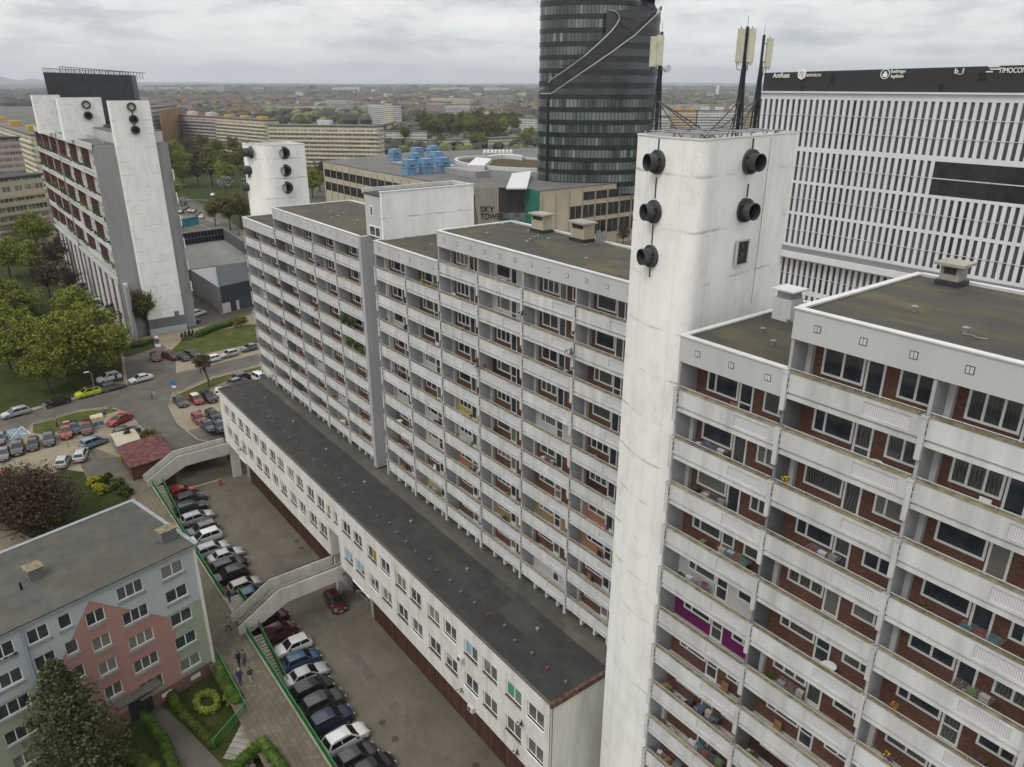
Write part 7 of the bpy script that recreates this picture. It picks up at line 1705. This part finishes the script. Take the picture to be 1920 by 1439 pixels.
sign('round green sign on the corner beyond the shed',267,815,790,'ro',sgr); sign('thin road sign beside the black saloon',90,790,762,'ro',sgr)
r_,c_,u_,n_=sign('blue and white street sign in front of the shrubs by the side street',236,648,630,'sq',sb); mb=MB(); mb.obox(c_-Vector((0,0,.9)),u_,n_,(0,0,1),.7,.02,.22); obj('plate',mb,tw,r_)
r_,c_,u_,n_=sign('purple and white advertising sign at the left end of the lawn',300,668,636,'sq',plain('sign_purple',(.12,.06,.2),.5,.1)); mb=MB(); mb.obox(c_-Vector((0,0,1.1)),u_,n_,(0,0,1),.6,.02,.3); mb.obox(c_+Vector((0,0,.8)),u_,n_,(0,0,1),.4,.02,.3); obj('plate',mb,tw,r_)
p=at(228,655,G); root=thing('barrier','small red barrier post with a pale arm at the side street','barrier',p); mb=MB(); mb.box(p.x-.2,p.x+.2,p.y-.2,p.y+.2,G,G+1.1); obj('post',mb,plain('barrier_red2',(.4,.06,.03),.5,.1),root); mb=MB(); q=at(205,657,G); mb.tube((p.x,p.y,G+.95),(q.x,q.y,G+.95),.05,5); obj('arm',mb,M['pier'],root)
# fence at the small parking and sports net
pts=[at(x,y,G) for x,y in ((345,760-8),(400,728),(450,712),(500,700))]
root=thing('fence','thin grey wire fence on the verge in front of the white van','fence',pts[0]); mb=MB()
for a,b in zip(pts,pts[1:]):
    n=int((b-a).length/2.2)
    for i in range(n+1): q=a+(b-a)*(i/max(1,n)); mb.box(q.x-.03,q.x+.03,q.y-.03,q.y+.03,G,G+1.1)
    mb.tube((a.x,a.y,G+1.05),(b.x,b.y,G+1.05),.02,4); mb.tube((a.x,a.y,G+.4),(b.x,b.y,G+.4),.015,4)
obj('frame',mb,M['metal'],root)
root=thing('sports_net','teal safety net hanging at the sports court among the park trees','net',at(20,560,G)); mb=MB(); netm,t_,b_=nodes('net_teal'); b_.inputs['Base Color'].default_value=(.02,.13,.11,1); b_.inputs['Alpha'].default_value=.6
A,B,C=at(-20,600,G),at(62,575,G),at(70,640,G)
for a,b in ((A,B),(B,C)): mb.face([(a.x,a.y,G),(b.x,b.y,G),(b.x,b.y,G+5),(a.x,a.y,G+5)])
obj('mesh',mb,netm,root); mb=MB()
for a in (A,B,C): mb.tube((a.x,a.y,G),(a.x,a.y,G+5.1),.06,6)
obj('post',mb,M['metal'],root)
# ================================================================ BALCONY CLUTTER
rr=random.Random(21)
secs=[('near',29.03,[(-23.75,1,-14.65,10),(-17.58,3,-11.85,11)]),('mid',35.3,[(-69.7,2,-17.45,8),(-57.3,4,-14.65,9)]),('far',35.3,[(-110.4,2,-20.25,7),(-98.06,4,-17.45,8)])]
secn={'near':'nearest block','mid':'middle block','far':'farthest block'}
pots=plain('pot_terracotta',(.25,.10,.05),.8,.2,5); clothm=[plain('cloth_'+n,c,.9,.2,5) for n,c in (('white',(.55,.55,.56)),('blue',(.08,.11,.2)),('red',(.2,.06,.06)),('green',(.13,.2,.07)),('black',(.02,.02,.025)),('teal',(.07,.15,.17)),('grey',(.25,.25,.26)),('cream',(.45,.42,.35)),('charcoal',(.06,.06,.065)),('brown',(.14,.09,.06)))]
flw=[plain('flower_'+n,c,.8,.2,9) for n,c in (('yellow',(.6,.42,.03)),('orange',(.5,.14,.03)),('purple',(.2,.05,.25)))]
woodm=plain('wood_light',(.28,.16,.08),.7,.2,3)
def where(s,seg,b,k):
    return f'{ORD[k]} balcony down, {ORD[b]} bay, {"lower" if seg==0 else "higher"} wing, {secn[s]}'
def plantpot(x,y,z,label,s=1.0,leaf='leaf_hedge',trail=False,fl=None):
    t=thing('potted_plant',label,'plant',(x,y,z)); mb=MB(); mb.tube((x,y,z),(x,y,z+.22*s),.10*s,8,.14*s); obj('pot',mb,pots,t)
    mb=MB(); q=random.Random(int(abs(x*100+z*10))); leafcloud(mb,(x,y,z+.42*s),.26*s,.22*s,.28*s,70,.06*s+.02,q,.2)
    obj('foliage',mb,M[leaf],t)
    if fl is not None: mb=MB(); [mb.blob((x+q.uniform(-.22,.22)*s,y-.12*s+q.uniform(-.1,.1),z+.45*s+q.uniform(-.1,.2)),.035,.035,.035,i,5,4,0) for i in range(14)]; obj('flowers',mb,flw[fl],t)
def rack(x,y,z,label,q):
    t=thing('drying_rack',label,'laundry rack',(x,y,z)); mb=MB()
    for sx in (-.5,.5): mb.tube((x+sx,y-.25,z),(x+sx,y+.25,z+.95),.015,4); mb.tube((x+sx,y+.25,z),(x+sx,y-.25,z+.95),.015,4)
    for k in range(6): mb.tube((x-.8,y-.28+k*.11,z+.95),(x+.8,y-.28+k*.11,z+.95),.009,4)
    obj('frame',mb,M['rail'],t)
    for k in range(3):
        mb=MB(); a=x-.7+k*.48; mb.box(a,a+.38,y-.2+k*.1,y-.17+k*.1,z+.45,z+.97); mb.box(a,a+.38,y-.2+k*.1,y+.02+k*.1,z+.962,z+.975); obj('clothes',mb,q.choice(clothm),t)
def chair_(x,y,z,label,m):
    t=thing('balcony_chair',label,'chair',(x,y,z)); mb=MB(); mb.box(x-.22,x+.22,y-.22,y+.22,z+.42,z+.46); obj('seat',mb,m,t); mb=MB(); mb.box(x-.22,x+.22,y+.2,y+.24,z+.46,z+.92); obj('backrest',mb,m,t)
    for sx in (-.18,.18):
        for sy in (-.18,.18): mb=MB(); mb.box(x+sx-.02,x+sx+.02,y+sy-.02,y+sy+.02,z,z+.42); obj('leg',mb,m,t)
def boxes(x,y,z,label,q):
    t=thing('storage_pile',label,'stored things',(x,y,z)); mb=MB()
    for k in range(4): 
        a,b=q.uniform(.12,.3),q.uniform(.12,.45); cx_,cy_=x+q.uniform(-.6,.6),y+q.uniform(-.15,.2); mb.mat(k%3).obox((cx_,cy_,z+b),(math.cos(k),math.sin(k),0),(-math.sin(k),math.cos(k),0),(0,0,1),a,.15,b)
    obj('boxes',mb,[q.choice(clothm),woodm,q.choice(clothm)],t)
def table_(x,y,z,label):
    t=thing('balcony_table',label,'table',(x,y,z)); mb=MB(); mb.tube((x,y,z+.68),(x,y,z+.72),.36,16); obj('tabletop',mb,M['frame'],t); mb=MB(); mb.tube((x,y,z),(x,y,z+.68),.03,6); mb.tube((x,y,z),(x,y,z+.03),.2,10); obj('leg',mb,M['frame'],t)
for s,Y,segs in secs:
    for si,(x0,nb,zt_,nr_) in enumerate(segs):
        for b in range(nb):
            for k in range(nr_+1):
                z=h(zt_-2.8*k)-1.1; xa=x0+b*BAY; pz=.85 if s=='near' else (.5 if s=='mid' else .3)
                if rr.random()>pz: continue
                wh=where(s,si,b,k); c=rr.random()
                if s=='near' and si==0 and k in (3,5,7,8,9):
                    for j_ in range(3): boxes(xa+.9+j_*1.7+rr.uniform(-.2,.2),Y+.7,z,f'{("left","middle","right")[j_]} heap of stored household things, {wh}',rr)
                    rack(xa+rr.uniform(2,4),Y+.95,z,f'laundry rack behind the stored heaps, {wh}',rr)
                elif s=='near' and rr.random()<.6:
                    if rr.random()<.5: boxes(xa+rr.uniform(1,3),Y+.85,z,f'second pile of boxes and bags, {wh}',rr)
                    else: plantpot(xa+rr.uniform(.6,2.2),Y+.5,z,f'tall potted plant by the partition, {wh}',1.5,rr.choice(('leaf_hedge','leaf_dark')))
                if c<.38:
                    for j in range(rr.choice((1,2,3)) if s!='far' else 1):
                        xx=xa+rr.uniform(.5,5.6); onr=rr.random()<.5
                        plantpot(xx,Y+(.12 if onr else rr.uniform(.3,1.1)),z+(1.05 if onr else .0),f'{["small","leafy","bushy"][j]} potted plant, {wh}',rr.uniform(.7,1.2) if not onr else .7,rr.choice(('leaf_hedge','leaf','leaf_olive','leaf_dark')),fl=rr.choice((None,0,1,2,None)))
                elif c<.56: rack(xa+rr.uniform(1.6,4.6),Y+.75,z,f'laundry rack with clothes, {wh}',rr)
                elif c<.76: chair_(xa+rr.uniform(.7,5.2),Y+.75,z,f'{rr.choice(("plain","small"))} chair, {wh}',rr.choice([M['frame'],woodm,M['darkmetal']]))
                elif c<.9: boxes(xa+rr.uniform(1,5),Y+.85,z,f'pile of stored boxes, {wh}',rr)
                else: table_(xa+rr.uniform(1,5),Y+.8,z,f'round white table, {wh}')
# the pieces one can pick out in the photograph
def onY(x,y,Y): return atY(x,y,Y)
q=onY(1572,1052,29.5); 
for (x,y,Y,lab,d,r_) in ((1076,664,35.2,'grey satellite dish on the right edge of the middle block balconies',(-.6,-.7,.4),.36),(898,688,35.2,'pale satellite dish on a balcony corner in the middle block',(-.5,-.8,.4),.36),(597,583,35.2,'dark satellite dish high on the farthest block section',(-.5,-.8,.3),.38),(453,440,35.2,'pale satellite dish at the top left corner of the farthest section',(-.8,-.6,.3),.45),(987,590,35.2,'dark antenna dish on the third bay of the middle block',(-.7,-.7,.2),.3),(516,706,35.2,'grey satellite dish at the bottom left of the farthest section',(-.5,-.8,.4),.4)): dish(onY(x,y,Y),lab,r_,d,'metal' if 'dark' not in lab else 'darkmetal')
for (x,y,lab) in ((650,602,'big green ivy mass hanging over a balcony beside the end pier'),(662,645,'green trailing plants over a balcony edge below the ivy'),):
    q_=onY(x,y,35.2); t=thing('climbing_plant',lab,'plant',q_); mb=MB(); r2=random.Random(5)
    for k in range(9): leafcloud(mb,(q_.x-1.5+k*.4,q_.y+.1,q_.z+r2.uniform(-.4,.3)),.45,.25,.45,60,.09,r2,.2)
    obj('foliage',mb,M['leaf_hedge'],t)
# ================================================================ HAZE
hzm=bpy.data.materials.new('haze'); hzm.use_nodes=True; t=hzm.node_tree; t.nodes.clear(); o_=t.nodes.new('ShaderNodeOutputMaterial'); v_=t.nodes.new('ShaderNodeVolumePrincipled'); v_.inputs['Color'].default_value=(.86,.92,1,1); v_.inputs['Density'].default_value=HAZE; v_.inputs['Anisotropy'].default_value=.2; t.links.new(v_.outputs[0],o_.inputs['Volume'])
mb=MB(); mb.box(-24000,4000,-3500,24000,-3.5,470); o=obj('haze',mb,hzm); tag(o,'thin pale haze over the town','haze',kind='stuff')
# ---------------------------------------------------------------- tidy: leave no material slot of shared tree protos unlinked
